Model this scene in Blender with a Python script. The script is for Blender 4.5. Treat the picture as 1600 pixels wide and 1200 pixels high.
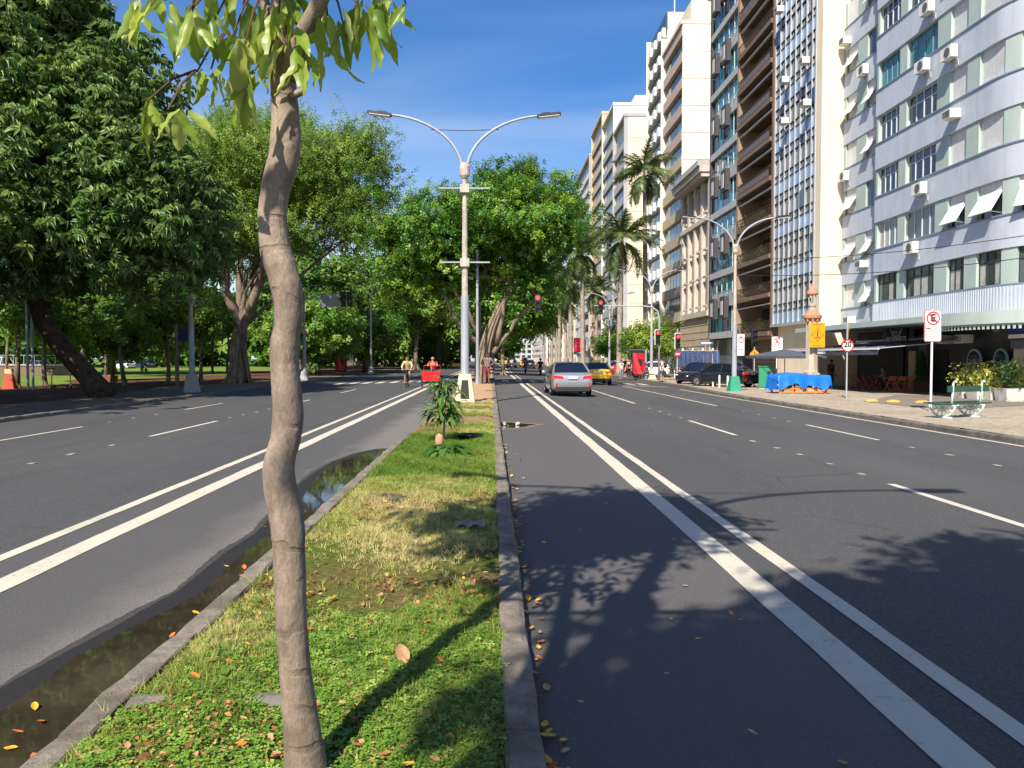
import bpy, math, random
import numpy as np
from mathutils import Vector, Matrix, Euler

# ---------------------------------------------------------------- camera, sky, sun, exposure
for o in list(bpy.data.objects):
    bpy.data.objects.remove(o)
SC = bpy.context.scene
COL = SC.collection
EYE = 1.6                                   # eye height above the carriageway at the median
PITCH, YAW = math.radians(-1.91), math.radians(-1.53)
cam_d = bpy.data.cameras.new('camera')
cam_d.sensor_width = 36.0
cam_d.lens = 27.0
cam_d.clip_start = 0.05
cam_d.clip_end = 6000.0
cam = bpy.data.objects.new('camera', cam_d)
cam.location = (0, 0, EYE)
cam.rotation_euler = (math.radians(90) + PITCH, 0, YAW)
COL.objects.link(cam)
SC.camera = cam

SUN_DIR = Vector((0.38, 0.95, -1.0)).normalized()      # the way the light travels
SUN_EL = math.asin(-SUN_DIR.z)
SUN_AZ = math.atan2(-SUN_DIR.x, -SUN_DIR.y)            # clockwise from +Y
world = bpy.data.worlds.new('World')
SC.world = world
world.use_nodes = True
wn, wl = world.node_tree.nodes, world.node_tree.links
bg = wn['Background']
sky = wn.new('ShaderNodeTexSky')
sky.sky_type = 'NISHITA'
sky.sun_disc = False
sky.sun_elevation = SUN_EL
sky.sun_rotation = SUN_AZ % (2 * math.pi)
sky.altitude = 0
sky.air_density = 1.0
sky.dust_density = 0.9
sky.ozone_density = 2.6
# thin high cloud, stretched sideways, over the whole sky
tc = wn.new('ShaderNodeTexCoord')
mp = wn.new('ShaderNodeMapping')
mp.inputs['Scale'].default_value = (1.2, 1.2, 5.5)
mp.inputs['Rotation'].default_value = (0.05, 0.12, 0.4)
mp.inputs['Location'].default_value = (0.3, 0.1, 0.25)
nz = wn.new('ShaderNodeTexNoise')
nz.inputs['Scale'].default_value = 1.6
nz.inputs['Detail'].default_value = 4
nz.inputs['Roughness'].default_value = 0.42
nz.inputs['Distortion'].default_value = 0.6
cr = wn.new('ShaderNodeValToRGB')
cr.color_ramp.elements[0].position = 0.32
cr.color_ramp.elements[0].color = (0, 0, 0, 1)
cr.color_ramp.elements[1].position = 0.74
cr.color_ramp.elements[1].color = (0.9, 0.9, 0.9, 1)
sat = wn.new('ShaderNodeHueSaturation')
sat.inputs['Saturation'].default_value = 1.45
sat.inputs['Hue'].default_value = 0.508
sat.inputs['Value'].default_value = 1.08
mx = wn.new('ShaderNodeMix')
mx.data_type = 'RGBA'
mx.inputs['B'].default_value = (7.6, 8.3, 9.4, 1)
wl.new(tc.outputs['Generated'], mp.inputs['Vector'])
wl.new(mp.outputs['Vector'], nz.inputs['Vector'])
wl.new(nz.outputs['Fac'], cr.inputs['Fac'])
sz = wn.new('ShaderNodeSeparateXYZ')
mr = wn.new('ShaderNodeMapRange')          # cloud thins out with height, all round the sky
mr.interpolation_type = 'SMOOTHSTEP'
for k, v in (('From Min', 0.06), ('From Max', 0.42), ('To Min', 1.0), ('To Max', 0.10)): mr.inputs[k].default_value = v
mm = wn.new('ShaderNodeMath')
mm.operation = 'MULTIPLY'
wl.new(tc.outputs['Generated'], sz.inputs[0])
wl.new(sz.outputs['Z'], mr.inputs['Value'])
wl.new(cr.outputs['Color'], mm.inputs[0])
wl.new(mr.outputs['Result'], mm.inputs[1])
wl.new(mm.outputs[0], mx.inputs['Factor'])
wl.new(sky.outputs['Color'], sat.inputs['Color'])
wl.new(sat.outputs['Color'], mx.inputs['A'])
wl.new(mx.outputs['Result'], bg.inputs['Color'])
bg.inputs['Strength'].default_value = 0.088

sun_d = bpy.data.lights.new('sun', 'SUN')
sun_d.energy = 5.0
sun_d.angle = math.radians(0.53)
sun_d.color = (1.0, 0.93, 0.82)
sun = bpy.data.objects.new('sun', sun_d)
sun.rotation_euler = SUN_DIR.to_track_quat('-Z', 'Y').to_euler()
sun.location = (-20, -40, 60)
COL.objects.link(sun)

SC.view_settings.view_transform = 'Standard'
SC.view_settings.look = 'None'
SC.view_settings.exposure = 0.7
SC.view_settings.gamma = 1.0
SC.view_settings.use_curve_mapping = False
SC.render.engine = 'CYCLES'
SC.cycles.use_denoising = True
SC.cycles.max_bounces = 8
SC.cycles.diffuse_bounces = 3
SC.cycles.glossy_bounces = 3
SC.cycles.transmission_bounces = 4
SC.cycles.transparent_max_bounces = 6
SC.cycles.sample_clamp_indirect = 6.0

# ---------------------------------------------------------------- measuring: photo pixel (1600 x 1200) to a place at a known depth
def ray(px, py):
    x, y, z = (px - 800) / 1200.0, 1.0, -(py - 600) / 1200.0
    c, s = math.cos(PITCH), math.sin(PITCH)
    y, z = c * y - s * z, s * y + c * z
    c, s = math.cos(YAW), math.sin(YAW)
    return c * x - s * y, s * x + c * y, z

def at(px, py, Y):
    r = ray(px, py)
    t = Y / r[1]
    return Vector((r[0] * t, Y, EYE + r[2] * t))

KR = 11.7      # kerb of the right pavement
KL = -13.4     # kerb of the park side
def gz(X):
    """height of the ground: cambered carriageways, raised pavements"""
    if X > KR: return -0.15 - 0.008 * (X - KR)
    if X > 2: return -0.03 * (X - 2)
    if -1.73 < X < 0.2: return 0.12
    if X > -4: return 0.0
    if X > KL: return 0.03 * (X + 4)
    return -0.15

def gr(px, py):
    r = ray(px, py)
    z = 0.0
    for i in range(50):
        t = (z - EYE) / r[2]
        z = 0.5 * z + 0.5 * gz(r[0] * t)
    t = (z - EYE) / r[2]
    return Vector((r[0] * t, r[1] * t, gz(r[0] * t)))

# ---------------------------------------------------------------- mesh helpers
R = random.Random(7)
def rr(a, b): return R.uniform(a, b)
def rad(d): return math.radians(d)

class MB:
    """collects faces, then becomes ONE mesh"""
    def __init__(s): s.v, s.f = [], []
    def add(s, vs, fs):
        n = len(s.v)
        s.v += [tuple(v) for v in vs]
        s.f += [tuple(n + i for i in f) for f in fs]
        return s
    def box(s, x0, x1, y0, y1, z0, z1):
        return s.add([(x0,y0,z0),(x1,y0,z0),(x1,y1,z0),(x0,y1,z0),(x0,y0,z1),(x1,y0,z1),(x1,y1,z1),(x0,y1,z1)],
                     [(0,3,2,1),(4,5,6,7),(0,1,5,4),(1,2,6,5),(2,3,7,6),(3,0,4,7)])
    def cbox(s, c, d, rz=0.0, rx=0.0, ry=0.0):
        m = Euler((rx, ry, rz)).to_matrix()
        vs = []
        for k in (-.5, .5):
            for i, j in ((-.5,-.5),(.5,-.5),(.5,.5),(-.5,.5)):
                vs.append(Vector(c) + m @ Vector((i*d[0], j*d[1], k*d[2])))
        return s.add(vs, [(0,3,2,1),(4,5,6,7),(0,1,5,4),(1,2,6,5),(2,3,7,6),(3,0,4,7)])
    def prism(s, poly, z0, z1):
        n = len(poly)
        return s.add([(x, y, z0) for x, y in poly] + [(x, y, z1) for x, y in poly],
                     [tuple(range(n))[::-1], tuple(range(n, 2*n))] + [(i, (i+1) % n, n + (i+1) % n, n + i) for i in range(n)])
    def tube(s, pts, radii, n=8, caps=True, squash=None):
        pts = [Vector(p) for p in pts]
        if not hasattr(radii, '__len__'): radii = [radii] * len(pts)
        t0 = (pts[1] - pts[0]).normalized()
        ref = Vector((1, 0, 0)) if abs(t0.x) < 0.9 else Vector((0, 1, 0))
        u = t0.cross(ref).normalized()
        vs, fs = [], []
        for i, p in enumerate(pts):
            a, b = pts[max(i-1, 0)], pts[min(i+1, len(pts)-1)]
            t = (b - a).normalized()
            u = (u - t * u.dot(t)).normalized()
            w = t.cross(u)
            for k in range(n):
                an = 2 * math.pi * k / n
                vs.append(p + (u * math.cos(an) + w * math.sin(an)) * radii[i])
        for i in range(len(pts) - 1):
            for k in range(n):
                fs.append((i*n + k, i*n + (k+1) % n, (i+1)*n + (k+1) % n, (i+1)*n + k))
        if caps:
            fs.append(tuple(range(n))[::-1])
            fs.append(tuple((len(pts)-1)*n + k for k in range(n)))
        return s.add(vs, fs)
    def lathe(s, prof, n=16, c=(0, 0)):
        vs, fs = [], []
        for r, z in prof:
            for k in range(n):
                an = 2*math.pi*k/n
                vs.append((c[0] + r*math.cos(an), c[1] + r*math.sin(an), z))
        for i in range(len(prof)-1):
            for k in range(n):
                fs.append((i*n+k, i*n+(k+1) % n, (i+1)*n+(k+1) % n, (i+1)*n+k))
        fs.append(tuple(range(n))[::-1])
        fs.append(tuple((len(prof)-1)*n+k for k in range(n)))
        return s.add(vs, fs)
    def disc(s, c, r, axis='y', d=0.01, n=20):
        vs = []
        for e in (-d/2, d/2):
            for k in range(n):
                an = 2*math.pi*k/n
                a, b = r*math.cos(an), r*math.sin(an)
                vs.append({'y': (c[0]+a, c[1]+e, c[2]+b), 'x': (c[0]+e, c[1]+a, c[2]+b), 'z': (c[0]+a, c[1]+b, c[2]+e)}[axis])
        return s.add(vs, [tuple(range(n))[::-1], tuple(range(n, 2*n))] + [(k, (k+1) % n, n+(k+1) % n, n+k) for k in range(n)])
    def torus(s, c, r, t, axis='x', n=20, m=6):
        vs, fs = [], []
        for k in range(n):
            an = 2*math.pi*k/n
            for j in range(m):
                b = 2*math.pi*j/m
                q = r + t*math.cos(b)
                A, B, D = q*math.cos(an), q*math.sin(an), t*math.sin(b)
                vs.append({'x': (c[0]+D, c[1]+A, c[2]+B), 'y': (c[0]+A, c[1]+D, c[2]+B), 'z': (c[0]+A, c[1]+B, c[2]+D)}[axis])
        for k in range(n):
            for j in range(m):
                fs.append((k*m+j, k*m+(j+1) % m, ((k+1) % n)*m+(j+1) % m, ((k+1) % n)*m+j))
        return s.add(vs, fs)
    def ball(s, c, r, n=10, m=7):
        if not hasattr(r, '__len__'): r = (r, r, r)
        vs, fs = [(c[0], c[1], c[2]-r[2])], []
        for i in range(1, m):
            th = math.pi*i/m - math.pi/2
            for k in range(n):
                an = 2*math.pi*k/n
                vs.append((c[0]+r[0]*math.cos(th)*math.cos(an), c[1]+r[1]*math.cos(th)*math.sin(an), c[2]+r[2]*math.sin(th)))
        vs.append((c[0], c[1], c[2]+r[2]))
        for k in range(n):
            fs.append((0, 1+(k+1) % n, 1+k))
            fs.append((len(vs)-1, 1+(m-2)*n+k, 1+(m-2)*n+(k+1) % n))
        for i in range(m-2):
            for k in range(n):
                fs.append((1+i*n+k, 1+i*n+(k+1) % n, 1+(i+1)*n+(k+1) % n, 1+(i+1)*n+k))
        return s.add(vs, fs)
    def grid(s, fn, nu, nv):
        vs = [fn(i/nu, j/nv) for j in range(nv+1) for i in range(nu+1)]
        fs = [(j*(nu+1)+i, j*(nu+1)+i+1, (j+1)*(nu+1)+i+1, (j+1)*(nu+1)+i) for j in range(nv) for i in range(nu)]
        return s.add(vs, fs)
    def mesh(s, name='mesh', mat=None, smooth=False):
        me = bpy.data.meshes.new(name)
        me.from_pydata(s.v, [], s.f)
        if mat: me.materials.append(mat)
        if smooth: me.polygons.foreach_set('use_smooth', [True]*len(me.polygons))
        me.update()
        return me
    def build(s, name, mat, parent=None, smooth=False, loc=(0, 0, 0), rot=(0, 0, 0)):
        return link(name, s.mesh(name, mat, smooth), parent, loc, rot)

def link(name, me, parent=None, loc=(0, 0, 0), rot=(0, 0, 0), scale=(1, 1, 1)):
    o = bpy.data.objects.new(name, me)
    COL.objects.link(o)
    o.location, o.rotation_euler, o.scale = loc, rot, scale
    if parent: o.parent = parent
    return o

def tag(o, label=None, cat=None, group=None, kind=None):
    if label: o['label'] = label
    if cat: o['category'] = cat
    if group: o['group'] = group
    if kind: o['kind'] = kind
    return o

def thing(name, label, cat, loc=(0, 0, 0), rz=0.0, group=None):
    o = link(name, None, None, loc, (0, 0, rz))
    o.empty_display_size = 0.2
    return tag(o, label, cat, group)

CUBES = {}
def unit_cube(mat):
    if mat.name not in CUBES:
        CUBES[mat.name] = MB().box(-.5, .5, -.5, .5, -.5, .5).mesh('block', mat)
    return CUBES[mat.name]

def block(name, x0, x1, y0, y1, z0, z1, mat, parent=None, rot=(0, 0, 0)):
    """one box as an object of its own; alike boxes share their mesh"""
    return link(name, unit_cube(mat), parent, ((x0+x1)/2, (y0+y1)/2, (z0+z1)/2), rot, (abs(x1-x0), abs(y1-y0), abs(z1-z0)))

def copy_tree(o, parent=None, **kw):
    c = o.copy()
    COL.objects.link(c)
    c.parent = parent
    for ch in [x for x in bpy.data.objects if x.parent == o]:
        copy_tree(ch, c)
    for k, v in kw.items(): c[k] = v
    return c

def np_mesh(name, verts, faces, mat, tint=None, smooth=False):
    """fast mesh of equal faces (N x 3 or N x 4)"""
    me = bpy.data.meshes.new(name)
    nv, nf, k = len(verts), len(faces), faces.shape[1]
    me.vertices.add(nv)
    me.vertices.foreach_set('co', np.asarray(verts, np.float32).ravel())
    me.loops.add(nf*k)
    me.loops.foreach_set('vertex_index', np.asarray(faces, np.int32).ravel())
    me.polygons.add(nf)
    me.polygons.foreach_set('loop_start', np.arange(0, nf*k, k, dtype=np.int32))
    if smooth: me.polygons.foreach_set('use_smooth', np.ones(nf, bool))
    if tint is not None:
        a = me.attributes.new('tint', 'FLOAT', 'POINT')
        a.data.foreach_set('value', np.asarray(tint, np.float32))
    me.materials.append(mat)
    me.update(calc_edges=True)
    me.validate()
    return me

def scatter(tv, tf, pos, frames, scale, tint, ttint=None):
    """copies of a template (V x 3, F x k) at pos (N x 3) turned by frames (N x 3 x 3, columns = axes)"""
    tv = np.asarray(tv, np.float32); tf = np.asarray(tf, np.int32)
    N, V = len(pos), len(tv)
    scale = np.asarray(scale, np.float32)
    if scale.ndim == 1: scale = scale[:, None]
    v = np.einsum('nij,vj->nvi', frames, tv) * scale[:, None, :] + pos[:, None, :]
    f = tf[None] + (np.arange(N) * V)[:, None, None]
    t = np.repeat(np.asarray(tint, np.float32), V)
    if ttint is not None: t = t + np.tile(ttint, N)
    return v.reshape(-1, 3), f.reshape(-1, tf.shape[1]), t

def frames_from(z, rng, spin=True):
    """frames whose third axis is z (N x 3), turned at random about it"""
    z = z / np.linalg.norm(z, axis=1, keepdims=True)
    a = rng.normal(size=z.shape)
    x = np.cross(a, z); x /= np.linalg.norm(x, axis=1, keepdims=True)
    y = np.cross(z, x)
    return np.stack([x, y, z], axis=2)

# ---------------------------------------------------------------- materials
MATS = {}
def lin(c):
    """sRGB 0-255 to linear"""
    return tuple((x/255/12.92) if x/255 <= 0.04045 else ((x/255+0.055)/1.055)**2.4 for x in c) + (1.0,)

class NT:
    def __init__(s, name):
        s.m = bpy.data.materials.new(name)
        s.m.use_nodes = True
        s.n, s.l = s.m.node_tree.nodes, s.m.node_tree.links
        s.b = s.n['Principled BSDF']
        s.out = s.n['Material Output']
        s.coord = None
    def new(s, t, **kw):
        n = s.n.new(t)
        for k, v in kw.items():
            if k in n.inputs.keys(): s.put(n.inputs[k], v)
            else: setattr(n, k, v)
        return n
    def put(s, sock, v):
        if isinstance(v, bpy.types.NodeSocket): s.l.new(v, sock)
        else: sock.default_value = v
    def obj(s):
        if not s.coord: s.coord = s.new('ShaderNodeTexCoord')
        return s.coord.outputs['Object']
    def pos(s):
        return s.new('ShaderNodeNewGeometry').outputs['Position']
    def noise(s, scale, detail=4, rough=0.55, vec=None, dist=0.0, sc3=None):
        v = vec or s.obj()
        if sc3:
            v = s.new('ShaderNodeMapping', Vector=v, Scale=sc3).outputs['Vector']
        return s.new('ShaderNodeTexNoise', Vector=v, Scale=scale, Detail=detail, Roughness=rough, Distortion=dist).outputs['Fac']
    def ramp(s, fac, *stops):
        r = s.new('ShaderNodeValToRGB', Fac=fac)
        e = r.color_ramp.elements
        while len(e) < len(stops): e.new(0.5)
        for el, (p, c) in zip(e, stops):
            el.position = p
            el.color = c if hasattr(c, '__len__') else (c, c, c, 1)
        return r.outputs['Color']
    def mix(s, fac, a, b, mode='MIX'):
        n = s.new('ShaderNodeMix', data_type='RGBA', blend_type=mode)
        s.put(n.inputs['Factor'], fac); s.put(n.inputs['A'], a); s.put(n.inputs['B'], b)
        return n.outputs['Result']
    def math(s, op, a, b=0.0, clamp=False):
        n = s.new('ShaderNodeMath', operation=op, use_clamp=clamp)
        s.put(n.inputs[0], a); s.put(n.inputs[1], b)
        return n.outputs[0]
    def bump(s, h, strength=0.3, dist=0.02):
        n = s.new('ShaderNodeBump', Height=h, Strength=strength, Distance=dist)
        s.l.new(n.outputs['Normal'], s.b.inputs['Normal'])
    def set(s, **kw):
        names = dict(color='Base Color', rough='Roughness', metal='Metallic', spec='Specular IOR Level', coat='Coat Weight', emit='Emission Color', estr='Emission Strength')
        for k, v in kw.items(): s.put(s.b.inputs[names[k]], v)
        return s

def mat(name, col, rough=0.6, metal=0.0, var=0.12, vscale=3.0, spec=0.5, coat=0.0, bump=0.0, bscale=60.0, dirt=0.0, emit=0.0):
    """a plain material: a colour with uneven tone, some grime and fine relief"""
    if name in MATS: return MATS[name]
    t = NT(name)
    c = lin(col) if max(col) > 1 else tuple(col) + (1.0,)
    n = t.noise(vscale, 5, 0.6, vec=t.pos())
    lo = tuple(x*(1-var) for x in c[:3]) + (1,); hi = tuple(min(1, x*(1+var)) for x in c[:3]) + (1,)
    colr = t.ramp(n, (0.3, lo), (0.7, hi))
    if dirt:
        g = t.noise(1.3, 6, 0.7, vec=t.pos(), sc3=(1, 1, 0.35))
        g2 = t.noise(2.6, 5, 0.7, vec=t.pos(), sc3=(1, 1, 0.08))
        colr = t.mix(t.math('MULTIPLY', t.ramp(g2, (0.5, 0.0), (0.72, 1.0)), min(1, dirt*1.6)), colr, (c[0]*0.55, c[1]*0.53, c[2]*0.5, 1))
        colr = t.mix(t.ramp(g, (0.48, 0.0), (0.75, dirt)), colr, (c[0]*0.45, c[1]*0.42, c[2]*0.38, 1))
    t.set(color=colr, rough=rough, metal=metal, spec=spec, coat=coat)
    if bump: t.bump(t.noise(bscale, 4, 0.6, vec=t.pos()), bump, 0.01)
    if emit: t.set(emit=c, estr=emit)
    MATS[name] = t.m
    return t.m

def leaf_mat(name, dark, mid, light, rough=0.45, trans=0.35, spec=0.4, tcol=None):
    """leaves: tone from each leaf's own 'tint', partly see-through to light"""
    if name in MATS: return MATS[name]
    t = NT(name)
    a = t.new('ShaderNodeAttribute', attribute_name='tint')
    n = t.noise(0.45, 3, 0.5, vec=t.pos())
    f = t.math('ADD', a.outputs['Fac'], t.math('MULTIPLY', t.math('SUBTRACT', n, 0.5), 0.5))
    c = t.ramp(f, (0.0, lin(dark)), (0.5, lin(mid)), (1.0, lin(light)))
    t.set(color=c, rough=rough, spec=spec)
    tr = t.new('ShaderNodeBsdfTranslucent', Color=t.mix(0.5, c, lin(tcol or light)))
    ms = t.new('ShaderNodeMixShader', Fac=trans)
    t.l.new(t.b.outputs[0], ms.inputs[1]); t.l.new(tr.outputs[0], ms.inputs[2])
    t.l.new(ms.outputs[0], t.out.inputs['Surface'])
    MATS[name] = t.m
    return t.m

def bark_mat(name, dark, light, scale=6.0, stretch=0.25, strength=0.5, rings=0.0, dist=0.03):
    if name in MATS: return MATS[name]
    t = NT(name)
    n = t.noise(scale, 7, 0.65, vec=t.pos(), sc3=(1, 1, stretch))
    big = t.noise(1.6, 4, 0.6, vec=t.pos())
    c = t.ramp(t.math('ADD', t.math('MULTIPLY', n, 0.6), t.math('MULTIPLY', big, 0.4)), (0.36, lin(dark)), (0.64, lin(light)))
    fine = t.noise(scale*9, 4, 0.7, vec=t.pos(), sc3=(1, 1, 0.5))
    c = t.mix(t.ramp(fine, (0.35, 0.35), (0.6, 0.0)), c, lin(tuple(x*0.6 for x in dark)))
    h = t.math('ADD', n, t.math('MULTIPLY', fine, 0.35))
    if rings:
        w = t.new('ShaderNodeTexWave', Vector=t.pos(), Scale=rings, Distortion=6.0, Detail=3, wave_type='BANDS', bands_direction='Z')
        w.inputs['Detail Scale'].default_value = 2.0
        line = t.ramp(w.outputs['Fac'], (0.86, 0.0), (0.97, 1.0))
        line = t.math('MULTIPLY', line, t.ramp(t.noise(3.0, 2, vec=t.pos()), (0.45, 0.0), (0.6, 1.0)))
        c = t.mix(t.math('MULTIPLY', line, 0.3), c, lin(tuple(x*0.7 for x in dark)))
        h = t.math('SUBTRACT', h, t.math('MULTIPLY', line, 0.5))
    t.set(color=c, rough=0.85, spec=0.2)
    t.bump(h, strength, dist)
    MATS[name] = t.m
    return t.m

def asphalt(name, base, stain):
    t = NT(name)
    P = t.pos()
    sep = t.new('ShaderNodeSeparateXYZ', Vector=P)
    grain = t.noise(140, 3, 0.8, vec=P)
    agg = t.new('ShaderNodeTexVoronoi', Vector=P, Scale=95).outputs['Color']
    aggv = t.new('ShaderNodeSeparateColor', Color=agg).outputs[0]
    patch = t.noise(0.35, 5, 0.6, vec=P, sc3=(1, 0.35, 1))
    c = t.ramp(patch, (0.3, (base*0.84, base*0.80, base*0.80, 1)), (0.7, (base*1.22, base*1.17, base*1.15, 1)))
    c = t.mix(t.math('MULTIPLY', t.ramp(aggv, (0.55, 0.0), (1.0, 1.0)), 0.5), c, (base*2.6, base*2.5, base*2.4, 1))
    c = t.mix(t.math('MULTIPLY', t.ramp(grain, (0.3, 1.0), (0.55, 0.0)), 0.6), c, (base*0.35, base*0.35, base*0.37, 1))
    mid = t.noise(38, 4, 0.7, vec=P)
    c = t.mix(t.ramp(mid, (0.44, 0.0), (0.64, 0.3)), c, (base*1.6, base*1.68, base*1.62, 1))
    c = t.mix(t.ramp(mid, (0.34, 0.5), (0.46, 0.0)), c, (base*0.45, base*0.44, base*0.44, 1))
    # faint wheel tracks worn along each lane, and light dust
    tr = t.noise(0.9, 3, 0.5, vec=P, sc3=(1, 0.02, 1))
    c = t.mix(t.ramp(tr, (0.5, 0.0), (0.7, 0.25)), c, (base*1.5, base*1.45, base*1.4, 1))
    spots = t.noise(2.2, 6, 0.75, vec=P)
    c = t.mix(t.ramp(spots, (0.62, 0.0), (0.72, 0.35)), c, (base*0.5, base*0.5, base*0.5, 1))
    oil = t.noise(1.0, 5, 0.65, vec=P, sc3=(1.0, 0.12, 1))
    c = t.mix(t.ramp(oil, (0.58, 0.0), (0.72, 0.5)), c, (base*0.55, base*0.53, base*0.52, 1))
    crk = t.new('ShaderNodeTexVoronoi', Vector=t.mix(0.06, P, t.new('ShaderNodeTexNoise', Vector=P, Scale=2.5, Detail=4).outputs['Color'], 'ADD'), Scale=0.22, feature='DISTANCE_TO_EDGE').outputs['Distance']
    crm = t.math('MULTIPLY', t.ramp(crk, (0.0, 1.0), (0.0035, 0.0)), t.ramp(t.noise(0.3, 2, 0.5, vec=P), (0.5, 0.0), (0.6, 0.7)))
    c = t.mix(crm, c, (base*0.3, base*0.3, base*0.3, 1))
    # dusty bicycle lanes either side of the median (pale grit lies there)
    if stain == 'left':
        # bicycle lane: browner, older surface; sand thrown up beside the gutter
        x = t.math('ADD', sep.outputs['X'], t.math('MULTIPLY', t.math('SUBTRACT', t.noise(0.8, 5, 0.6, vec=P), 0.5), 0.9))
        old = t.new('ShaderNodeMapRange', Value=sep.outputs['X'])
        for k, v in (('From Min', -4.05), ('From Max', -3.95)): old.inputs[k].default_value = v
        c = t.mix(t.math('MULTIPLY', old.outputs['Result'], 0.5), c, t.mix(t.ramp(grain, (0.36, 0.0), (0.64, 1.0)), (0.042, 0.040, 0.039, 1), (0.15, 0.142, 0.136, 1)))
        sand = t.new('ShaderNodeMapRange', Value=x)
        for k, v in (('From Min', -2.65), ('From Max', -2.2)): sand.inputs[k].default_value = v
        c = t.mix(t.math('MULTIPLY', sand.outputs['Result'], t.ramp(t.noise(55, 4, 0.75, vec=P), (0.36, 0.15), (0.6, 0.75))), c, t.mix(t.ramp(grain, (0.36, 0.0), (0.64, 1.0)), (0.15, 0.132, 0.112, 1), (0.34, 0.305, 0.262, 1)))
    if stain == 'right':
        old = t.new('ShaderNodeMapRange', Value=sep.outputs['X'])
        for k, v in (('From Min', 1.95), ('From Max', 1.85)): old.inputs[k].default_value = v
        c = t.mix(t.math('MULTIPLY', old.outputs['Result'], 0.45), c, t.mix(grain, (0.085, 0.075, 0.072, 1), (0.17, 0.155, 0.15, 1)))
    t.set(color=c, rough=t.ramp(patch, (0.3, 0.75), (0.7, 0.88)), spec=0.35)
    t.bump(t.math('ADD', grain, t.math('MULTIPLY', aggv, 0.6)), 0.5, 0.006)
    return t.m

def ground_mat(name, stops, scale, bump=0.5, extra=None):
    t = NT(name)
    P = t.pos()
    n = t.math('ADD', t.math('MULTIPLY', t.noise(scale, 7, 0.65, vec=P), 0.6), t.math('MULTIPLY', t.noise(scale*14, 4, 0.7, vec=P), 0.4))
    c = t.ramp(n, *[(p, lin(q)) for p, q in stops])
    t.set(color=c, rough=0.92, spec=0.15)
    t.bump(n, bump, 0.03)
    return t.m

def paint_mat(name, col, wear=0.35):
    t = NT(name)
    P = t.pos()
    n = t.noise(26, 5, 0.75, vec=P)
    big = t.noise(1.1, 4, 0.6, vec=P)
    w = t.math('ADD', t.math('MULTIPLY', n, 0.5), t.math('ADD', t.math('MULTIPLY', big, 0.25), t.math('MULTIPLY', t.noise(7, 5, 0.7, vec=P), 0.3)))
    c = t.mix(t.ramp(w, (0.555, 0.0), (0.64, wear)), lin(col), (0.16, 0.155, 0.145, 1))
    c = t.mix(t.ramp(big, (0.4, 0.0), (0.7, 0.22)), c, (0.40, 0.37, 0.31, 1))
    t.set(color=c, rough=0.7, spec=0.3)
    t.bump(n, 0.3, 0.004)
    return t.m

def glass_mat(name, col, rough=0.06, var=0.35):
    """window glass seen from outside by day: dark rooms behind a mirror-like pane, uneven from pane to pane"""
    if name in MATS: return MATS[name]
    t = NT(name)
    oi = t.new('ShaderNodeObjectInfo')
    c = lin(col)
    lo = tuple(x*(1-var) for x in c[:3]) + (1,); hi = tuple(min(1, x*(1+var)) for x in c[:3]) + (1,)
    t.set(color=t.ramp(oi.outputs['Random'], (0.0, lo), (1.0, hi)), rough=rough, spec=0.9)
    n = t.noise(1.1, 2, 0.5, vec=t.pos())
    t.bump(n, 0.08, 0.05)
    MATS[name] = t.m
    return t.m

# ---------------------------------------------------------------- the setting
rng = np.random.default_rng(11)
M_ASPH_R = asphalt('asphalt_right', 0.064, 'right')
M_ASPH_L = asphalt('asphalt_left', 0.062, 'left')
M_PAINT = paint_mat('road_paint', (198, 189, 170), 0.6)
M_PAINT2 = paint_mat('worn_paint', (206, 194, 170), 0.8)
M_EARTH = ground_mat('earth', [(0.3, (92, 76, 58)), (0.7, (140, 118, 92))], 0.3)
M_SOIL = ground_mat('median_soil', [(0.25, (70, 62, 34)), (0.5, (118, 98, 62)), (0.75, (150, 122, 88))], 1.2)
M_BARE = ground_mat('bare_earth', [(0.25, (140, 112, 86)), (0.75, (184, 152, 122))], 2.0)
M_LAWN = ground_mat('lawn', [(0.25, (70, 92, 36)), (0.5, (104, 124, 48)), (0.75, (142, 140, 72))], 0.25, 0.8)
M_MULCH = ground_mat('mulch', [(0.25, (52, 36, 26)), (0.5, (92, 62, 44)), (0.75, (134, 98, 70))], 0.6, 0.8)
M_PATH = ground_mat('park_path', [(0.25, (88, 78, 66)), (0.75, (128, 114, 98))], 0.7, 0.4)
M_KERB = mat('kerb_stone', (124, 114, 102), 0.92, var=0.4, vscale=9, bump=0.9, bscale=55, dirt=0.8)
M_KERB2 = mat('kerb_granite', (112, 106, 98), 0.9, var=0.3, vscale=5, bump=0.6, bscale=60, dirt=0.6)

def pavement_mat():
    t = NT('pavement_stone')
    P = t.pos()
    v = t.new('ShaderNodeTexVoronoi', Vector=P, Scale=9.0)
    e = t.new('ShaderNodeTexVoronoi', Vector=P, Scale=9.0, feature='DISTANCE_TO_EDGE')
    one = t.new('ShaderNodeSeparateColor', Color=v.outputs['Color']).outputs[0]
    c = t.mix(one, lin((150, 136, 118)), lin((184, 170, 150)))
    big = t.noise(0.5, 6, 0.65, vec=P)
    c = t.mix(t.ramp(big, (0.4, 0.0), (0.7, 0.6)), c, lin((132, 118, 100)))
    c = t.mix(t.ramp(e.outputs['Distance'], (0.0, 0.6), (0.06, 0.0)), c, lin((96, 84, 70)))
    t.set(color=c, rough=0.85, spec=0.25)
    t.bump(e.outputs['Distance'], 0.3, 0.02)
    return t.m
M_PAVE = pavement_mat()

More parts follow.
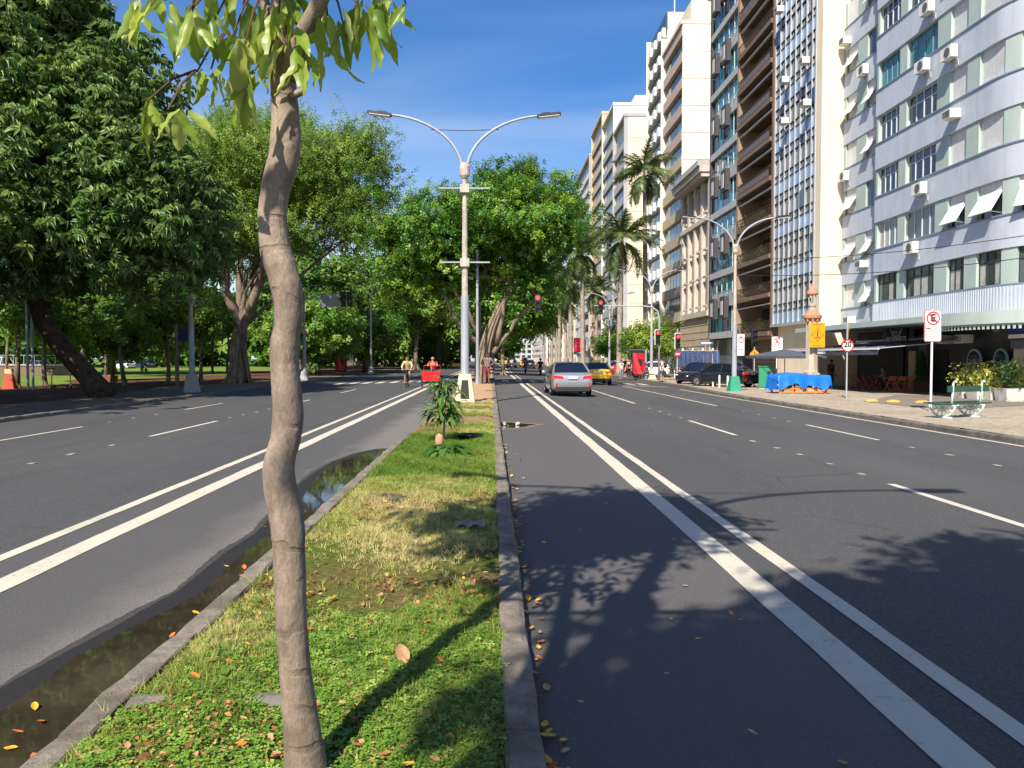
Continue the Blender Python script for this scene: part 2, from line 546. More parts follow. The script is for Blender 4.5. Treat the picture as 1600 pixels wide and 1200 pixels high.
def sheet(name, rows, material, kind='structure', smooth=True):
    """rows: equal-length lists of points"""
    n = len(rows[0])
    m = MB()
    m.add([p for r in rows for p in r], [(j*n+i, j*n+i+1, (j+1)*n+i+1, (j+1)*n+i) for j in range(len(rows)-1) for i in range(n-1)])
    return tag(m.build(name, material, smooth=smooth), kind=kind)

def kr(Y):
    """the right kerb steps outwards towards the crossing"""
    t = min(1, max(0, (Y - 36) / 16.0))
    return KR + 0.85 * t*t*(3-2*t)

YS = [-60, -20, 0, 10, 20, 30, 36, 40, 44, 48, 52, 60, 80, 120, 200, 400, 700]
tag(MB().grid(lambda u, v: (-3000 + 6000*u, -2500 + 6000*v, -0.75), 4, 4).build('ground', M_EARTH), kind='structure')
sheet('road_right', [[(x, y, gz(x) if x > 2 else 0.0) for x in (-0.8, 0.2, 1.0, 2.0, 4.0, 6.5, 9.0, KR)] + [(kr(y)+0.02, y, gz(KR))] for y in YS], M_ASPH_R)
sheet('road_left', [[(x, y, 0.0 if x > -4 else gz(x)) for x in (KL, -11, -8, -6, -4, -2.5, -0.8)] for y in YS], M_ASPH_L)
sheet('pavement', [[(kr(y)+0.15 + d, y, gz(KR+0.15+d)) for d in (0, 2, 5, 9, 13)] for y in YS], M_PAVE)
PW = lambda y: 0.9*math.sin(y*0.23) + 0.5*math.sin(y*0.61+1)
sheet('park_path', [[(x, y, -0.15) for x in (-19.2 + PW(y), -17, KL-0.15)] for y in range(-60, 300, 3)], M_PATH)
sheet('park_soil', [[(x, y, -0.16 + 0.06*math.sin(x+y*0.2)**2*(1 if x < -19.3 else 0)) for x in (-30 + 2.5*PW(y*0.7+4), -27, -24, -21, -19.2 + PW(y))] for y in range(-60, 300, 3)], M_MULCH)
sheet('park_lawn', [[(x, y, -0.155 + 0.25*max(0, min(1, (-x-32)/20))) for x in (-400, -200, -90, -60, -45, -36, -30 + 2.5*PW(y*0.7+4))] for y in list(range(-60, 300, 3)) + [700]], M_LAWN)

# --- kerbs: stone by stone where they can be told apart
def kerb_mesh(L, w, h, seed, material, out=1):
    r = random.Random(seed)
    prof = [(0, -0.12), (0, h-0.008), (0.012, h), (w-0.035, h), (w-0.01, h-0.012), (w, h-0.04), (w+0.004, -0.12)]
    n = 6
    rows = []
    for j in range(n+1):
        e = 0.012 if j in (0, n) else 0
        rows.append([(out*(x + r.uniform(-.005, .005) - (e if x > w*0.5 else -e)*0.4), L*j/n, z - (e if z > 0 else 0) + r.uniform(-.007, .005)) for x, z in prof])
    m = MB()
    k = len(prof)
    m.add([p for q in rows for p in q], [(j*k+i, j*k+i+1, (j+1)*k+i+1, (j+1)*k+i) for j in range(n) for i in range(k-1)])
    m.f.append(tuple(range(k))); m.f.append(tuple(n*k+i for i in range(k))[::-1])
    return m.mesh('kerb_stone', material)

def kerb_line(name, xf, y0, y1, L, zf, meshes, far=None):
    root = tag(link(name, None, None, (0, 0, 0)), kind='structure')
    y, i = y0, 0
    while y < y1 - 0.01:
        link('kerb_stone', meshes[i % len(meshes)], root, (xf(y)+rr(-.006, .006), y+0.004, zf(y) + rr(-.006, .004)), (rr(-.004, .004), 0, rr(-.005, .005)))
        y += L; i += 1
    if far:
        for a, b in far:
            m = MB()
            n = max(1, int((b-a)/8))
            rows = [[(xf(a+(b-a)*j/n)+dx, a+(b-a)*j/n, zf(a+(b-a)*j/n)+dz) for dx, dz in ((0, -.12), (0, .12), (.15, .12), (.15, -.12))] for j in range(n+1)]
            m.add([p for q in rows for p in q], [(j*4+i, j*4+i+1, (j+1)*4+i+1, (j+1)*4+i) for j in range(n) for i in range(3)])
            m.build('kerb_run', M_KERB2, root)
    return root
KM = [kerb_mesh(1.1, 0.15, 0.125, s, M_KERB) for s in range(4)]
kerb_line('median_kerb_right', lambda y: 0.05, -8.0, 49.4, 1.104, lambda y: 0.0, KM, [(58, 500)])
KM2 = [kerb_mesh(1.1, 0.15, 0.125, s+9, M_KERB, -1) for s in range(4)]
def klz(y): return 0.0 if y < 13.4 else -0.09
kerb_line('median_kerb_left', lambda y: -1.73+0.15 + (0.0 if y < 14 else 0.02), -8.0, 49.4, 1.104, klz, KM2)
KM3 = [kerb_mesh(1.3, 0.15, 0.13, s+19, M_KERB2, -1) for s in range(4)]
root_k = kerb_line('pavement_kerb', lambda y: kr(y)+0.15, 6.0, 64.0, 1.304, lambda y: gz(KR), KM3, None)
m = MB().box(kr(100), kr(100)+.15, 64, 500, -.45, -.155); m.build('kerb_run', M_KERB2, root_k)
KM4 = [kerb_mesh(1.3, 0.15, 0.12, s+29, M_KERB2, 1) for s in range(4)]
root_k = kerb_line('park_kerb', lambda y: KL-0.15, 12.0, 70.0, 1.304, lambda y: gz(KL), KM4, None)
MB().box(KL-.15, KL, 70, 500, -.45, -.165).build('kerb_run', M_KERB2, root_k)

# --- the planted median: uneven soil between the kerbs
def med_z(x, y):
    e = min(1.0, max(0.0, min(x+1.58, 0.05-x)/0.12))
    return 0.085 + 0.035*e + 0.018*math.sin(x*5.1+y*1.7)*math.sin(y*2.3+x*3) * e + 0.012*math.sin(y*5.7 + x*9)*e
def patch_mat():
    t = NT('median_ground')
    P = t.pos()
    big = t.noise(0.75, 5, 0.6, vec=P)
    fine = t.noise(24, 6, 0.75, vec=P)
    soil = t.ramp(fine, (0.25, lin((58, 44, 30))), (0.5, lin((112, 88, 60))), (0.75, lin((158, 130, 98))))
    green = t.ramp(fine, (0.25, lin((44, 60, 18))), (0.6, lin((92, 108, 40))), (0.8, lin((150, 142, 80))))
    y = t.new('ShaderNodeSeparateXYZ', Vector=P).outputs['Y']
    far = t.new('ShaderNodeMapRange', Value=y)
    for k, v in (('From Min', 14.5), ('From Max', 22.0)): far.inputs[k].default_value = v
    f = t.math('SUBTRACT', t.ramp(big, (0.35, 1.0), (0.62, 0.15)), t.math('MULTIPLY', far.outputs['Result'], 0.75), True)
    c = t.mix(f, t.mix(far.outputs['Result'], soil, t.ramp(fine, (0.2, lin((150, 118, 90))), (0.8, lin((196, 162, 130))))), green)
    t.set(color=c, rough=0.95, spec=0.1)
    t.bump(fine, 0.7, 0.03)
    return t.m
M_MEDIAN = patch_mat()
ys = [-8 + 0.25*i for i in range(int(57.4/0.25))] + [49.45]
sheet('median', [[(x, y, med_z(x, y)) for x in np.linspace(-1.6, 0.06, 12)] for y in ys], M_MEDIAN)
sheet('median_beyond_crossing', [[(x, y, 0.1) for x in (-1.7, 0.06)] for y in (58, 500)], M_MEDIAN)

# --- painted lines
def strip(name, x0, x1, y0, y1, material=M_PAINT, dz=0.005, step=0.7, wob=0.007):
    n = max(1, int((y1-y0)/step))
    rows = []
    for j in range(n+1):
        y = y0 + (y1-y0)*j/n
        rows.append([(x0+rr(-wob, wob), y, gz2(x0)+dz), (x1+rr(-wob, wob), y, gz2(x1)+dz)])
    return sheet(name, rows, material)
def gz2(x): return 0.0 if -4 < x < 2 else gz(x)
for a, b in ((-12, 49.8), (58.5, 420)):
    strip('lane_line', 1.76, 1.97, a, b)
    strip('lane_line', 2.20, 2.33, a, b)
    strip('lane_line', -3.56, -3.35, a, b)
    strip('lane_line', -3.99, -3.87, a, b)
for y in (-4.2, 6.2, 16.8):
    strip('lane_line', 5.34, 5.46, y, y+4, step=1)
    strip('lane_line', 8.44, 8.56, y-0.2, y+3.7, step=1)
strip('lane_line', 5.34, 5.46, 28.8, 49.6)
strip('lane_line', 8.44, 8.56, 28.8, 49.6)
for y in list(range(62, 160, 11)):
    strip('lane_line', 5.34, 5.46, y, y+4); strip('lane_line', 8.44, 8.56, y, y+4)
for y in (6.2, 16.9, 27.5, 38.2):
    strip('lane_line', -7.51, -7.39, y, y+4.1, step=1)
    strip('lane_line', -10.84, -10.72, y-0.2, y+3.6, step=1)
for y in list(range(62, 160, 11)):
    strip('lane_line', -7.51, -7.39, y, y+4); strip('lane_line', -10.84, -10.72, y, y+4)
strip('lane_line', 11.28, 11.42, -5, 46, M_PAINT2)
strip('lane_line', -13.15, -13.03, 30, 50, M_PAINT2)
strip('stop_line', 2.5, 11.6, 50.2, 50.6, step=0.2)
strip('stop_line', -13.2, -4.1, 59.0, 59.4, step=0.2)
for k in range(11):
    strip('crossing_bar', 0.75+0.98*k, 1.22+0.98*k, 53.0, 56.6, M_PAINT2, step=1)
for k in range(12):
    strip('crossing_bar', -13.0+0.98*k, -12.53+0.98*k, 53.0, 56.6, M_PAINT2, step=1)
# scraps of older line between the dashes
SCRAP = MB().box(-.05, .05, -.09, .09, 0, .006).mesh('line_scrap', paint_mat('old_paint', (156, 148, 132), 0.8))
for x, yy in ((5.40, (11.1, 12.2, 13.4, 14.4, 15.6, 21.8, 23, 24.4, 26)), (8.5, (11.5, 12.6, 14, 15.2, 21.6, 22.8, 24.2, 25.7)),
              (-7.45, (11.4, 12.6, 13.8, 15.2, 22.2, 23.3, 24.5, 26)), (-10.78, (22.0, 23.4, 25.0))):
    for y in yy:
        tag(link('line_scrap', SCRAP, None, (x+rr(-.05, .05), y, gz2(x)+0.003), (0, 0.03 if x > 0 else -0.03, rr(-.15, .15)), (rr(.6, 1.1), rr(.6, 1.2), 1)), kind='structure')

# --- water standing along the left gutter
def outline(pxs): return [gr(*p).xy for p in pxs]
edge_px = [(-700, 1500), (-350, 1290), (-120, 1150), (0, 1077), (83, 1030), (167, 987), (230, 950), (280, 923), (353, 863), (400, 833), (440, 790), (462, 761), (492, 738), (521, 721), (560, 708), (587, 702), (601, 701)]
wet = [gr(*p) for p in edge_px]
def densify(pts, amp, seed):
    r = random.Random(seed)
    out = []
    for a, b in zip(pts[:-1], pts[1:]):
        n = max(1, int((b-a).length/0.05))
        for k in range(n):
            p = a.lerp(b, k/n)
            out.append(Vector((p.x + r.uniform(-amp, amp), p.y + r.uniform(-amp, amp)*0.4, 0)))
    out.append(pts[-1])
    return out
def gutter_sheet(name, edge, z, material, kind='structure'):
    rows = [[(p.x, p.y, z), (-1.725, p.y + 0.02, z)] for p in edge if p.x < -1.74]
    return sheet(name, rows, material, kind, smooth=False)
M_WET = NT('wet_asphalt')
g_ = M_WET.noise(120, 3, 0.8, vec=M_WET.pos())
M_WET.set(color=M_WET.ramp(g_, (0.3, (0.010, 0.009, 0.008, 1)), (0.7, (0.034, 0.031, 0.029, 1))), rough=0.62, spec=0.35)
M_WET.bump(g_, 0.4, 0.004); M_WET = M_WET.m
M_WATER = NT('puddle_water')
g_ = M_WATER.noise(2.2, 4, 0.6, vec=M_WATER.pos())
M_WATER.set(color=M_WATER.ramp(g_, (0.35, (0.022, 0.017, 0.011, 1)), (0.7, (0.058, 0.045, 0.030, 1))), rough=0.03, spec=0.5)
M_WATER.bump(M_WATER.noise(5, 2, 0.5, vec=M_WATER.pos()), 0.015, 0.02); M_WATER = M_WATER.m
M_DAMP = NT('damp_asphalt')
g_ = M_DAMP.noise(120, 3, 0.8, vec=M_DAMP.pos())
M_DAMP.set(color=M_DAMP.ramp(g_, (0.3, (0.022, 0.020, 0.018, 1)), (0.7, (0.085, 0.078, 0.070, 1))), rough=0.75, spec=0.3)
M_DAMP.bump(g_, 0.4, 0.004); M_DAMP = M_DAMP.m
gutter_sheet('damp_fringe', densify([Vector((p.x - 0.05 - 0.03*math.sin(p.y*3.1), p.y, 0)) for p in wet], 0.009, 6), 0.003, M_DAMP)
gutter_sheet('wet_gutter', densify(wet, 0.006, 3), 0.0055, M_WET)
inner = [Vector((min(-1.74, p.x + 0.14 + 0.05*math.sin(p.y*4)), p.y, 0)) for p in wet]
gutter_sheet('puddle_water', densify(inner, 0.004, 4), 0.008, M_WATER)
# a small puddle beside the right kerb
pc = gr(812, 665)
pts = [(0.21, pc.y-0.9)] + [(0.22 + (0.95+0.12*math.sin(5*k))*math.sin(math.pi*k/14)*(0.6+0.4*k/14), pc.y-0.9+1.9*k/14) for k in range(1, 14)] + [(0.21, pc.y+1.0)]
m = MB(); m.add([(x, y, 0.006) for x, y in pts], [tuple(range(len(pts)))]); tag(m.build('puddle_water', M_WATER), kind='structure')
m = MB(); m.add([(0.2+(x-0.2)*1.25, pc.y+(y-pc.y)*1.3, 0.003) for x, y in pts], [tuple(range(len(pts)))])
tag(m.build('puddle_silt', mat('silt', (120, 100, 80), 0.9, var=0.3, vscale=9)), kind='structure')
# dark asphalt of the driveway that crosses the pavement
dr = [gr(*p) for p in ((1350, 628), (1430, 636), (1480, 640), (1600, 634), (1600, 624), (1500, 618), (1400, 617))]
m = MB(); m.add([(p.x, p.y, gz(p.x)+0.012) for p in dr], [tuple(range(len(dr)))])
tag(m.build('driveway', mat('old_asphalt', (120, 108, 96), 0.9, var=0.25, vscale=4)), kind='structure')

# ---------------------------------------------------------------- buildings on the right
BASE = -0.28
M_BLUE = mat('pale_blue_render', (180, 187, 198), 0.8, var=0.06, vscale=0.7, dirt=0.2)
M_GREEN = mat('pale_green_render', (166, 180, 172), 0.85, var=0.06, vscale=0.8, dirt=0.12)
M_TRIM = mat('blue_grey_trim', (116, 134, 150), 0.7, var=0.1)
M_WHITE = mat('white_paint', (226, 224, 216), 0.6, var=0.06, dirt=0.12)
M_WFRAME = mat('white_window_frame', (206, 210, 210), 0.5, var=0.08, dirt=0.2)
M_DFRAME = mat('dark_window_frame', (52, 54, 56), 0.5, var=0.15)
M_SHUT = mat('roller_shutter', (214, 212, 208), 0.75, var=0.08, dirt=0.2, bump=0.2, bscale=14)
M_CREAM = mat('cream_render', (226, 208, 182), 0.85, var=0.06, vscale=0.5, dirt=0.16)
M_PEACH = mat('peach_render', (220, 196, 170), 0.85, var=0.07, vscale=0.4, dirt=0.15)
M_ORANGE = mat('orange_render', (196, 174, 146), 0.85, var=0.1, vscale=0.4, dirt=0.2)
M_OFFW = mat('off_white_render', (216, 211, 196), 0.85, var=0.05, vscale=0.3, dirt=0.22)
M_BROWN = mat('brown_concrete', (116, 96, 80), 0.85, var=0.12, vscale=0.8, dirt=0.3)
M_TAN = mat('tan_wall', (152, 126, 102), 0.85, var=0.08, dirt=0.2)
M_GREY = mat('grey_concrete', (168, 166, 164), 0.85, var=0.08, dirt=0.25)
M_DGREY = mat('dark_grey_panel', (66, 62, 64), 0.7, var=0.12)
M_STONE = mat('beige_stone', (190, 178, 164), 0.85, var=0.1, vscale=1.4, bump=0.2, bscale=9, dirt=0.3)
M_YSTONE = mat('yellow_stone', (182, 164, 134), 0.85, var=0.12, vscale=1.4, bump=0.2, bscale=9, dirt=0.3)
M_PINKB = mat('pink_spandrel', (182, 158, 146), 0.85, var=0.06, dirt=0.2)
M_OCHB = mat('ochre_spandrel', (186, 166, 132), 0.85, var=0.06, dirt=0.25)
M_SANDB = mat('sand_spandrel', (178, 160, 138), 0.85, var=0.08, dirt=0.3)
M_RECESS = mat('recess_shade', (26, 26, 28), 0.9, var=0.3)
M_ALU = mat('aluminium', (188, 190, 192), 0.45, 0.4, var=0.1)
M_RAIL = mat('railing_metal', (70, 52, 42), 0.6, 0.2, var=0.2)
M_CURT = mat('curtain', (170, 168, 160), 0.9, var=0.2, vscale=3)
G_DARK = glass_mat('dark_glass', (40, 50, 58))
G_TEAL = glass_mat('teal_glass', (44, 112, 118))
G_BLUE = glass_mat('blue_glass', (60, 78, 96), var=0.5)
G_SPAN = glass_mat('spandrel_glass', (132, 158, 186), 0.25, 0.22)
G_GREYG = glass_mat('grey_glass', (78, 86, 88), var=0.45)
M_AC = mat('air_conditioner_case', (222, 218, 206), 0.55, var=0.06, dirt=0.2)
M_ACG = mat('air_conditioner_grille', (92, 90, 88), 0.6, var=0.2)
M_LEAF_POT = leaf_mat('potted_leaf', (28, 48, 20), (50, 80, 32), (94, 118, 50))

class Bld:
    """a house front along the street: u runs away from us along it, d goes into the house, z up"""
    def __init__(s, name, label, y0, y1, x=22.0, z0=BASE):
        s.W = y1 - y0
        s.root = thing(name, label, 'building', (x, y0, z0))
    def b(s, name, u0, u1, d0, d1, z0, z1, m, parent=None):
        return block(name, d0, d1, u0, u1, z0, z1, m, parent or s.root)

def ac_unit(parent, loc, kind='split', rz=0.0):
    """air conditioner hung on a facade that looks to -x; loc = wall point at its middle"""
    m = MB()
    if kind == 'split':
        w, d, h = 0.86, 0.34, 0.58
        m.box(-d-0.14, -0.14, -w/2, w/2, 0, h)
        o = m.build('air_conditioner', M_AC, parent, loc=loc, rot=(0, 0, rz))
        g = MB().disc((-d-0.15, -0.12, h/2), 0.22, 'x', 0.03, 16); g.build('fan_grille', M_ACG, o)
        b = MB().box(-d-.1, 0, -.3, -.26, -.05, 0).box(-d-.1, 0, .26, .3, -.05, 0).box(-.04, 0, -.3, -.26, -.35, 0).box(-.04, 0, .26, .3, -.35, 0)
        b.build('bracket', M_ALU, o)
    else:
        w, d, h = 0.66, 0.55, 0.42
        m.box(-d, -0.02, -w/2, w/2, 0, h)
        o = m.build('air_conditioner', M_AC, parent, loc=loc, rot=(0, 0, rz))
        g = MB()
        for k in range(6): g.box(-d-0.015, -d, -w/2+0.06, w/2-0.22, 0.06+k*0.055, 0.09+k*0.055)
        g.box(-d-0.012, -d, w/2-0.18, w/2-0.05, 0.06, h-0.06)
        g.build('grille', M_ACG, o)
    return o

def foliage_patch(name, parent, loc, size, n, seed, m=M_LEAF_POT, leaf=0.16):
    g = np.random.default_rng(seed)
    pos = (g.normal(size=(n, 3)) * 0.5).clip(-1, 1) * np.array(size) * 0.5 + np.array([0, 0, size[2]*0.5])
    fr = frames_from(g.normal(size=(n, 3)) + [0, 0, 0.6], g)
    tv = [(0, -.5, 0), (.22, 0, .06), (0, .5, 0), (-.22, 0, .06)]
    v, f, t = scatter(tv, [(0, 1, 2), (0, 2, 3)], pos, fr, np.full(n, leaf)*g.uniform(.6, 1.3, n), g.uniform(.1, .9, n))
    return link(name, np_mesh(name, v, f, m, t), parent, loc)

# ======== pale blue corner block (nearest)
BX, BY = 22.4, 44.5            # street front plane and its far corner
ARC_R, ARC_S = 4.2, 10.2
def bpath(s, d=0.0):
    """point on the curved front: s metres from the far corner towards us, d metres out (-) or in (+)"""
    if s <= ARC_S: return Vector((BX + d, BY - s, 0)), 0.0
    a = (s - ARC_S) / ARC_R
    r = ARC_R - d
    return Vector((BX + ARC_R - r*math.cos(a), BY - ARC_S - r*math.sin(a), 0)), a
def s_of_px(px, d=0.0):
    lo, hi = 0.0, ARC_S + ARC_R*1.5
    for _ in range(50):
        mid = (lo+hi)/2
        p, a = bpath(mid, d)
        r = ray(px, 400)
        if p.x / p.y < r[0] / r[1]: lo = mid
        else: hi = mid
    return lo
S_END = ARC_S + ARC_R*math.pi/2
blue = thing('apartment_block', 'pale blue apartment block with pale green piers and a rounded corner above the restaurant', 'building', (BX, BY, BASE))
def L(p, z): return (p.x - BX, p.y - BY, z)       # z above the block's base
def band(name, s0, s1, d0, d1, z0, z1, m, n=None, parent=None):
    """a solid strip that follows the curved front"""
    mb = MB()
    ss = sorted(set([s0, s1] + [ARC_S + ARC_R*k*math.pi/80 for k in range(0, 41) if s0 < ARC_S + ARC_R*k*math.pi/80 < s1]))
    rows = []
    for s in ss:
        a, _ = bpath(s, d0); b, _ = bpath(s, d1)
        rows.append([L(a, z0), L(a, z1), L(b, z1), L(b, z0)])
    mb.add([p for r in rows for p in r], [(4*j+i, 4*j+(i+1) % 4, 4*j+4+(i+1) % 4, 4*j+4+i) for j in range(len(ss)-1) for i in range(4)])
    mb.f.append((3, 2, 1, 0)); mb.f.append(tuple(4*(len(ss)-1)+i for i in range(4)))
    return mb.build(name, m, parent or blue)
ZH = lambda z: z - BASE                           # world height to height above base
SILL0, FLH, WH = 4.87, 3.05, 1.56
NFL = 7
cols = [s_of_px(p) for p in (1370, 1402, 1413, 1460, 1480, 1507, 1526, 1565, 1590, 1636)]
win_s = [(cols[i], cols[i+1]) for i in range(0, 10, 2)] + [(cols[9]+0.7, cols[9]+2.1)]
body = MB()
pts = [bpath(s, 0.34)[0] for s in [0, ARC_S] + [ARC_S + ARC_R*math.pi/2*k/10 for k in range(1, 11)]]
poly = [(p.x-BX, p.y-BY) for p in pts] + [(26, pts[-1].y-BY), (26, 0)]
body.prism(poly[::-1], ZH(3.6), ZH(SILL0 + FLH*NFL + 0.6))
body.build('wall_core', M_TRIM, blue)

def glazed(parent, sm, w, z0, h, cols_n, fm, gm, depth=0.16, transom=0.33, curtain=None):
    """one window: frame bars, transom and panes, set back in the wall"""
    p, a = bpath(sm, depth)
    f = MB()
    t = 0.05
    f.box(-.03, .03, -w/2, w/2, 0, t).box(-.03, .03, -w/2, w/2, h-t, h).box(-.03, .03, -w/2, -w/2+t, t, h-t).box(-.03, .03, w/2-t, w/2, t, h-t)
    if transom: f.box(-.026, .026, -w/2+t, w/2-t, h*(1-transom)-.025, h*(1-transom)+.025)
    for k in range(1, cols_n):
        y = -w/2 + w*k/cols_n
        f.box(-.035, .028, y-.025, y+.025, t, h-t)
    o = f.build('window', fm, parent, loc=L(p, z0), rot=(0, 0, a))
    for k in range(cols_n):
        y0, y1 = -w/2 + w*k/cols_n + .025, -w/2 + w*(k+1)/cols_n - .025
        g = curtain if (curtain and R.random() < 0.45) else gm
        block('pane', 0.002, 0.014, y0, y1, t, h*(1-transom), g, o)
        if transom: block('pane', 0.002, 0.014, y0, y1, h*(1-transom), h-t, gm, o)
    return o
def shutter(parent, sm, w, z0, h, open_=False, depth=0.14):
    p, a = bpath(sm, depth)
    o = MB().box(-.02, .06, -w/2, w/2, 0, 0.04).box(-.02, .06, -w/2, w/2, h-.08, h).box(-.02, .06, -w/2, -w/2+.05, .04, h-.08).box(-.02, .06, w/2-.05, w/2, .04, h-.08).build('window', M_WFRAME, parent, loc=L(p, z0), rot=(0, 0, a))
    if not open_:
        m = MB(); n = 16
        for k in range(n):
            z = 0.04 + (h-.12)*k/n; zz = 0.04 + (h-.12)*(k+1)/n
            m.add([(-.012, -w/2+.05, z), (-.012, w/2-.05, z), (-.022, w/2-.05, zz-.01), (-.022, -w/2+.05, zz-.01)], [(0, 1, 2, 3)])
            m.add([(-.022, -w/2+.05, zz-.01), (-.022, w/2-.05, zz-.01), (-.012, w/2-.05, zz), (-.012, -w/2+.05, zz)], [(0, 1, 2, 3)])
        m.build('roller_shutter', M_SHUT, o)
    else:
        block('pane', .03, .04, -w/2+.05, w/2-.05, .04, h-.08, G_DARK, o)
        k = 0.62
        m = MB()
        m.box(-.025, 0, -w/2+.05, w/2-.05, h*0.72, h-.08)
        m.add([(-.03, -w/2+.05, h*0.74), (-.03, w/2-.05, h*0.74), (-.95*k-.03, w/2-.02, .18), (-.95*k-.03, -w/2+.02, .18),
               (-.01, -w/2+.05, h*0.72), (-.01, w/2-.05, h*0.72), (-.95*k, w/2-.02, .16), (-.95*k, -w/2+.02, .16)],
              [(0, 1, 2, 3), (7, 6, 5, 4), (0, 3, 7, 4), (1, 5, 6, 2), (3, 2, 6, 7)])
        m.build('projecting_shutter', M_SHUT, o)
        a_ = MB().tube([(0, -w/2+.08, .1), (-.95*k, -w/2+.05, .17)], .012, 5).tube([(0, w/2-.08, .1), (-.95*k, w/2-.05, .17)], .012, 5)
        a_.build('shutter_arm', M_ALU, o)
    return o
kinds = ['ddddd', 'ccoooo', 'mmssss', 'mmssss', 'ttssss', 'mmossm', 'mmssmm']
kinds[0] = 'dddddd'
for fl in range(NFL):
    z = ZH(SILL0 + FLH*fl)
    if fl: band('spandrel', -0.0, S_END, -0.08, 0.30, z - (FLH-WH), z, M_BLUE)
    band('sill_line', -0.0, S_END, -0.13, 0.26, z-.07, z-.002, M_TRIM)
    edges = [0.0] + [e for w in win_s for e in w] + [S_END]
    for k in range(0, len(edges), 2):
        if edges[k+1]-edges[k] > 0.03: band('pier', edges[k], edges[k+1], -0.02, 0.28, z+.002, z+WH-.002, M_GREEN)
    for c, (a, b) in enumerate(win_s):
        kd = kinds[fl][c]
        w, mid = b-a, (a+b)/2
        nc = 4 if c < 2 else 3
        if kd in 'so': shutter(blue, mid, w-.01, z+.004, WH-.01, kd == 'o')
        else: glazed(blue, mid, w-.01, z+.004, WH-.01, nc, {'d': M_DFRAME, 'c': M_WFRAME, 'm': M_WFRAME, 't': M_TRIM}[kd], {'d': G_GREYG, 'c': G_GREYG, 'm': G_DARK, 't': G_TEAL}[kd], transom=0 if kd == 'c' else .33, curtain=M_CURT if kd in 'cd' else None)
z = ZH(SILL0 + FLH*NFL)
band('parapet', 0, S_END, -0.1, 0.3, z-(FLH-WH), z+.5, M_BLUE)
# ribbed fascia between shop canopy and first windows
band('fascia', 0, S_END, -0.10, 0.30, ZH(3.62), ZH(SILL0)-.072, M_BLUE)
rb = MB()
s = 0.05
while s < S_END:
    p, a = bpath(s, -0.115)
    q, _ = bpath(s+0.05, -0.115)
    c = (p+q)/2
    rb.cbox(L(c, (ZH(3.62)+ZH(SILL0)-.09)/2), (0.03, 0.055, ZH(SILL0)-ZH(3.62)-.1), a)
    s += 0.17
rb.build('ribbing', M_BLUE, blue)
# canopy over the shops
band('canopy', -5.9, ARC_S-1.0, -2.3, 0.30, ZH(3.28), ZH(3.56), M_GREEN)
band('canopy', ARC_S-0.98, S_END, -2.0, 0.30, ZH(3.06), ZH(3.60), M_GREEN)
rb = MB()
s = ARC_S-0.95
while s < S_END:
    p, a = bpath(s, -1.9)
    rb.cbox(L(p, ZH(2.94)), (0.03, 0.10, 0.22), a)
    s += 0.145
rb.build('canopy_slat', M_GREEN, blue)
# recessed wing beyond the main front
WX = 0.85
wing_w = 6.0
block('wing_wall', WX+.3, 24, 0.01, wing_w, ZH(3.6), ZH(SILL0+FLH*NFL+.6), M_TRIM, blue)
for fl in range(NFL):
    z = ZH(SILL0 + FLH*fl)
    block('spandrel', WX-.06, WX+.3, 0.0, wing_w, z-(FLH-WH)+.001, z-.07, M_BLUE, blue)
    block('sill_line', WX-.10, WX+.3, 0.0, wing_w, z-.07, z-.002, M_TRIM, blue)
    ws = [(1.9, 2.95), (4.2, 5.7)]
    for a, b in ((0.0, 1.9), (2.95, 4.2), (5.7, wing_w)):
        block('pier', WX-.02, WX+.3, a, b, z, z+WH, M_GREEN, blue)
    for k, (a, b) in enumerate(ws):
        o = block('window', WX+.12, WX+.2, a, b, z, z+WH, M_WFRAME, blue)
        if (fl*2+k) % 3 != 1:
            sh = MB().add([(-.02, -.5, .5), (-.02, .5, .5), (-.02, .5, .16), (-.02, -.5, .16), (-.55, .5, -.36), (-.55, -.5, -.36)], [(0, 1, 2, 3), (3, 2, 4, 5)])
            me = sh.mesh('projecting_shutter', M_SHUT)
            s_ = link('projecting_shutter', me, blue, (WX+.1, (a+b)/2, z+WH/2), (0, 0, 0), (1, b-a, WH))
        else:
            block('roller_shutter', WX+.09, WX+.12, a+.05, b-.05, z+.05, z+WH-.05, M_SHUT if k else G_DARK, blue)
for (px, py, kd) in ((1483, 93, 'split'), (1441, 113, 'split'), (1488, 186, 'window'), (1440, 304, 'split'), (1428, 396, 'split'), (1447, 22, 'split')):
    s = s_of_px(px+6)
    p, a = bpath(s, -.08)
    ac_unit(blue, L(p, EYE + (ray(px, py)[2]/ray(px, py)[1])*p.y - BASE), kd, a)
for (px, py, kd) in ((1327, 70, 'window'), (1355, 118, 'split'), (1353, 418, 'window'), (1334, 505, 'window'), (1325, 283, 'split')):
    r = ray(px, py); t = (BX+WX-.06)/r[0]
    ac_unit(blue, (WX-.06, r[1]*t-BY, EYE + r[2]*t - BASE), kd)

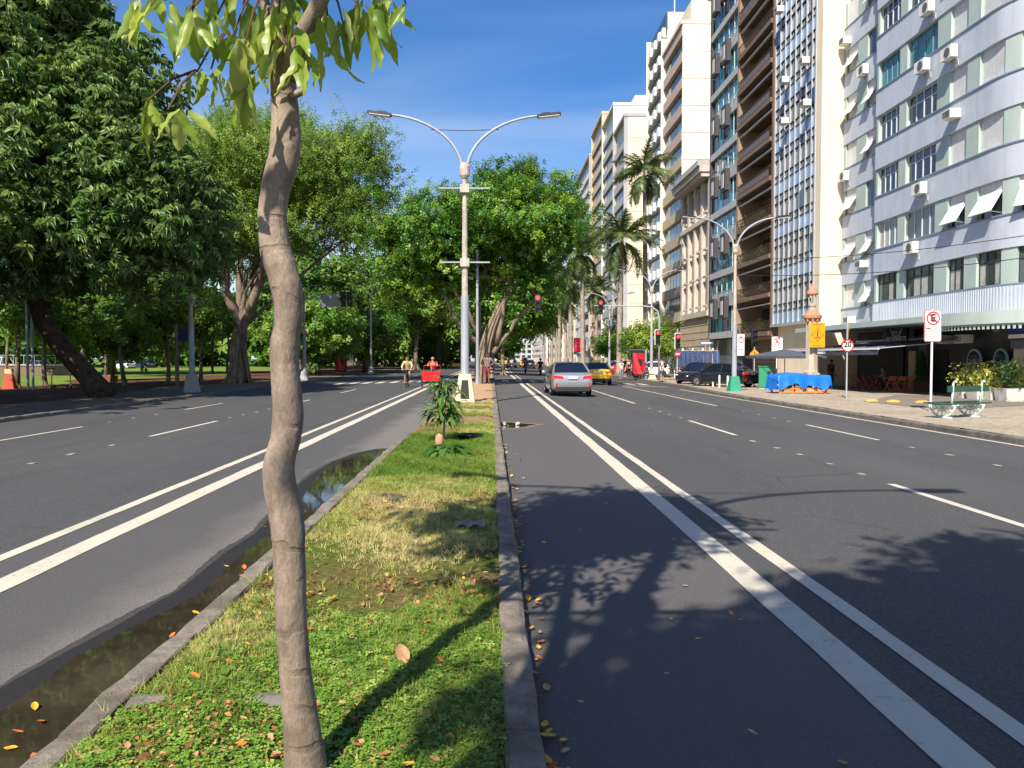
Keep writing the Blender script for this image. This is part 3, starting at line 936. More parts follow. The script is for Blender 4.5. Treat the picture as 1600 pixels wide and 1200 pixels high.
# ---- ground floor of the corner block
M_SHOPDK = mat('shop_dark_wall', (62, 63, 68), 0.7, var=0.2)
M_SHOPGN = mat('shop_green_wall', (28, 104, 64), 0.7, var=0.15)
M_BLGREY = mat('blue_grey_wall', (104, 112, 128), 0.8, var=0.1, dirt=0.2)
M_FACING = mat('stone_facing', (208, 192, 172), 0.8, var=0.12, vscale=2.5, bump=0.2, bscale=6, dirt=0.2)
SD = 1.9                                   # shop fronts stand back under the canopy
band('shop_wall', -5.9, ARC_S-0.2, SD, SD+0.4, 0, ZH(3.3), M_SHOPDK)
band('upper_shop_wall', ARC_S-0.2, S_END, SD-0.6, SD, ZH(2.05), ZH(3.1), M_BLGREY)
band('shop_wall', ARC_S-0.2, S_END, SD-0.45, SD, 0, ZH(2.049), M_FACING)
def spx(px): return s_of_px(px, SD-.05)
for px0, px1, z0, z1, m, nm in ((1330, 1338, 0, 2.1, M_GREEN, 'shop_pillar'), (1362, 1374, 0, 2.6, M_SHOPGN, 'shop_door'), (1376, 1397, 0, 3.0, M_FACING, 'shop_pillar'), (1398, 1412, 0, 2.6, M_SHOPGN, 'shop_door'), (1424, 1433, 0, 2.3, M_FACING, 'shop_pillar'), (1440, 1452, 0, 3.2, M_BLGREY, 'shop_pillar')):
    band(nm, spx(px0), spx(px1), SD-.12, SD-.003, 0.02, z1, m)
gate = band('roller_gate', spx(1457), spx(1484), SD-.06, SD-.001, 0.02, ZH(2.05), mat('gate_metal', (30, 38, 40), 0.55, 0.3, var=0.2))
for k in range(14):
    band('gate_slat', spx(1457)+.03, spx(1484)-.03, SD-.085, SD-.065, 0.1+k*.155, 0.18+k*.155, mat('gate_slat', (44, 54, 54), 0.5, 0.3, var=0.2), parent=blue)
M_ARCHF = mat('arch_frame', (128, 150, 150), 0.6, var=0.1)
for px0, px1, poster in ((1514, 1537, False), (1556, 1578, True)):
    s0, s1 = s_of_px(px0, SD-.5), s_of_px(px1, SD-.5)
    p, a = bpath((s0+s1)/2, SD-.47)
    w, h = s1-s0, 2.25
    def arch(w_, h_, n=12): return [(-w_/2, 0)] + [(w_/2*-math.cos(math.pi*k/n), h_-w_/2 + w_/2*math.sin(math.pi*k/n)) for k in range(n+1)] + [(w_/2, 0)]
    def arch_mesh(w_, h_, x0, x1):
        pr = arch(w_, h_); n = len(pr); mb = MB()
        mb.add([(x0, y, z) for y, z in pr] + [(x1, y, z) for y, z in pr], [tuple(range(n)), tuple(range(n, 2*n))[::-1]] + [(i, n+i, n+(i+1) % n, (i+1) % n) for i in range(n)])
        return mb
    o = arch_mesh(w, h, -.05, .02).build('arched_window', M_ARCHF, blue, loc=L(p, .1), rot=(0, 0, a))
    arch_mesh(w-.2, h-.1, -.06, -.03).build('pane', G_DARK, o)
    if poster:
        block('poster', -.075, -.062, -w/2+.1, w/2-.1, .35, 1.35, mat('red_poster', (168, 34, 40), 0.5, var=0.1), o)
        MB().ball((-.08, -.1, .75), (.008, .2, .35), 8, 6).build('poster_figure', mat('poster_white', (226, 214, 206), 0.6), o)
    else:
        g = MB()
        for k in range(1, 4): g.box(-.075, -.06, -w/2+.1, w/2-.1, k*.42-.02, k*.42+.02)
        for k in (-.16, .16): g.box(-.074, -.061, k-.015, k+.015, .05, 1.7)
        g.build('glazing_bar', M_ARCHF, o)
for px in (1490, 1518):
    s = s_of_px(px, SD-.6); p, a = bpath(s, SD-.62)
    ac_unit(blue, L(p, ZH(2.35)), 'window', a)

def text_mesh(txt, size, m, depth=0.006, name='lettering', bold=0.0):
    cu = bpy.data.curves.new('t', 'FONT')
    cu.body = txt; cu.size = size; cu.extrude = depth; cu.offset = bold; cu.align_x = 'CENTER'; cu.align_y = 'CENTER'
    o = bpy.data.objects.new('t', cu)
    me = o.to_mesh().copy()
    o.to_mesh_clear()
    bpy.data.objects.remove(o)
    me.materials.clear(); me.materials.append(m)
    me.name = name
    return me
M_BLACKP = mat('black_print', (24, 24, 26), 0.6, var=0.05)
M_WHITEP = mat('white_print', (238, 238, 234), 0.6, var=0.03)
M_REDP = mat('red_print', (206, 30, 40), 0.5, var=0.05)
M_PINKP = mat('pink_print', (226, 130, 160), 0.6, var=0.05)
FACE_STREET = (rad(90), 0, rad(-90))       # lettering that reads from the road (looks to -x)
FACE_US = (rad(90), 0, 0)                  # lettering that reads from where we stand (looks to -y)

# restaurant sign boxes and awning
def on_front(px, py, d):
    s = s_of_px(px, d); p, a = bpath(s, d)
    r = ray(px, py)
    return p, a, EYE + r[2]/r[1]*p.y
p, a, z = on_front(1346, 525, SD-.5)
sg = thing('restaurant_sign', 'black restaurant sign with white lettering and a green badge above the navy awning', 'sign', (p.x, p.y, z-.45))
block('sign_board', -.06, .06, -1.15, 1.15, 0, .95, M_BLACKP, sg)
block('back_panel', .07, .12, -1.6, 1.9, -.1, 1.5, M_BLGREY, sg)
link('lettering', text_mesh('BOUQUETS', .42, M_WHITEP, bold=.012), sg, (-.07, 0, .25), FACE_STREET)
MB().cbox((0, 0, 0), (.03, .5, .3)).build('green_badge', mat('badge_green', (30, 110, 70), .5), sg, loc=(-.075, 0, .68))
link('lettering', text_mesh('boteco', .17, M_WHITEP), sg, (-.095, 0, .68), FACE_STREET)
MB().cbox((-.075, .5, .7), (.03, .09, .5), rx=rad(-35)).build('crossed_bat', M_WHITEP, sg)
MB().cbox((-.075, -.5, .7), (.03, .09, .5), rx=rad(35)).build('crossed_bat', M_WHITEP, sg)
for px, py, nm in ((1322, 524, 'left'), (1371, 519, 'right')):
    p, a, z = on_front(px, py, SD-.5)
    o = thing('box_sign', 'small pink and blue box sign to the %s of the restaurant sign' % nm, 'sign', (p.x, p.y, z-.4))
    block('sign_board', -.05, .05, -.42, .42, 0, .85, mat('sign_navy', (40, 40, 84), .5), o)
    block('pink_field', -.065, -.052, -.36, .36, .1, .58, M_PINKP, o)
    block('blue_field', -.065, -.052, -.2, .2, .6, .78, mat('sign_blue', (70, 100, 180), .5), o)
ax0, ax1 = BX+SD-.4, BX-3.2               # awning from the wall to its front edge
ya, yb = 49.6, 37.6
aw = thing('awning', 'navy blue fabric awning over the restaurant tables', 'awning', (ax0, yb, 2.3))
M_NAVY = mat('navy_fabric', (48, 54, 92), 0.85, var=0.08, vscale=1.0)
npan = 6
for k in range(npan):
    y0, y1 = (ya-yb)*k/npan, (ya-yb)*(k+1)/npan
    mb = MB()
    mb.grid(lambda u, v: ((ax1-ax0)*v, y0+.02 + (y1-y0-.04)*u, .34-.52*v - .05*math.sin(math.pi*v)), 4, 6)
    mb.build('awning_panel', M_NAVY, aw)
for k in range(npan+1):
    y0 = (ya-yb)*k/npan
    MB().tube([(0, y0, .32), ((ax1-ax0)*.5, y0, .02), (ax1-ax0, y0, -.20)], .025, 5).build('awning_rib', M_ALU, aw)
block('front_bar', ax1-ax0-.05, ax1-ax0+.02, 0, ya-yb, -.26, -.17, M_WHITE, aw)
vl = MB()
vl.grid(lambda u, v: (ax1-ax0-.03+.02*math.sin(u*40), (ya-yb)*u, -.26-.26*v), 60, 2)
vl.build('valance', mat('valance_fabric', (66, 68, 84), 0.85, var=0.1), aw)
link('lettering', text_mesh('BOUQUETS', .2, M_WHITEP), aw, (ax1-ax0-.07, 6.5, -.39), FACE_STREET)
block('wall_bracket', -.1, .1, 0, ya-yb, .27, .44, M_ALU, aw)
p, a, z = on_front(1576, 515, SD-.72)
so = thing('shop_sign', 'dark shop sign with grey lettering under the slatted canopy at the right edge', 'sign', (p.x, p.y, z-.5), a)
block('sign_board', -.05, .05, -1.3, .95, 0, .95, M_SHOPDK, so)
link('lettering', text_mesh('RIO DOCE', .3, mat('grey_letter', (150, 150, 140), .6)), so, (-.06, -.3, .72), FACE_STREET)
block('emblem', -.066, -.052, .5, .84, .42, .86, mat('emblem_grey', (120, 120, 116), .6), so)
bs = thing('banner_sign', 'small blue and white sign hanging below the dark shop sign', 'sign', (p.x-.25, p.y-1.0, z-.42), a)
block('blue_field', -.03, .03, -.55, .5, .17, .62, mat('banner_blue', (24, 44, 150), .5), bs)
block('white_field', -.03, .03, -.55, .5, 0, .168, M_WHITEP, bs)

# ======== glass curtain-wall building with a cream flank
Y1, Y2, Y3, Y4, Y5, Y6, Y7 = 51.45, 59.45, 68.34, 77.0, 88.75, 98.8, 108.4
gb = Bld('office_tower', 'glass curtain wall building with blue panels and a cream side wall', Y1-.9, Y2)
gb.b('wall', 0, gb.W-.002, .35, 16, 0, 47, M_CREAM)
gb.b('corner_pier', 0, .9, -.25, .349, 0, 47.2, M_CREAM)
gb.b('edge_pier', .9, 1.05, -.3, .34, 4.5, 47, M_ALU)
GX0, nb, FH = 1.05, 8, 3.28
bw = (gb.W - GX0 - .1)/nb
for k in range(nb+1):
    gb.b('mullion', GX0+bw*k-.035, GX0+bw*k+.035, -.13, .05, 4.5, 47, M_ALU)
fl0 = 4.55
for fl in range(13):
    z = fl0 + FH*fl
    for q, (a, b) in enumerate(((0, .92), (.98, 1.42), (1.48, 2.62), (2.68, FH-.06))):
        gb.b('transom', GX0, gb.W-.1, -.08, .06, z+b, z+b+.06, M_DFRAME)
        for k in range(nb):
            u0, u1 = GX0+bw*k+.05, GX0+bw*(k+1)-.05
            if q == 0: gb.b('spandrel_panel', u0, u1, -.03, .05, z+a, z+b, G_SPAN)
            elif q == 2: gb.b('window_pane', u0, u1, 0.02 if R.random() > .12 else -.12, .06, z+a, z+b, R.choice([G_BLUE, G_BLUE, G_DARK, G_GREYG]) if fl > 4 else R.choice([G_GREYG, G_GREYG, G_DARK]))
            elif fl < 11: gb.b('small_pane', u0, u1, 0.0, .06, z+a, z+b, R.choice([G_DARK, G_GREYG]))
gb.b('ground_floor', .9, gb.W, 1.2, 1.5, 0, 4.5, M_DGREY)
gb.b('soffit', .9, gb.W, -.3, 1.2, 4.3, 4.5, M_ALU)
for k in range(5):
    gb.b('garage_slat', 1.2, gb.W-.3, 1.1, 1.19, .5+k*.72, 1.08+k*.72, M_SANDB)
for px, py in ((1223, 16), (1263, 96), (1265, 162), (1231, 126), (1230, 190)):
    r = ray(px, py); t = 21.75/r[0]
    if Y1+.2 < r[1]*t < Y2: ac_unit(gb.root, (-.25, r[1]*t-gb.root.location.y, EYE+r[2]*t-BASE-.2), 'window')

# ======== brown balcony building
bb = Bld('balcony_block', 'brown apartment building with deep stacked balconies and dark railings', Y2+.003, Y3)
bb.b('wall', 0, bb.W, 2.0, 15, 0, 40.5, M_TAN)
bb.b('side_fin', 0, .3, -.2, 1.999, 3.6, 40.5, M_BROWN)
bb.b('side_fin', bb.W-.45, bb.W-.002, -.2, 1.999, 3.6, 40.5, M_TAN)
for fl in range(12):
    z = 3.7 + 3.02*fl
    bb.b('balcony_slab', .3, bb.W-.45, -.35, 2.0, z, z+.34, M_BROWN)
    bb.b('ceiling_beam', .3, bb.W-.45, -.1, .1, z+2.48, z+2.56, M_WHITE)
    rl = MB()
    rl.box(-.30, -.24, .32, bb.W-.47, 1.12, 1.18).box(-.29, -.25, .32, bb.W-.47, .42, .46)
    n = 26
    for k in range(n+1):
        u = .34 + (bb.W-.85)*k/n
        rl.box(-.285, -.255, u-.015, u+.015, .46, 1.12)
    rl.build('railing', M_RAIL, bb.root, loc=(0, 0, z))
    if fl in (4, 5, 6, 7, 9): bb.b('railing_screen', .9, bb.W-.8, -.235, -.225, z+.46, z+1.1, mat('screen_grey', (112, 112, 116), .5))
    for k in range(4):
        u0 = .8 + k*(bb.W-1.6)/4
        w = bb.b('window', u0, u0+(bb.W-1.6)/4-.12, 1.9, 1.997, z+.4, z+2.5, M_DFRAME)
        bb.b('pane', u0+.06, u0+(bb.W-1.6)/4-.18, 1.88, 1.897, z+.46, z+2.44, R.choice([G_DARK, G_GREYG, G_DARK]))
    bb.b('recess_shade_panel', .31, .5, .2, 1.9, z+.34, z+3.0, M_RECESS)  # near-black lining: the deep shade of the balcony recess, put into its colour
    if fl < 5:
        foliage_patch('potted_plants', bb.root, (.15, bb.W-1.3, z+.5), (.6, 1.4, 1.1), 260, 50+fl)
        foliage_patch('potted_plants', bb.root, (.2, bb.W*.4, z+.5), (.5, 2.2, .9), 220, 70+fl)
bb.b('ground_floor', 0, bb.W, 1.4, 1.999, 0, 3.7, M_SANDB)
for k in range(5): bb.b('garage_slat', .4, bb.W-.4, 1.3, 1.38, .4+k*.62, .9+k*.62, M_BROWN)

# ======== teal glass building with grey boxes
tb = Bld('teal_glass_block', 'narrow teal glass apartment building with grey slabs and dark hanging boxes', Y3+.003, Y4)
tb.b('wall', 0, tb.W, .6, 14, 0, 41, M_DGREY)
tb.b('side_fin', tb.W-.5, tb.W-.002, -.15, .599, 4, 41, M_DGREY)
for fl in range(13):
    z = 4.1 + 2.92*fl
    tb.b('slab', 0, tb.W-.5, -.22 if fl % 2 == 0 else -.12, .6, z-.30, z+.30, M_GREY)
    n = 5
    for k in range(n):
        u0 = .05 + k*(tb.W-.6)/n; u1 = u0 + (tb.W-.6)/n
        tb.b('pane', u0+.05, u1-.04, .06, .12, z+.30, z+2.62, R.choice([G_TEAL, G_TEAL, G_BLUE]))
        tb.b('mullion', u0-.03, u0+.04, .02, .3, z+.30, z+2.62, M_WFRAME)
    tb.b('transom', .05, tb.W-.55, .12, .28, z+1.9, z+1.96, M_WFRAME)
    if fl % 2 == 0:
        for k, u in enumerate((1.9, 5.2)):
            o = tb.b('hanging_box', u, u+1.5, -.62, -.221, z+1.55, z+3.5, M_DGREY)
            tb.b('box_panel', u+.45, u+1.05, -.68, -.622, z+1.8, z+3.1, M_GREY)
    else:
        rl = MB()
        for k in range(20): rl.box(-.11, -.08, .1+k*.39, .13+k*.39, .32, 1.15)
        rl.box(-.12, -.07, .1, tb.W-.55, 1.15, 1.2)
        rl.build('railing', M_ALU, tb.root, loc=(0, 0, z))
tb.b('ground_floor', 0, tb.W, .4, .599, 0, 3.7, G_GREYG)

# ======== beige classical palace
pb = Bld('palace', 'low beige classical building with pilasters and a heavy dentilled cornice', Y4+.003, Y5-.003)
pb.b('wall', 0, pb.W, .3, 14, 0, 21.2, M_STONE)
pb.b('base_storey', -0.001, pb.W, 0.0, .299, 0, 6.2, M_YSTONE)
for k in range(8): pb.b('base_course', 0, pb.W, -.06, -.001, .3+k*.72, .92+k*.72, M_YSTONE)
pb.b('string_course', 0, pb.W, -.35, .3, 6.2, 6.75, M_STONE)
pb.b('string_course', 0, pb.W, -.22, .3, 15.9, 16.35, M_STONE)
pb.b('cornice', 0, pb.W, -1.15, .3, 20.6, 21.2, M_STONE)
pb.b('cornice_crown', 0, pb.W, -1.35, .4, 21.2, 21.75, M_GREY)
for k in range(24):
    pb.b('dentil', .15+k*.485, .40+k*.485, -.95, -.001, 20.15, 20.6, M_STONE)
for k in range(5):
    u = .2 + k*(pb.W-.9)/4
    pb.b('pilaster', u, u+.55, -.12, .299, 6.75, 15.9, M_STONE)
    pb.b('pilaster', u, u+.55, -.10, .299, 16.35, 20.15, M_STONE)
    if k < 4:
        for fl, (a, b) in enumerate(((7.4, 9.2), (10.4, 12.2), (13.2, 15.2), (17.0, 19.4), (2.9, 4.6))):
            w = pb.b('window', u+1.1, u+2.1, .2, .301 if fl < 4 else .29, a, b, M_DFRAME)
            pb.b('pane', u+1.2, u+2.0, .18, .199, a+.1, b-.1, G_DARK)
            pb.b('window_sill', u+.95, u+2.25, -.1, .19, a-.22, a-.01, M_STONE)

# ======== tall white-flanked building with pink and ochre bands
wb = Bld('banded_tower', 'tall apartment building with pink and ochre bands and a stained white side wall', Y5, Y6)
wb.b('wall', .12, wb.W, .4, 15, 0, 40.2, M_OFFW)
for k in range(13):
    wb.b('wall_panel', 0, .119, -.05, 15, .2+k*3.08, 3.22+k*3.08, M_OFFW)
wb.b('penthouse', 1.0, wb.W+6, 1.2, 13, 40.2, 43.4, M_CREAM)
wb.b('penthouse_roof', .8, wb.W+6.2, 3.0, 13.2, 43.4, 45.0, M_CREAM)
wb.b('roof_slab', -.05, wb.W, -.3, 15, 40.21, 40.6, M_CREAM)
cols_w = [M_SANDB, M_SANDB, M_SANDB, M_OCHB, M_SANDB, M_OCHB, M_OCHB, M_OCHB, M_PINKB, M_PINKB, M_PINKB, M_PINKB, M_PINKB]
for fl in range(13):
    z = 3.2 + 2.98*fl
    if fl < 12:
        for k in range(6):
            u0 = .2 + k*(wb.W-.5)/6
            wb.b('window', u0+.03, u0+(wb.W-.5)/6-.03, .30, .39, z+1.15, z+2.97, M_WFRAME)
            wb.b('pane', u0+.1, u0+(wb.W-.5)/6-.1, .27, .299, z+1.22, z+2.9, R.choice([G_GREYG, G_TEAL, G_DARK]))
    wb.b('spandrel', .12, wb.W-.3, -.1, .39, z, z+1.15, cols_w[fl])
wb.b('edge_fin', wb.W-.3, wb.W, -.35, .39, 3, 42.5, M_OFFW)
wb.b('ground_floor', .13, wb.W, -.02, .39, 0, 3.19, M_GREY)

# ======== white building with row upon row of small fins
fb = Bld('finned_tower', 'tall white apartment building with scalloped white balcony panels', Y6+.003, Y7)
fb.b('wall', 0, fb.W, .5, 14, 0, 46, M_OFFW)
fb.b('end_wall', fb.W-.15, fb.W, -.3, .499, 3, 46, M_OFFW)
for fl in range(14):
    z = 3.2 + 3.05*fl
    fb.b('window_band', 0, fb.W-.16, .3, .49, z+1.2, z+3.04, G_GREYG)
    for k in range(7):
        u = .1 + k*(fb.W-.4)/7
        fb.b('balcony_panel', u, u+.95, -.35 if k % 2 else -.15, .29, z+.1, z+1.2, M_WHITE)
    fb.b('slab', 0, fb.W-.16, -.1, .49, z-.1, z+.099, M_GREY)
fb.b('antenna_mast', 3, 3.15, 2, 2.15, 46, 49, M_ALU)
fb.b('antenna_mast', 5, 5.12, 1.4, 1.52, 46, 48, M_ALU)

# ======== the row beyond the side street
def far_block(name, label, y0, y1, H_, wallm, bandm, glassm, nwin, pitch=3.0, x=22.0, flank=None, top=0):
    f = Bld(name, label, y0, y1, x)
    f.b('wall', 0, f.W, .4, 16, 0, H_, flank or wallm)
    f.b('edge_fin', 0, .3, -.25, .399, 2, H_, wallm)
    f.b('edge_fin', f.W-.3, f.W-.003, -.25, .399, 2, H_, wallm)
    n = int((H_-3.6)/pitch)
    for fl in range(n):
        z = 3.6 + pitch*fl
        f.b('spandrel', .3, f.W-.3, -.12, .39, z, z+pitch*.42, bandm)
        for k in range(nwin):
            u0 = .45 + k*(f.W-.9)/nwin
            f.b('window', u0, u0+(f.W-.9)/nwin-.25, .2, .39, z+pitch*.42, z+pitch-.05, glassm)
    f.b('roof_slab', -.1, f.W, -.3, 16, H_, H_+.5, wallm)
    if top: f.b('water_tank_house', 2, f.W-2, 4, 12, H_+.5, H_+.5+top, wallm)
    return f
cb = far_block('cream_tower', 'cream walled tower behind the tallest palm with grey balconies', 126.6, 137.8, 41.5, M_GREY, M_GREY, G_DARK, 3, flank=M_CREAM, top=0)
for k in range(12): cb.b('wall_joint', -.03, -.001, .5, 16, 5+k*3.0, 5.08+k*3.0, M_SANDB)
cb.b('ground_floor', -.02, 0, .6, 15, 0, 4.4, M_DGREY)
far_block('white_tower', 'white tower with grey balcony rows beyond the cream tower', 138.0, 152.0, 47, M_OFFW, M_GREY, G_GREYG, 4, top=2)
far_block('ochre_tower', 'ochre tower with small dark windows far down the avenue', 152.3, 168.5, 50, M_ORANGE, M_ORANGE, G_DARK, 5)
far_block('grey_balcony_tower', 'grey tower with rounded balconies half hidden by the median tree', 172, 200, 47, M_GREY, M_OFFW, G_DARK, 6)
far_block('peach_block', 'low peach building seen between the far palm trunks', 203, 232, 26, M_PEACH, M_PEACH, G_GREYG, 6)
far_block('pale_peach_block', 'pale building beyond the peach one down the avenue', 236, 300, 30, M_CREAM, M_OFFW, G_GREYG, 10)
far_block('distant_block', 'most distant white building at the end of the avenue', 306, 420, 27, M_OFFW, M_OFFW, G_GREYG, 16)
eb = Bld('end_block', 'grey building closing the view at the end of the avenue', 470, 490, -14)
eb.b('wall', 0, 20, 0, 50, 0, 12, M_GREY)
for fl in range(3):
    for k in range(14): eb.b('window', -.1, -.001, 2+k*3.4, 4.2+k*3.4, 2+fl*3.2, 3.8+fl*3.2, G_DARK)

# ---------------------------------------------------------------- trees
def ray_leaf(k, n, L_, w, rise, droop, r0=0.02):
    """one folded leaf of a rosette"""
    a = 2*math.pi*k/n
    c, s = math.cos(a), math.sin(a)
    def P(r, t, z): return (r*c - t*s, r*s + t*c, z)
    m = L_*0.5
    return [P(r0, 0, 0), P(m, -w/2, rise-.15*w), P(L_, 0, -droop), P(m, w/2, rise-.15*w)]
def rosette(n, L_, w, rise, droop, seed):
    r = random.Random(seed); v, f = [], []
    for k in range(n):
        b = len(v)
        v += ray_leaf(k + r.uniform(-.3, .3), n, L_*r.uniform(.75, 1.15), w*r.uniform(.85, 1.15), rise*r.uniform(.3, 1.4), droop*r.uniform(.5, 1.4))
        f += [(b, b+1, b+2), (b, b+2, b+3)]
    return np.array(v, np.float32), np.array(f, np.int32)
def sprig(n, Ls, w, length, seed):
    """small leaves set around a short twig"""
    r = random.Random(seed); v, f = [], []
    for k in range(n):
        z = length*(k+.5)/n - length*.4
        q = ray_leaf(k*2.4 + r.uniform(-.3, .3), 6.283, Ls*r.uniform(.8, 1.2), w, .1*Ls, r.uniform(-.3, .5)*Ls, .01)
        b = len(v)
        v += [(x, y, zz+z) for x, y, zz in q]
        f += [(b, b+1, b+2), (b, b+2, b+3)]
    return np.array(v, np.float32), np.array(f, np.int32)
T_MANGO = [rosette(9, .30, .085, .07, .16, s) for s in (1, 2, 3)]
T_FICUS = [sprig(10, .14, .085, .30, s) for s in (4, 5, 6)]
T_FINE = [sprig(10, .105, .055, .36, s) for s in (7, 8, 9)]
T_SPARSE = [sprig(6, .21, .13, .36, s) for s in (31, 32, 33)]
T_BIG = [rosette(8, .42, .17, .08, .14, s) for s in (11, 12)]
T_FAR = [rosette(6, .60, .30, .15, .2, s) for s in (21, 22)]

def in_lobes(g, lobes, n, shell=0.55, lump=0.22):
    """points through the crown: thick near each lobe's surface, lumpy outline"""
    w = np.array([l[3]*l[4]*l[5] for l in lobes])**0.72
    idx = g.choice(len(lobes), n, p=w/w.sum())
    lo = np.array(lobes)[idx]
    d = g.normal(size=(n, 3)); d /= np.linalg.norm(d, axis=1, keepdims=True)
    # lumps: fixed bumps per lobe
    ph = np.random.default_rng(5).uniform(0, 6.28, (len(lobes), 6))[idx]
    b = np.sin(d[:, 0]*5+ph[:, 0]) * np.sin(d[:, 1]*5+ph[:, 1]) + .6*np.sin(d[:, 2]*8+ph[:, 2])*np.sin(d[:, 0]*9+ph[:, 3]) + .5*np.sin(d[:, 1]*11+ph[:, 4])*np.sin(d[:, 2]*10+ph[:, 5])
    r = (1 - (1-shell)*g.random(n)**1.6) * (1 + lump*b)
    return lo[:, :3] + d*lo[:, 3:]*r[:, None], d, b

def crown_mesh(name, lobes, n, templates, m, seed, scale=1.0, up=0.5, shell=.55, lump=.2, clump=None, tone=0.5):
    g = np.random.default_rng(seed)
    if clump:                                  # sprays: several sprigs gathered about each point
        k, rad_ = clump
        c, d, b = in_lobes(g, lobes, n//k, shell, lump)
        pos = np.repeat(c, k, 0) + g.normal(size=(n//k*k, 3))*rad_*np.array([1, 1, .6])
        d = np.repeat(d, k, 0); ct = np.repeat(g.normal(0, .16, n//k), k)
        n = n//k*k
    else:
        pos, d, b = in_lobes(g, lobes, n, shell, lump)
        ct = g.normal(0, .12, n)
    z = d*(1-up) + np.array([0, 0, up]) + g.normal(0, .35, (n, 3))
    fr = frames_from(z, g)
    sc = g.uniform(.7, 1.3, n)*scale
    tint = np.clip(tone + ct + g.normal(0, .1, n), 0, 1)
    V, F, T, off = [], [], [], 0
    which = g.integers(0, len(templates), n)
    for k, (tv, tf) in enumerate(templates):
        q = which == k
        v, f, t = scatter(tv, tf, pos[q], fr[q], sc[q], tint[q])
        V.append(v); F.append(f+off); T.append(t); off += len(v)
    return np_mesh(name, np.concatenate(V), np.concatenate(F), m, np.concatenate(T))

def bend(p0, p1, k, r, n=6):
    """a wavering line from p0 to p1"""
    p0, p1 = Vector(p0), Vector(p1)
    side = Vector((r.uniform(-1, 1), r.uniform(-1, 1), r.uniform(-.3, .8)))*k*(p1-p0).length
    return [p0.lerp(p1, i/n) + side*math.sin(math.pi*i/n) + Vector((r.uniform(-1, 1), r.uniform(-1, 1), r.uniform(-1, 1)))*(.03*(p1-p0).length if 0 < i < n else 0) for i in range(n+1)]
def limbs(mb, start, lobes, r0, seed, per=3, n=7):
    """boughs from the fork into each lobe, then lesser branches"""
    r = random.Random(seed)
    for lb in lobes:
        c = Vector(lb[:3])
        line = bend(start, c, .12, r)
        k = max(.35, min(1, (lb[3]*lb[5])**.5/4))
        mb.tube(line, [r0*k*(1-.72*i/6) for i in range(7)], n, False)
        for j in range(per):
            s = line[r.randint(2, 5)]
            e = c + Vector((r.uniform(-.8, .8)*lb[3], r.uniform(-.8, .8)*lb[4], r.uniform(-.4, .85)*lb[5]))
            sub = bend(s, e, .15, r)
            mb.tube(sub, [r0*k*.42*(1-.85*i/6) for i in range(7)], 5, False)
            for q in range(2):
                s2 = sub[r.randint(2, 5)]
                e2 = s2 + Vector((r.uniform(-.5, .5)*lb[3], r.uniform(-.5, .5)*lb[4], r.uniform(-.2, .5)*lb[5]))
                mb.tube(bend(s2, e2, .15, r, 4), [r0*k*.18*(1-.8*i/4) for i in range(5)], 4, False)

def make_tree(name, label, base, trunk, tr, lobes, n, templates, lm, bm, seed, scale=1.0, up=.5, group=None, per=3, shell=.55, lump=.2, clump=None, tone=.5, r0=None, sides=10, flare=True, roots=0):
    root = thing(name, label, 'tree', base, 0, group)
    mb = MB()
    pts = [Vector(p) for p in trunk]
    mb.tube(pts, tr, sides, True)
    if flare:
        r = random.Random(seed)
        for k in range(6):
            a = 2*math.pi*k/6 + r.uniform(-.3, .3)
            e = Vector((math.cos(a), math.sin(a), 0))
            mb.tube([pts[0]+e*tr[0]*.5+Vector((0, 0, tr[0]*2.2)), pts[0]+e*tr[0]*.95+Vector((0, 0, tr[0]*.7)), pts[0]+e*tr[0]*1.9+Vector((0, 0, -.03))], [tr[0]*.45, tr[0]*.38, tr[0]*.16], 6, False)
    limbs(mb, pts[-1], lobes, r0 or tr[-1]*.8, seed, per)
    if roots:                                   # aerial roots and stems wound about the trunk
        r = random.Random(seed+1)
        for k in range(roots):
            a = r.uniform(0, 6.28); w = r.uniform(-.8, .8)
            line = []
            for i in range(8):
                t = i/7
                j = t*(len(pts)-1); q = pts[int(j)].lerp(pts[min(int(j)+1, len(pts)-1)], j-int(j))
                rr_ = np.interp(j, range(len(tr)), tr)
                line.append(q + Vector((math.cos(a+w*t), math.sin(a+w*t), 0))*(rr_*(1.0+.35*(1-t))))
            mb.tube(line, [r.uniform(.05, .12)*(tr[0]/.55)]*8, 6, False)
    mb.build('trunk', bm, root, smooth=True)
    if n: link('crown', crown_mesh('crown', lobes, n, templates, lm, seed, scale, up, shell, lump, clump, tone), root)
    return root

L_MANGO = leaf_mat('mango_leaf', (38, 70, 28), (84, 124, 52), (176, 196, 112), rough=.42, trans=.3, spec=.45)
L_FICUS = leaf_mat('ficus_leaf', (34, 74, 22), (72, 122, 36), (150, 176, 58), rough=.4, trans=.34, spec=.45)
L_YELLOW = leaf_mat('fine_leaf', (66, 102, 34), (108, 140, 50), (160, 178, 82), rough=.5, trans=.38, spec=.3)
L_PARK = leaf_mat('park_leaf', (44, 84, 30), (88, 134, 46), (164, 186, 78), rough=.45, trans=.38, spec=.35)
L_WOOD = leaf_mat('wood_leaf', (40, 76, 30), (78, 120, 46), (144, 168, 76), rough=.5, trans=.35, spec=.3)
B_GREY = bark_mat('grey_bark', (92, 80, 68), (150, 134, 116), 5, .3, .6)
B_DARK = bark_mat('dark_bark', (52, 44, 38), (96, 82, 68), 5, .35, .7)
B_FICUS = bark_mat('ficus_bark', (98, 84, 70), (168, 150, 130), 6, .18, .7)

def rel(b, *ps): return [tuple(Vector(p)-Vector(b)) for p in ps]
def rell(b, lobes): return [(l[0]-b[0], l[1]-b[1], l[2]-b[2]) + tuple(l[3:]) for l in lobes]

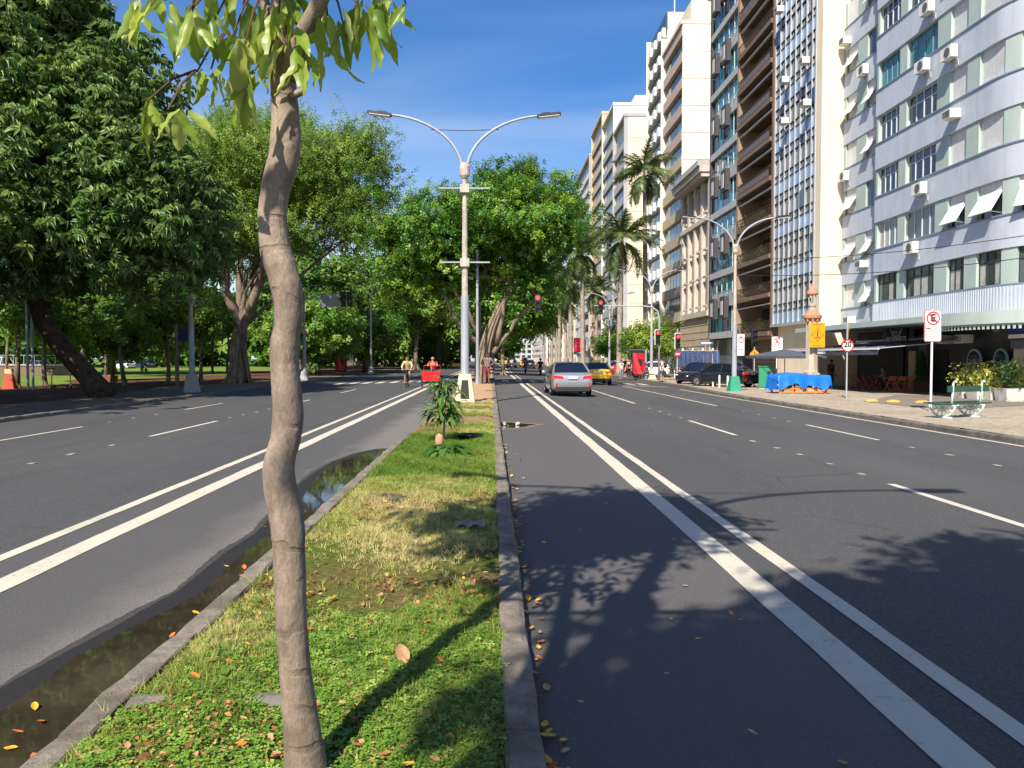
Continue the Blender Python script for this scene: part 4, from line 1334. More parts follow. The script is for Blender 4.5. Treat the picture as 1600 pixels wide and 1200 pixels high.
# --- the dark tree that fills the upper left, on its leaning trunk
b = (-17.48, 35.2, -.17)
lob = [(-23.0, 34.5, 13.2, 6.6, 6.5, 7.0), (-17.6, 33.5, 9.2, 4.7, 5.0, 5.0), (-14.9, 34.0, 7.4, 3.2, 4.2, 3.4), (-20.0, 32.0, 6.6, 4.2, 4.0, 2.6), (-26.0, 33.0, 8.0, 5.0, 5.0, 4.2), (-17.8, 35.5, 13.2, 3.4, 4.0, 3.8), (-20.4, 34, 16.6, 3.4, 4.0, 3.2), (-24.0, 36, 18.5, 4.5, 4.5, 3.5)]
make_tree('mango_tree', 'huge dark green tree filling the upper left on a dark leaning trunk', b,
          rel(b, (-17.48, 35.2, -.2), (-18.2, 35.2, .75), (-19.2, 35.1, 1.95), (-20.0, 35.0, 3.1), (-20.5, 34.8, 5.0), (-21, 34.5, 7.4)), [.60, .45, .43, .41, .38, .34],
          rell(b, lob), 15500, T_MANGO, L_MANGO, B_DARK, 41, 1.18, .62, lump=.16, tone=.52, r0=.34, shell=.6, flare=False)
# --- fig tree with the pale fine crown, over the park side lanes
b = (-17.99, 55.0, -.17)
lob = [(-15.0, 54.0, 15.0, 5.6, 5.5, 3.4), (-10.2, 53.0, 13.8, 3.6, 4.5, 3.0), (-19.5, 55.0, 12.0, 4.6, 5.0, 4.2), (-8.6, 53.0, 16.0, 1.7, 2.2, 1.6), (-14.2, 53.0, 10.6, 4.4, 4.0, 1.9), (-18.0, 56, 17.0, 3.2, 3.5, 2.2), (-8.6, 52.5, 10.6, 1.9, 2.5, 1.6)]
make_tree('fig_tree', 'wide pale yellow green fig tree with roots round its trunk leaning over the left lanes', b,
          rel(b, (-17.99, 55, -.2), (-17.9, 55, 1.2), (-18.0, 55, 2.4), (-17.7, 54.9, 3.6)), [.62, .46, .46, .42],
          rell(b, lob), 20000, T_FINE, L_YELLOW, B_FICUS, 52, 1.7, .45, clump=(10, .5), lump=.22, tone=.5, r0=.36, per=6, roots=16)
# --- the fig on the median ahead
b = (-.55, 46.0, .1)
lob = [(1.2, 46, 9.6, 3.9, 3.8, 2.5), (-3.2, 46, 8.9, 3.1, 3.4, 2.4), (3.4, 45, 8.9, 1.8, 2.6, 1.6), (-4.9, 46, 6.6, 1.8, 2.3, 1.9), (2.5, 47, 6.4, 1.3, 2.4, 1.1), (0.4, 45.5, 11.4, 1.5, 2.0, 1.3), (4.0, 46, 11.2, .7, 1.0, 1.5), (-1.6, 47.5, 6.6, 2.2, 2.2, 1.4), (2.2, 46, 12.2, .7, .9, 1.0), (-5.4, 46, 8.6, 1.1, 1.5, 1.0)]
ft = make_tree('median_fig_tree', 'green fig tree on the median behind the lamp post with many twisted grey stems', b,
          rel(b, (-.55, 46, -.1), (-.5, 46, 1.5), (-.2, 46, 3.0), (.5, 46, 4.6), (1.3, 46, 6.2)), [.30, .26, .28, .24, .18],
          rell(b, lob), 17000, T_FICUS, L_FICUS, B_FICUS, 63, 1.25, .45, clump=(11, .36), lump=.42, tone=.52, r0=.26, per=6, roots=30)
mb = MB()
r_ = random.Random(3)
for e, st in (((-4.2, 46, 7.6), (-.9, 46, 2.6)), ((-2.6, 45.6, 6.6), (-.8, 46, 3.0)), ((2.6, 46.5, 5.4), (.1, 46, 1.9)), ((1.6, 45, 6.6), (.3, 46, 2.4))):
    mb.tube([tuple(Vector(p)-Vector(b)) for p in bend(st, e, .1, r_)], [.16*(1-.6*i/6) for i in range(7)], 7)
mb.build('limb', B_FICUS, ft, smooth=True)

# --- more trees down the median and along the park, each its own crown
def quick_tree(name, label, X, Y, h, cr, seed, lm, bm, T=T_SPARSE, n=2600, tone=.5, scale=1.5, th=None, tr=.22, group=None, clump=(7, .45), lean=0.0, z=-.17):
    r = random.Random(seed)
    n = int(n*.86); scale *= 1.06
    th = th or h*.45
    lob = [(lean, 0, h-cr*.8, cr, cr, cr*.78)]
    for k in range(4):
        a = r.uniform(0, 6.28)
        lob.append((lean+math.cos(a)*cr*.62, math.sin(a)*cr*.62, h-cr*r.uniform(.8, 1.25), cr*r.uniform(.45, .65), cr*r.uniform(.45, .65), cr*r.uniform(.4, .55)))
    tp = [(0, 0, -.05), (lean*.2+r.uniform(-.1, .1), 0, th*.35), (lean*.4+r.uniform(-.15, .15), r.uniform(-.15, .15), th*.7), (lean*.6, 0, th)]
    return make_tree(name, label, (X, Y, z), tp, [tr, tr*.8, tr*.75, tr*.65], lob, n, T, lm, bm, seed, scale, .45, group, 3, .5, .22, clump, tone, None, 8)

quick_tree('median_tree', 'round tree on the median just beyond the crossing', 1.1, 72, 10.5, 4.2, 71, L_FICUS, B_FICUS, n=5200, z=.05, scale=1.7)
quick_tree('median_tree', 'second tree on the median beyond the crossing', 0.2, 96, 11.5, 5.0, 72, L_FICUS, B_FICUS, n=4200, z=.05, scale=2.2)
quick_tree('median_tree', 'third tree on the median beyond the crossing', -0.4, 130, 12, 5.5, 73, L_WOOD, B_FICUS, n=3200, z=.05, scale=3.0)
quick_tree('median_tree', 'farthest tree on the median at the end of the view', 0, 190, 13, 7, 74, L_WOOD, B_FICUS, n=2400, z=.05, scale=4.2)
quick_tree('street_tree', 'dense green tree in front of the left bus shelter', -17.6, 78, 8.2, 3.9, 81, L_PARK, B_DARK, n=5200, scale=1.7, tr=.3, th=3.0)
quick_tree('street_tree', 'dark green tree beside the curved lamp on the park side', -15.8, 96, 9.0, 4.0, 82, L_FICUS, B_DARK, n=4200, scale=2.0, tr=.3, th=3.4)
quick_tree('street_tree', 'tall yellow green tree right of the curved park lamp', -11.5, 118, 16, 6.0, 83, L_PARK, B_GREY, n=6000, scale=2.4, tr=.4, tone=.68)
quick_tree('street_tree', 'tall tree left of the median fig behind the cyclists', -9.6, 140, 19, 7.5, 84, L_PARK, B_GREY, n=6500, scale=2.8, tr=.45, tone=.58)
quick_tree('street_tree', 'rounded tree far behind the tricycle rider', -7.6, 175, 18, 8.5, 85, L_WOOD, B_GREY, n=5000, scale=3.6, tr=.45, tone=.5)
quick_tree('park_tree', 'tall dark tree rising above the pale fig crown', -24.5, 76, 25, 6.0, 86, L_WOOD, B_GREY, n=5000, scale=2.0, tr=.5, th=14)
quick_tree('park_tree', 'broad tree behind the pale fig in the park', -24, 100, 17, 8.0, 87, L_WOOD, B_GREY, n=5000, scale=2.6, tr=.5)
quick_tree('park_tree', 'broad park tree behind the left bus shelter', -20, 125, 18, 8, 88, L_WOOD, B_GREY, n=5000, scale=2.8, tr=.5)
quick_tree('park_tree', 'big park tree behind the leaning trunk', -40, 82, 17, 9, 89, L_WOOD, B_GREY, n=6000, scale=2.4, tr=.5, tone=.4)
# slender park trees under the big crown
slender = [(27, 607, 6.6, 'leftmost slender park tree behind the orange barrier'), (70, 603, 6.0, 'slender park tree left of the parked scooters'), (131, 596, 7.4, 'slender forked park tree behind the leaning trunk'),
           (165, 590, 7.8, 'pale trunked park tree just right of the leaning trunk'), (176, 600, 6.2, 'short slender park tree right of the leaning trunk'), (195, 603, 5.6, 'thin dark park sapling between leaning trunk and lamp'),
           (222, 582, 8.2, 'park tree standing in the sunny lawn'), (263, 600, 6.4, 'thin park tree left of the blue board'), (314, 596, 7.0, 'pale leaning park tree right of the grey lamp post'),
           (332, 583, 8.0, 'park tree between the grey lamp post and the fig'), (355, 582, 8.4, 'park tree just left of the fig trunk'), (100, 588, 8.0, 'park tree on the lawn behind the scooters'), (10, 590, 8.4, 'park tree at the left edge by the parked cars')]
for i, (px, py, h, lb) in enumerate(slender):
    p = gr(px, py)
    quick_tree('slender_tree', lb, p.x, p.y, h, 1.7+.5*R.random(), 200+i, L_PARK, B_GREY, n=1000, scale=1.4, th=h*.52, tr=.17, tone=.45, lean=rr(-.5, .5), group='slender trees in the park', clump=(6, .4))
far_sl = [(440, 575, 'far park tree at the left of the street pole'), (468, 577, 'far park tree seen beside the sapling trunk'), (505, 574, 'far park tree before the left bus shelter'), (600, 573, 'far park tree between the two cyclists'), (560, 572, 'far park tree right of the left bus shelter'), (625, 572, 'far park tree above the woman cyclist')]
for i, (px, py, lb) in enumerate(far_sl):
    p = gr(px, py)
    quick_tree('park_tree', lb, p.x, p.y, 13, 5.0, 300+i, L_PARK, B_GREY, n=1500, scale=2.8, th=5.5, tr=.38, tone=.5, group='far park trees')

# --- the wood that closes the park
g = np.random.default_rng(77)
lob = []
for k in range(46):
    x = -12 - 150*(k/46) + g.uniform(-4, 4)
    lob.append((x, g.uniform(150, 215) - .35*abs(x), g.uniform(5, 9), g.uniform(6, 9), g.uniform(5, 8), g.uniform(5, 9)))
for k in range(14): lob.append((-70 - g.uniform(0, 30), 60 + k*7, g.uniform(6, 8), 7, 6, g.uniform(5, 8)))
tag(link('far_wood', crown_mesh('far_wood', lob, 10500, T_FAR, L_WOOD, 78, 2.7, .45, .5, .2, None, .5)), 'mass of green trees closing the far side of the park', 'wood', kind='stuff')

# --- trees behind and beside us: their shade falls on the road in front
b = (-.72, .6, .1)
lob = [(-1.5, 1.25, 6.6, .85, .85, .8), (-1.0, 1.8, 6.4, .6, .6, .5), (-2.0, 1.1, 6.2, .6, .6, .5), (-1.3, .8, 7.2, .6, .6, .5)]
make_tree('median_young_tree', 'young street tree on the median beside the viewer', b, rel(b, (-.72, .6, 0), (-.75, .62, 1.8), (-1.0, .8, 3.6), (-1.3, 1.05, 5.0)), [.09, .07, .06, .05], rell(b, lob), 1050, T_FICUS, L_FICUS, B_GREY, 91, 1.25, .45, clump=(5, .3), lump=.2)
b = (-.8, -5.2, .1)
lob = [(-1.75, -5.0, 8.3, 1.1, .9, .9), (-.1, -4.7, 8.3, 1.6, 1.9, 1.0), (2.1, -3.9, 8.4, 2.2, 2.6, 1.0), (5.1, -3.9, 8.4, 2.4, 2.6, 1.0), (4.0, -8.0, 8.6, 4.0, 3.0, 1.6)]
make_tree('median_shade_tree', 'big shade tree on the median behind the viewer', b, rel(b, (-.8, -5.2, 0), (-.7, -5.2, 2.4), (-.2, -5.1, 4.8), (.3, -5, 6.4)), [.3, .24, .22, .18], rell(b, lob), 13000, T_SPARSE, L_FICUS, B_GREY, 92, 1.5, .45, clump=(8, .35), lump=.2)
quick_tree('park_shade_tree', 'large park tree beyond the left edge of the view', -22.5, 20.0, 13, 6.2, 93, L_MANGO, B_DARK, T=T_MANGO, n=2500, scale=1.9, tr=.4, clump=None)
quick_tree('park_shade_tree', 'second large park tree beyond the left edge of the view', -31, 27, 13, 6.5, 94, L_MANGO, B_DARK, T=T_MANGO, n=2300, scale=2.0, tr=.4, clump=None)

# ---------------------------------------------------------------- royal palms
L_PALM = leaf_mat('palm_leaf', (46, 62, 36), (78, 98, 52), (138, 146, 84), rough=.4, trans=.25, spec=.45)
B_PALM = bark_mat('palm_bark', (132, 120, 106), (180, 168, 152), 3, 1.5, .3)
M_SHAFT = mat('palm_sheath', (128, 92, 62), .8, var=.25, vscale=3)
def frond_mesh(L_, seed, droop):
    g = random.Random(seed)
    n = 30
    pts = []
    for i in range(n+1):
        t = i/n
        pts.append(Vector((L_*(t-.18*t*t*droop), 0, L_*(.34*t - .62*droop*t*t))))
    V, F, T = [], [], []
    def tri(a, b, c, tt):
        k = len(V); V.extend([a, b, c]); F.append((k, k+1, k+2)); T.extend([tt]*3)
    for i in range(n):
        a, b = pts[i], pts[i+1]
        w = .035*(1-i/n)+.008
        tri(a+Vector((0, -w, 0)), a+Vector((0, w, 0)), b, .7)
        if i > 3:
            for s in (-1, 1):
                for q in range(2):
                    o = a.lerp(b, q*.5+g.uniform(-.2, .2))
                    ll = L_*.24*math.sin(math.pi*min(1, (i+3)/(n+3)))**.6*g.uniform(.8, 1.1)
                    tip = o + Vector((ll*.55, s*ll*g.uniform(.45, .85), -ll*g.uniform(.15, .75)))
                    d = (b-a).normalized()*.055
                    tri(o-d, o+d, tip, g.uniform(.2, .8))
    return np_mesh('frond', np.array([tuple(v) for v in V]), np.array(F), L_PALM, T)
FRONDS = [frond_mesh(3.6, 1, .75), frond_mesh(3.8, 2, 1.05), frond_mesh(3.3, 3, 1.45)]
def palm(label, X, Y, h, seed, r=.26, s=1.0):
    g = random.Random(seed)
    root = thing('palm_tree', label, 'palm', (X, Y, gz(X)), 0, 'palms along the right pavement')
    lean = g.uniform(-.3, .3)
    prof = [(0, r*1.45), (.04, r*1.15), (.2, r), (.45, r*1.08), (.7, r*.9), (1, r*.62)]
    MB().tube([(lean*t*t, 0, h*t-.05) for t, _ in prof], [q for _, q in prof], 12).build('trunk', B_PALM, root, smooth=True)
    MB().tube([(lean, 0, h-1.9), (lean+.03, 0, h-.8), (lean, .02, h+.4)], [r*.72, r*.86, r*.4], 9).build('sheath', M_SHAFT, root, smooth=True)
    n = 36
    for k in range(n):
        me = FRONDS[0 if k < 12 else (1 if k < 24 else 2)]
        pitch = (-.9 if k < 5 else -.55 if k < 12 else (-.15 if k < 24 else .55)) + g.uniform(-.2, .2)
        link('frond', me, root, (lean, 0, h+.2-(.25 if k > 23 else 0)), (g.uniform(-.3, .3), pitch, k*2.399+g.uniform(-.2, .2)), (s*g.uniform(.85, 1.1),)*3)
    return root
def palm_at(px, py, Y, label, seed, **kw):
    p = at(px, py, Y)
    palm(label, p.x, Y, p.z - gz(p.x) - .3, seed, **kw)
palm_at(1010, 268, 82, 'tallest royal palm before the white finned tower', 1, s=1.2)
palm_at(968, 372, 79, 'royal palm left of the tallest one with a thick crown', 2, s=1.3)
palm_at(911, 392, 96, 'royal palm before the ochre tower', 3, s=1.35)
palm_at(892, 436, 108, 'royal palm half hidden behind its taller neighbour', 4, s=1.3)
palm_at(874, 456, 122, 'royal palm beside the right end of the median fig', 5, s=1.3)
palm_at(862, 484, 146, 'small looking royal palm far down the pavement', 6, s=1.4)
palm_at(850, 500, 180, 'farthest royal palm down the pavement', 7, s=1.4)
palm_at(884, 470, 160, 'royal palm in the far row beyond the advert board', 9, s=1.5)
palm_at(868, 500, 205, 'royal palm near the end of the far row', 10, s=1.6)
palm_at(932, 452, 130, 'royal palm seen behind the overhead red light', 11, s=1.3)
palm_at(958, 524, 118, 'short palm beside the cream tower entrance', 8, s=.9)

# ---------------------------------------------------------------- the sapling right in front of us
FY = 2.72
B_SAP = bark_mat('sapling_bark', (118, 103, 90), (174, 156, 138), 14, .35, 1.0, rings=2.2, dist=.008)
prof = [(480, 1230, 84), (478, 1212, 72), (477, 1196, 66), (472, 1140, 57), (467, 1100, 52), (460, 1040, 48), (455, 960, 47), (452.5, 900, 49), (451.5, 853, 49), (449, 818, 52), (443, 786, 52), (435.5, 752, 49), (435, 729, 47.5), (440, 706, 46), (446, 688, 46), (450.5, 655, 47), (450, 633, 45.5), (446, 590, 44), (443.6, 567, 43), (445, 537, 44), (450.5, 505, 43), (450, 470, 44.5), (447, 446, 47), (436.5, 411, 48), (429, 385, 46), (426, 360, 43), (425, 329, 42), (430, 300, 43), (436, 274, 45), (444, 245, 46), (447, 215, 46), (446, 180, 43), (443.7, 150, 40), (442, 120, 38), (441, 95, 35)]
p0 = at(482, 1215, FY); p0.z = .06
sap = thing('sapling', 'young tree with a bent grey brown trunk standing close in front', 'tree', p0)
pts = [at(x, y, FY + .02*math.sin(y*.012)) - p0 for x, y, w in prof]
rs = [w/2/1200*FY for x, y, w in prof]
pts.insert(0, Vector((.02, .0, -.12))); rs.insert(0, rs[0]*1.3)
mb = MB()
# finer rings with small irregularities
P, Q = [], []
for i in range(len(pts)-1):
    for k in range(4):
        t = k/4
        P.append(pts[i].lerp(pts[i+1], t)); Q.append((rs[i]*(1-t)+rs[i+1]*t)*(1+rr(-.012, .012)))
P.append(pts[-1]); Q.append(rs[-1])
for _ in range(3):
    P = [P[0]] + [(P[i-1]+P[i]*2+P[i+1])/4 for i in range(1, len(P)-1)] + [P[-1]]
P2, Q2 = [], []
for i in range(len(P)-1):
    P2 += [P[i], P[i].lerp(P[i+1], .5)]; Q2 += [Q[i], (Q[i]+Q[i+1])/2]
P2.append(P[-1]); Q2.append(Q[-1])
mb.tube(P2, Q2, 40)
top = pts[-1]
from mathutils import noise as mnoise
for i, c_ in enumerate(P2):                      # bark: shallow fissures, swellings and ring scars
    ring = sum(.016*math.exp(-((c_.z-zz)/.014)**2) for zz in (.98, 1.02, 1.14, 1.50, 1.78, 1.86, .62, .40, .80, 1.30, 2.02))
    for k in range(40):
        v_ = Vector(mb.v[i*40+k]); d_ = v_-c_
        q_ = v_*1.0
        n_ = .04*mnoise.noise(q_*9) + .028*mnoise.noise(Vector((q_.x*70, q_.y*70, q_.z*22))) + .014*mnoise.noise(q_*110)
        mb.v[i*40+k] = tuple(c_ + d_*(1 + n_ + ring*max(0, .6+mnoise.noise(Vector((k*.25, c_.z*3, 0))))))
mb.build('trunk', B_SAP, sap, smooth=True)
def px_line(pp): return [at(x, y, FY+dy) - p0 for x, y, dy in pp]
M_TWIG = bark_mat('twig_bark', (74, 56, 42), (116, 92, 70), 12, .5, .3)
branches = [([(441, 110, 0), (433, 60, .02), (437, 0, .04), (446, -90, .06), (440, -220, .02)], [.042, .034, .030, .026, .018]),
            ([(450, 120, 0), (468, 62, -.05), (492, 18, -.1), (520, -40, -.14), (570, -120, -.2), (610, -200, -.2)], [.036, .031, .028, .024, .017, .01]),
            ([(436, 60, .02), (418, 18, .1), (404, -20, .16), (385, -90, .25)], [.022, .02, .018, .012]),
            ([(446, -60, .05), (400, -110, -.2), (330, -120, -.4), (250, -90, -.5)], [.02, .016, .012, .006]),
            ([(457, 150, -.03), (466, 146, -.05), (473, 143, -.06)], [.014, .013, .012])]
bo = []
for k, (l, rd) in enumerate(branches):
    bo.append(MB().tube(px_line(l), rd, 9).build('branch' if k < 4 else 'cut_stub', B_SAP, sap, smooth=True))
def big_leaf(seed, L_=.2, w=.052):
    g = random.Random(seed)
    ph = g.uniform(0, 6)
    def fn(u, v):
        s = math.sin(math.pi*min(.999, v)**.8)**.75 if v > 0 else 0
        x = (u-.5)*w*s*(1+.06*math.sin(v*26+ph))
        z = -L_*v*.93
        y = .10*L_*math.sin(v*2.2+ph*.3)*v + abs(u-.5)*w*.38*s + .006*math.sin(v*17+ph)*abs(u-.5)*2
        return (x, y, z)
    m = MB().grid(fn, 4, 9)
    return m.mesh('leaf', None, True)
L_SAP = NT('sapling_leaf')
t = L_SAP
oi = t.new('ShaderNodeObjectInfo')
c = t.ramp(oi.outputs['Random'], (0.0, lin((84, 116, 40))), (.4, lin((140, 166, 64))), (.75, lin((182, 196, 98))), (1.0, lin((210, 208, 150))))
c = t.mix(t.math('MULTIPLY', t.noise(30, 4, .6, vec=t.pos()), .35), c, lin((96, 122, 44)))
t.set(color=c, rough=.38, spec=.5)
tr = t.new('ShaderNodeBsdfTranslucent', Color=t.mix(.6, c, lin((206, 222, 70))))
ms = t.new('ShaderNodeMixShader', Fac=.5)
t.l.new(t.b.outputs[0], ms.inputs[1]); t.l.new(tr.outputs[0], ms.inputs[2]); t.l.new(ms.outputs[0], t.out.inputs['Surface'])
L_SAP = t.m
LEAVES = [big_leaf(s, .2, w) for s, w in ((1, .052), (2, .045), (3, .06), (4, .05), (5, .04))]
for me in LEAVES: me.materials.append(L_SAP)
# groups of leaves: px, py of the twig end, depth, spread, how many, leaf length, twig start
GR = [(236, 8, -.25, 34, 9, .17, (300, -60)), (292, 22, -.2, 34, 10, .16, (340, -50)), (336, 30, -.1, 16, 6, .2, (380, -40)), (284, 52, -.15, 8, 2, .11, (320, -10)), (330, 108, -.05, 16, 4, .13, (352, 50)), (308, 112, -.05, 14, 5, .13, (352, 50)),
      (262, 172, -.35, 34, 8, .15, (306, 110)), (230, 158, -.3, 20, 6, .14, (306, 110)), (362, 60, .0, 12, 5, .18, (400, -20)), (384, 66, -.05, 14, 7, .26, (408, -10)), (398, 110, -.08, 14, 6, .24, (420, 90)), (412, 44, .05, 18, 7, .18, (430, 10)),
      (436, 20, -.1, 22, 9, .15, (440, -20)), (448, 70, -.1, 16, 7, .17, (446, 40)), (466, 50, -.08, 14, 6, .15, (455, 20)), (470, 96, -.1, 10, 4, .16, (455, 60)), (482, 84, -.06, 10, 4, .2, (466, 60)), (502, 62, -.05, 8, 3, .2, (482, 40)),
      (512, 24, -.08, 18, 8, .2, (505, -10)), (536, 36, -.1, 10, 4, .2, (520, -10)), (556, 10, -.1, 20, 8, .2, (540, -50)), (586, 4, -.12, 18, 8, .2, (570, -50)), (612, -2, -.12, 16, 6, .17, (590, -60)), (634, 6, -.12, 10, 4, .11, (610, -50)),
      (380, 8, .1, 22, 7, .17, (400, -40)), (345, -10, .1, 26, 7, .17, (380, -60)), (470, -10, .1, 30, 9, .18, (470, -50)), (420, 88, -.1, 8, 4, .2, (432, 60))]
for (px, py, dy, sp, n, ll, st) in GR:
    a = at(st[0], st[1], FY+dy*.5) - p0
    e = at(px, py, FY+dy) - p0
    tw = MB().tube([a, a.lerp(e, .5)+Vector((0, 0, .02)), e], [.005, .004, .003], 5).build('twig', M_TWIG, sap)
    for k in range(max(2, int(n*.8))):
        o = at(px + rr(-sp, sp), py + rr(-.9, .5)*sp*.7, FY + dy + rr(-.12, .12)) - p0
        sc = ll/.2*rr(.75, 1.15)
        link('leaf', LEAVES[R.randrange(5)], tw, o, (rr(-.8, .6), rr(-.6, .6), rr(0, 6.28)), (sc*min(1, .17/ll*1.05), sc, sc))
# the rest of the crown, above the picture
g = np.random.default_rng(9)
lv = np.array([v.co[:] for v in LEAVES[0].vertices], np.float32); lf = np.array([p.vertices[:] for p in LEAVES[0].polygons], np.int32)
n = 190
c0 = np.array(tuple(top)) + [-.12, -.42, .95]
pos = c0 + g.normal(size=(n, 3))*[.36, .30, .32]
pos[:, 2] = np.maximum(pos[:, 2], top.z + .42)
fr = frames_from(np.array([0, 0, 1.0]) + g.normal(0, .35, (n, 3)), g)
v, f, tt = scatter(lv, lf, pos, fr, g.uniform(.7, 1.2, n), g.random(n))
tag(link('upper_foliage', np_mesh('upper_foliage', v, f, L_SAP), sap), kind='stuff')

# ---------------------------------------------------------------- what grows and lies on the median
L_CLOVER = leaf_mat('clover_leaf', (58, 96, 30), (112, 152, 54), (176, 192, 96), rough=.45, trans=.3, spec=.35)
L_GRASS = leaf_mat('grass_blade', (92, 128, 38), (154, 162, 76), (206, 190, 134), rough=.6, trans=.3, spec=.2)
g = np.random.default_rng(101)
def fbm(x, y, s, seed):
    q = np.random.default_rng(seed)
    out = np.zeros_like(x)
    for k in range(5):
        a, b, c, d = q.uniform(.5, 1.6, 2).tolist() + q.uniform(0, 6.28, 2).tolist()
        f = s*1.7**k
        out += np.sin(x*f*a + y*f*.7*b + c + 1.3*np.sin(y*f*.6+d))*np.cos(y*f*b - x*f*.5 + d)/1.5**k
    return out
MZ = np.vectorize(med_z)
def bare(x, y):
    """where earth shows: worn hollows near the drain cover and further along"""
    f = fbm(x, y, .9, 8)
    return f + np.where((y > 5.0) & (y < 9), .25, 0) + np.where(y > 15.2, .9 + .1*(y-15), 0) - np.where((y > 10) & (y < 14.6), 1.2, 0)
# tufts of short grass: each template is a few thin bent blades
def tuft(n, h, w, seed):
    r = random.Random(seed); v, f = [], []
    for k in range(n):
        a = r.uniform(0, 6.28); l = h*r.uniform(.5, 1.2); o = (r.uniform(-.02, .02), r.uniform(-.02, .02)); t = r.uniform(.5, 1.3)
        c, s = math.cos(a), math.sin(a)
        b = len(v)
        v += [(o[0]-s*w, o[1]+c*w, 0), (o[0]+s*w, o[1]-c*w, 0), (o[0]+c*l*t, o[1]+s*l*t, l*.75)]
        f += [(b, b+1, b+2)]
    return np.array(v, np.float32), np.array(f, np.int32)
def clover(n, s_, seed):
    r = random.Random(seed); v, f = [], []
    for k in range(n):
        a0 = r.uniform(0, 6.28); h = s_*r.uniform(.6, 1.6); cx, cy = r.uniform(-.03, .03), r.uniform(-.03, .03)
        for j in range(3):
            a = a0 + j*2.09; c, s = math.cos(a), math.sin(a); b = len(v)
            L_ = s_*r.uniform(.7, 1.05)
            v += [(cx, cy, h), (cx+c*L_*.6-s*L_*.42, cy+s*L_*.6+c*L_*.42, h+.12*L_), (cx+c*L_, cy+s*L_, h-.1*L_), (cx+c*L_*.6+s*L_*.42, cy+s*L_*.6-c*L_*.42, h+.12*L_)]
            f += [(b, b+1, b+2), (b, b+2, b+3)]
    return np.array(v, np.float32), np.array(f, np.int32)
def spread(n, y0, y1, pw=1.0):
    y = y0 + (y1-y0)*g.random(n)**pw
    x = g.uniform(-1.56, .045, n)
    return x, y
def lay(name, temps, x, y, m, scale, tint, label, cat, tilt=.25):
    V, F, T, off = [], [], [], 0
    which = g.integers(0, len(temps), len(x))
    pos = np.stack([x, y, MZ(x, y)-.004], 1)
    z = np.array([0, 0, 1.0]) + g.normal(0, tilt, (len(x), 3))*[1, 1, .2]
    fr = frames_from(z, g)
    for k, (tv, tf) in enumerate(temps):
        q = which == k
        v, f, t = scatter(tv, tf, pos[q], fr[q], scale[q], tint[q])
        V.append(v); F.append(f+off); T.append(t); off += len(v)
    return tag(link(name, np_mesh(name, np.concatenate(V), np.concatenate(F), m, np.concatenate(T))), label, cat, kind='stuff')
TUFTS = [tuft(9, .042, .0026, s) for s in range(4)]
x, y = spread(70000, 2.3, 27.5, 1.6)
keep = (bare(x, y) + g.normal(0, .35, len(x))) < np.where((y > 4.3) & (y < 9.3), .45, .75)
x, y = x[keep], y[keep]
dry = np.clip(.46 + .22*fbm(x, y, .7, 21) + np.where((y > 4.2) & (y < 9), .16, 0) - np.where((y > 9.6) & (y < 15), .42, 0) - np.where(y < 3.8, .15, 0) + g.normal(0, .12, len(x)), 0, 1)
lay('grass', TUFTS, x, y, L_GRASS, (.75 + .05*y)*g.uniform(.7, 1.3, len(x)), dry, 'short patchy grass covering the median strip', 'grass')
CLOV = [clover(6, .0145, s) for s in range(4)]
x, y = spread(9500, 2.3, 9.5, 1.5)
cl = fbm(x, y, 1.1, 33) - np.where(y > 4.0, .8, 0) + np.where(y < 3.4, .3, 0)
keep = cl + g.normal(0, .3, len(x)) > .0
x, y = x[keep], y[keep]
lay('clover', CLOV, x, y, L_CLOVER, g.uniform(.8, 1.5, len(x)), np.clip(.5+g.normal(0, .2, len(x)), 0, 1), 'low clover like ground cover growing among the median grass', 'ground cover')
# weeds at the kerb joints
x = np.concatenate([g.uniform(-1.62, -1.5, 700), g.uniform(.0, .06, 500)]); y = g.uniform(2.6, 12, len(x))
keep = fbm(x, y, 1.6, 5) > .25
lay('kerb_weeds', [tuft(8, .10, .003, 9), tuft(7, .08, .003, 10)], x[keep], y[keep], L_GRASS, g.uniform(.6, 1.3, keep.sum()), np.clip(g.normal(.35, .15, keep.sum()), 0, 1), 'taller weeds growing along the kerb stones', 'grass', .3)

# fallen leaves
def dead_leaf(seed, curl):
    r = random.Random(seed); ph = r.uniform(0, 6)
    def fn(u, v):
        s = math.sin(math.pi*min(.999, max(.001, v)))**.7
        xx = (u-.5)*.052*s
        return (xx, (v-.5)*.09, curl*.014*math.cos((v-.5)*3.2+ph*.2) * -1 + curl*.014 + abs(u-.5)*.02*s*curl + .003*math.sin(v*9+ph))
    return MB().grid(fn, 3, 6).mesh('fallen_leaf', None, True)
DL_COL = {'yellow': (226, 168, 40), 'orange': (206, 112, 44), 'brown': (150, 92, 58), 'tan': (186, 140, 98), 'green': (150, 160, 60)}
DL = {}
for k, c in DL_COL.items():
    DL[k] = []
    for s in range(3):
        me = dead_leaf(s*7+len(k), .4+.5*s)
        me.materials.append(mat('dead_leaf_'+k, c, .7, var=.35, vscale=40))
        DL[k].append(me)
def fallen(label, group, x, y, z, colour, s):
    k = .25 if 'grass' in label else .08
    o = link('fallen_leaf', DL[colour][R.randrange(3)], None, (x, y, z), (rr(-k, k), rr(-k, k), rr(0, 6.28)), (s, s, s*.8))
    return tag(o, label, 'leaf', group)
for k in range(95):                                        # gutter along the right kerb
    y = 2.9 + 12*R.random()**1.7
    x = .215 + abs(R.gauss(0, .05)) + (.25*R.random() if R.random() < .15 else 0)
    c = R.choice(['yellow', 'yellow', 'yellow', 'orange', 'green', 'tan'])
    fallen('%s fallen leaf in the gutter against the right kerb of the median' % c, '%s fallen leaves in the gutter' % c, x, y, .012, c, rr(.4, .75))
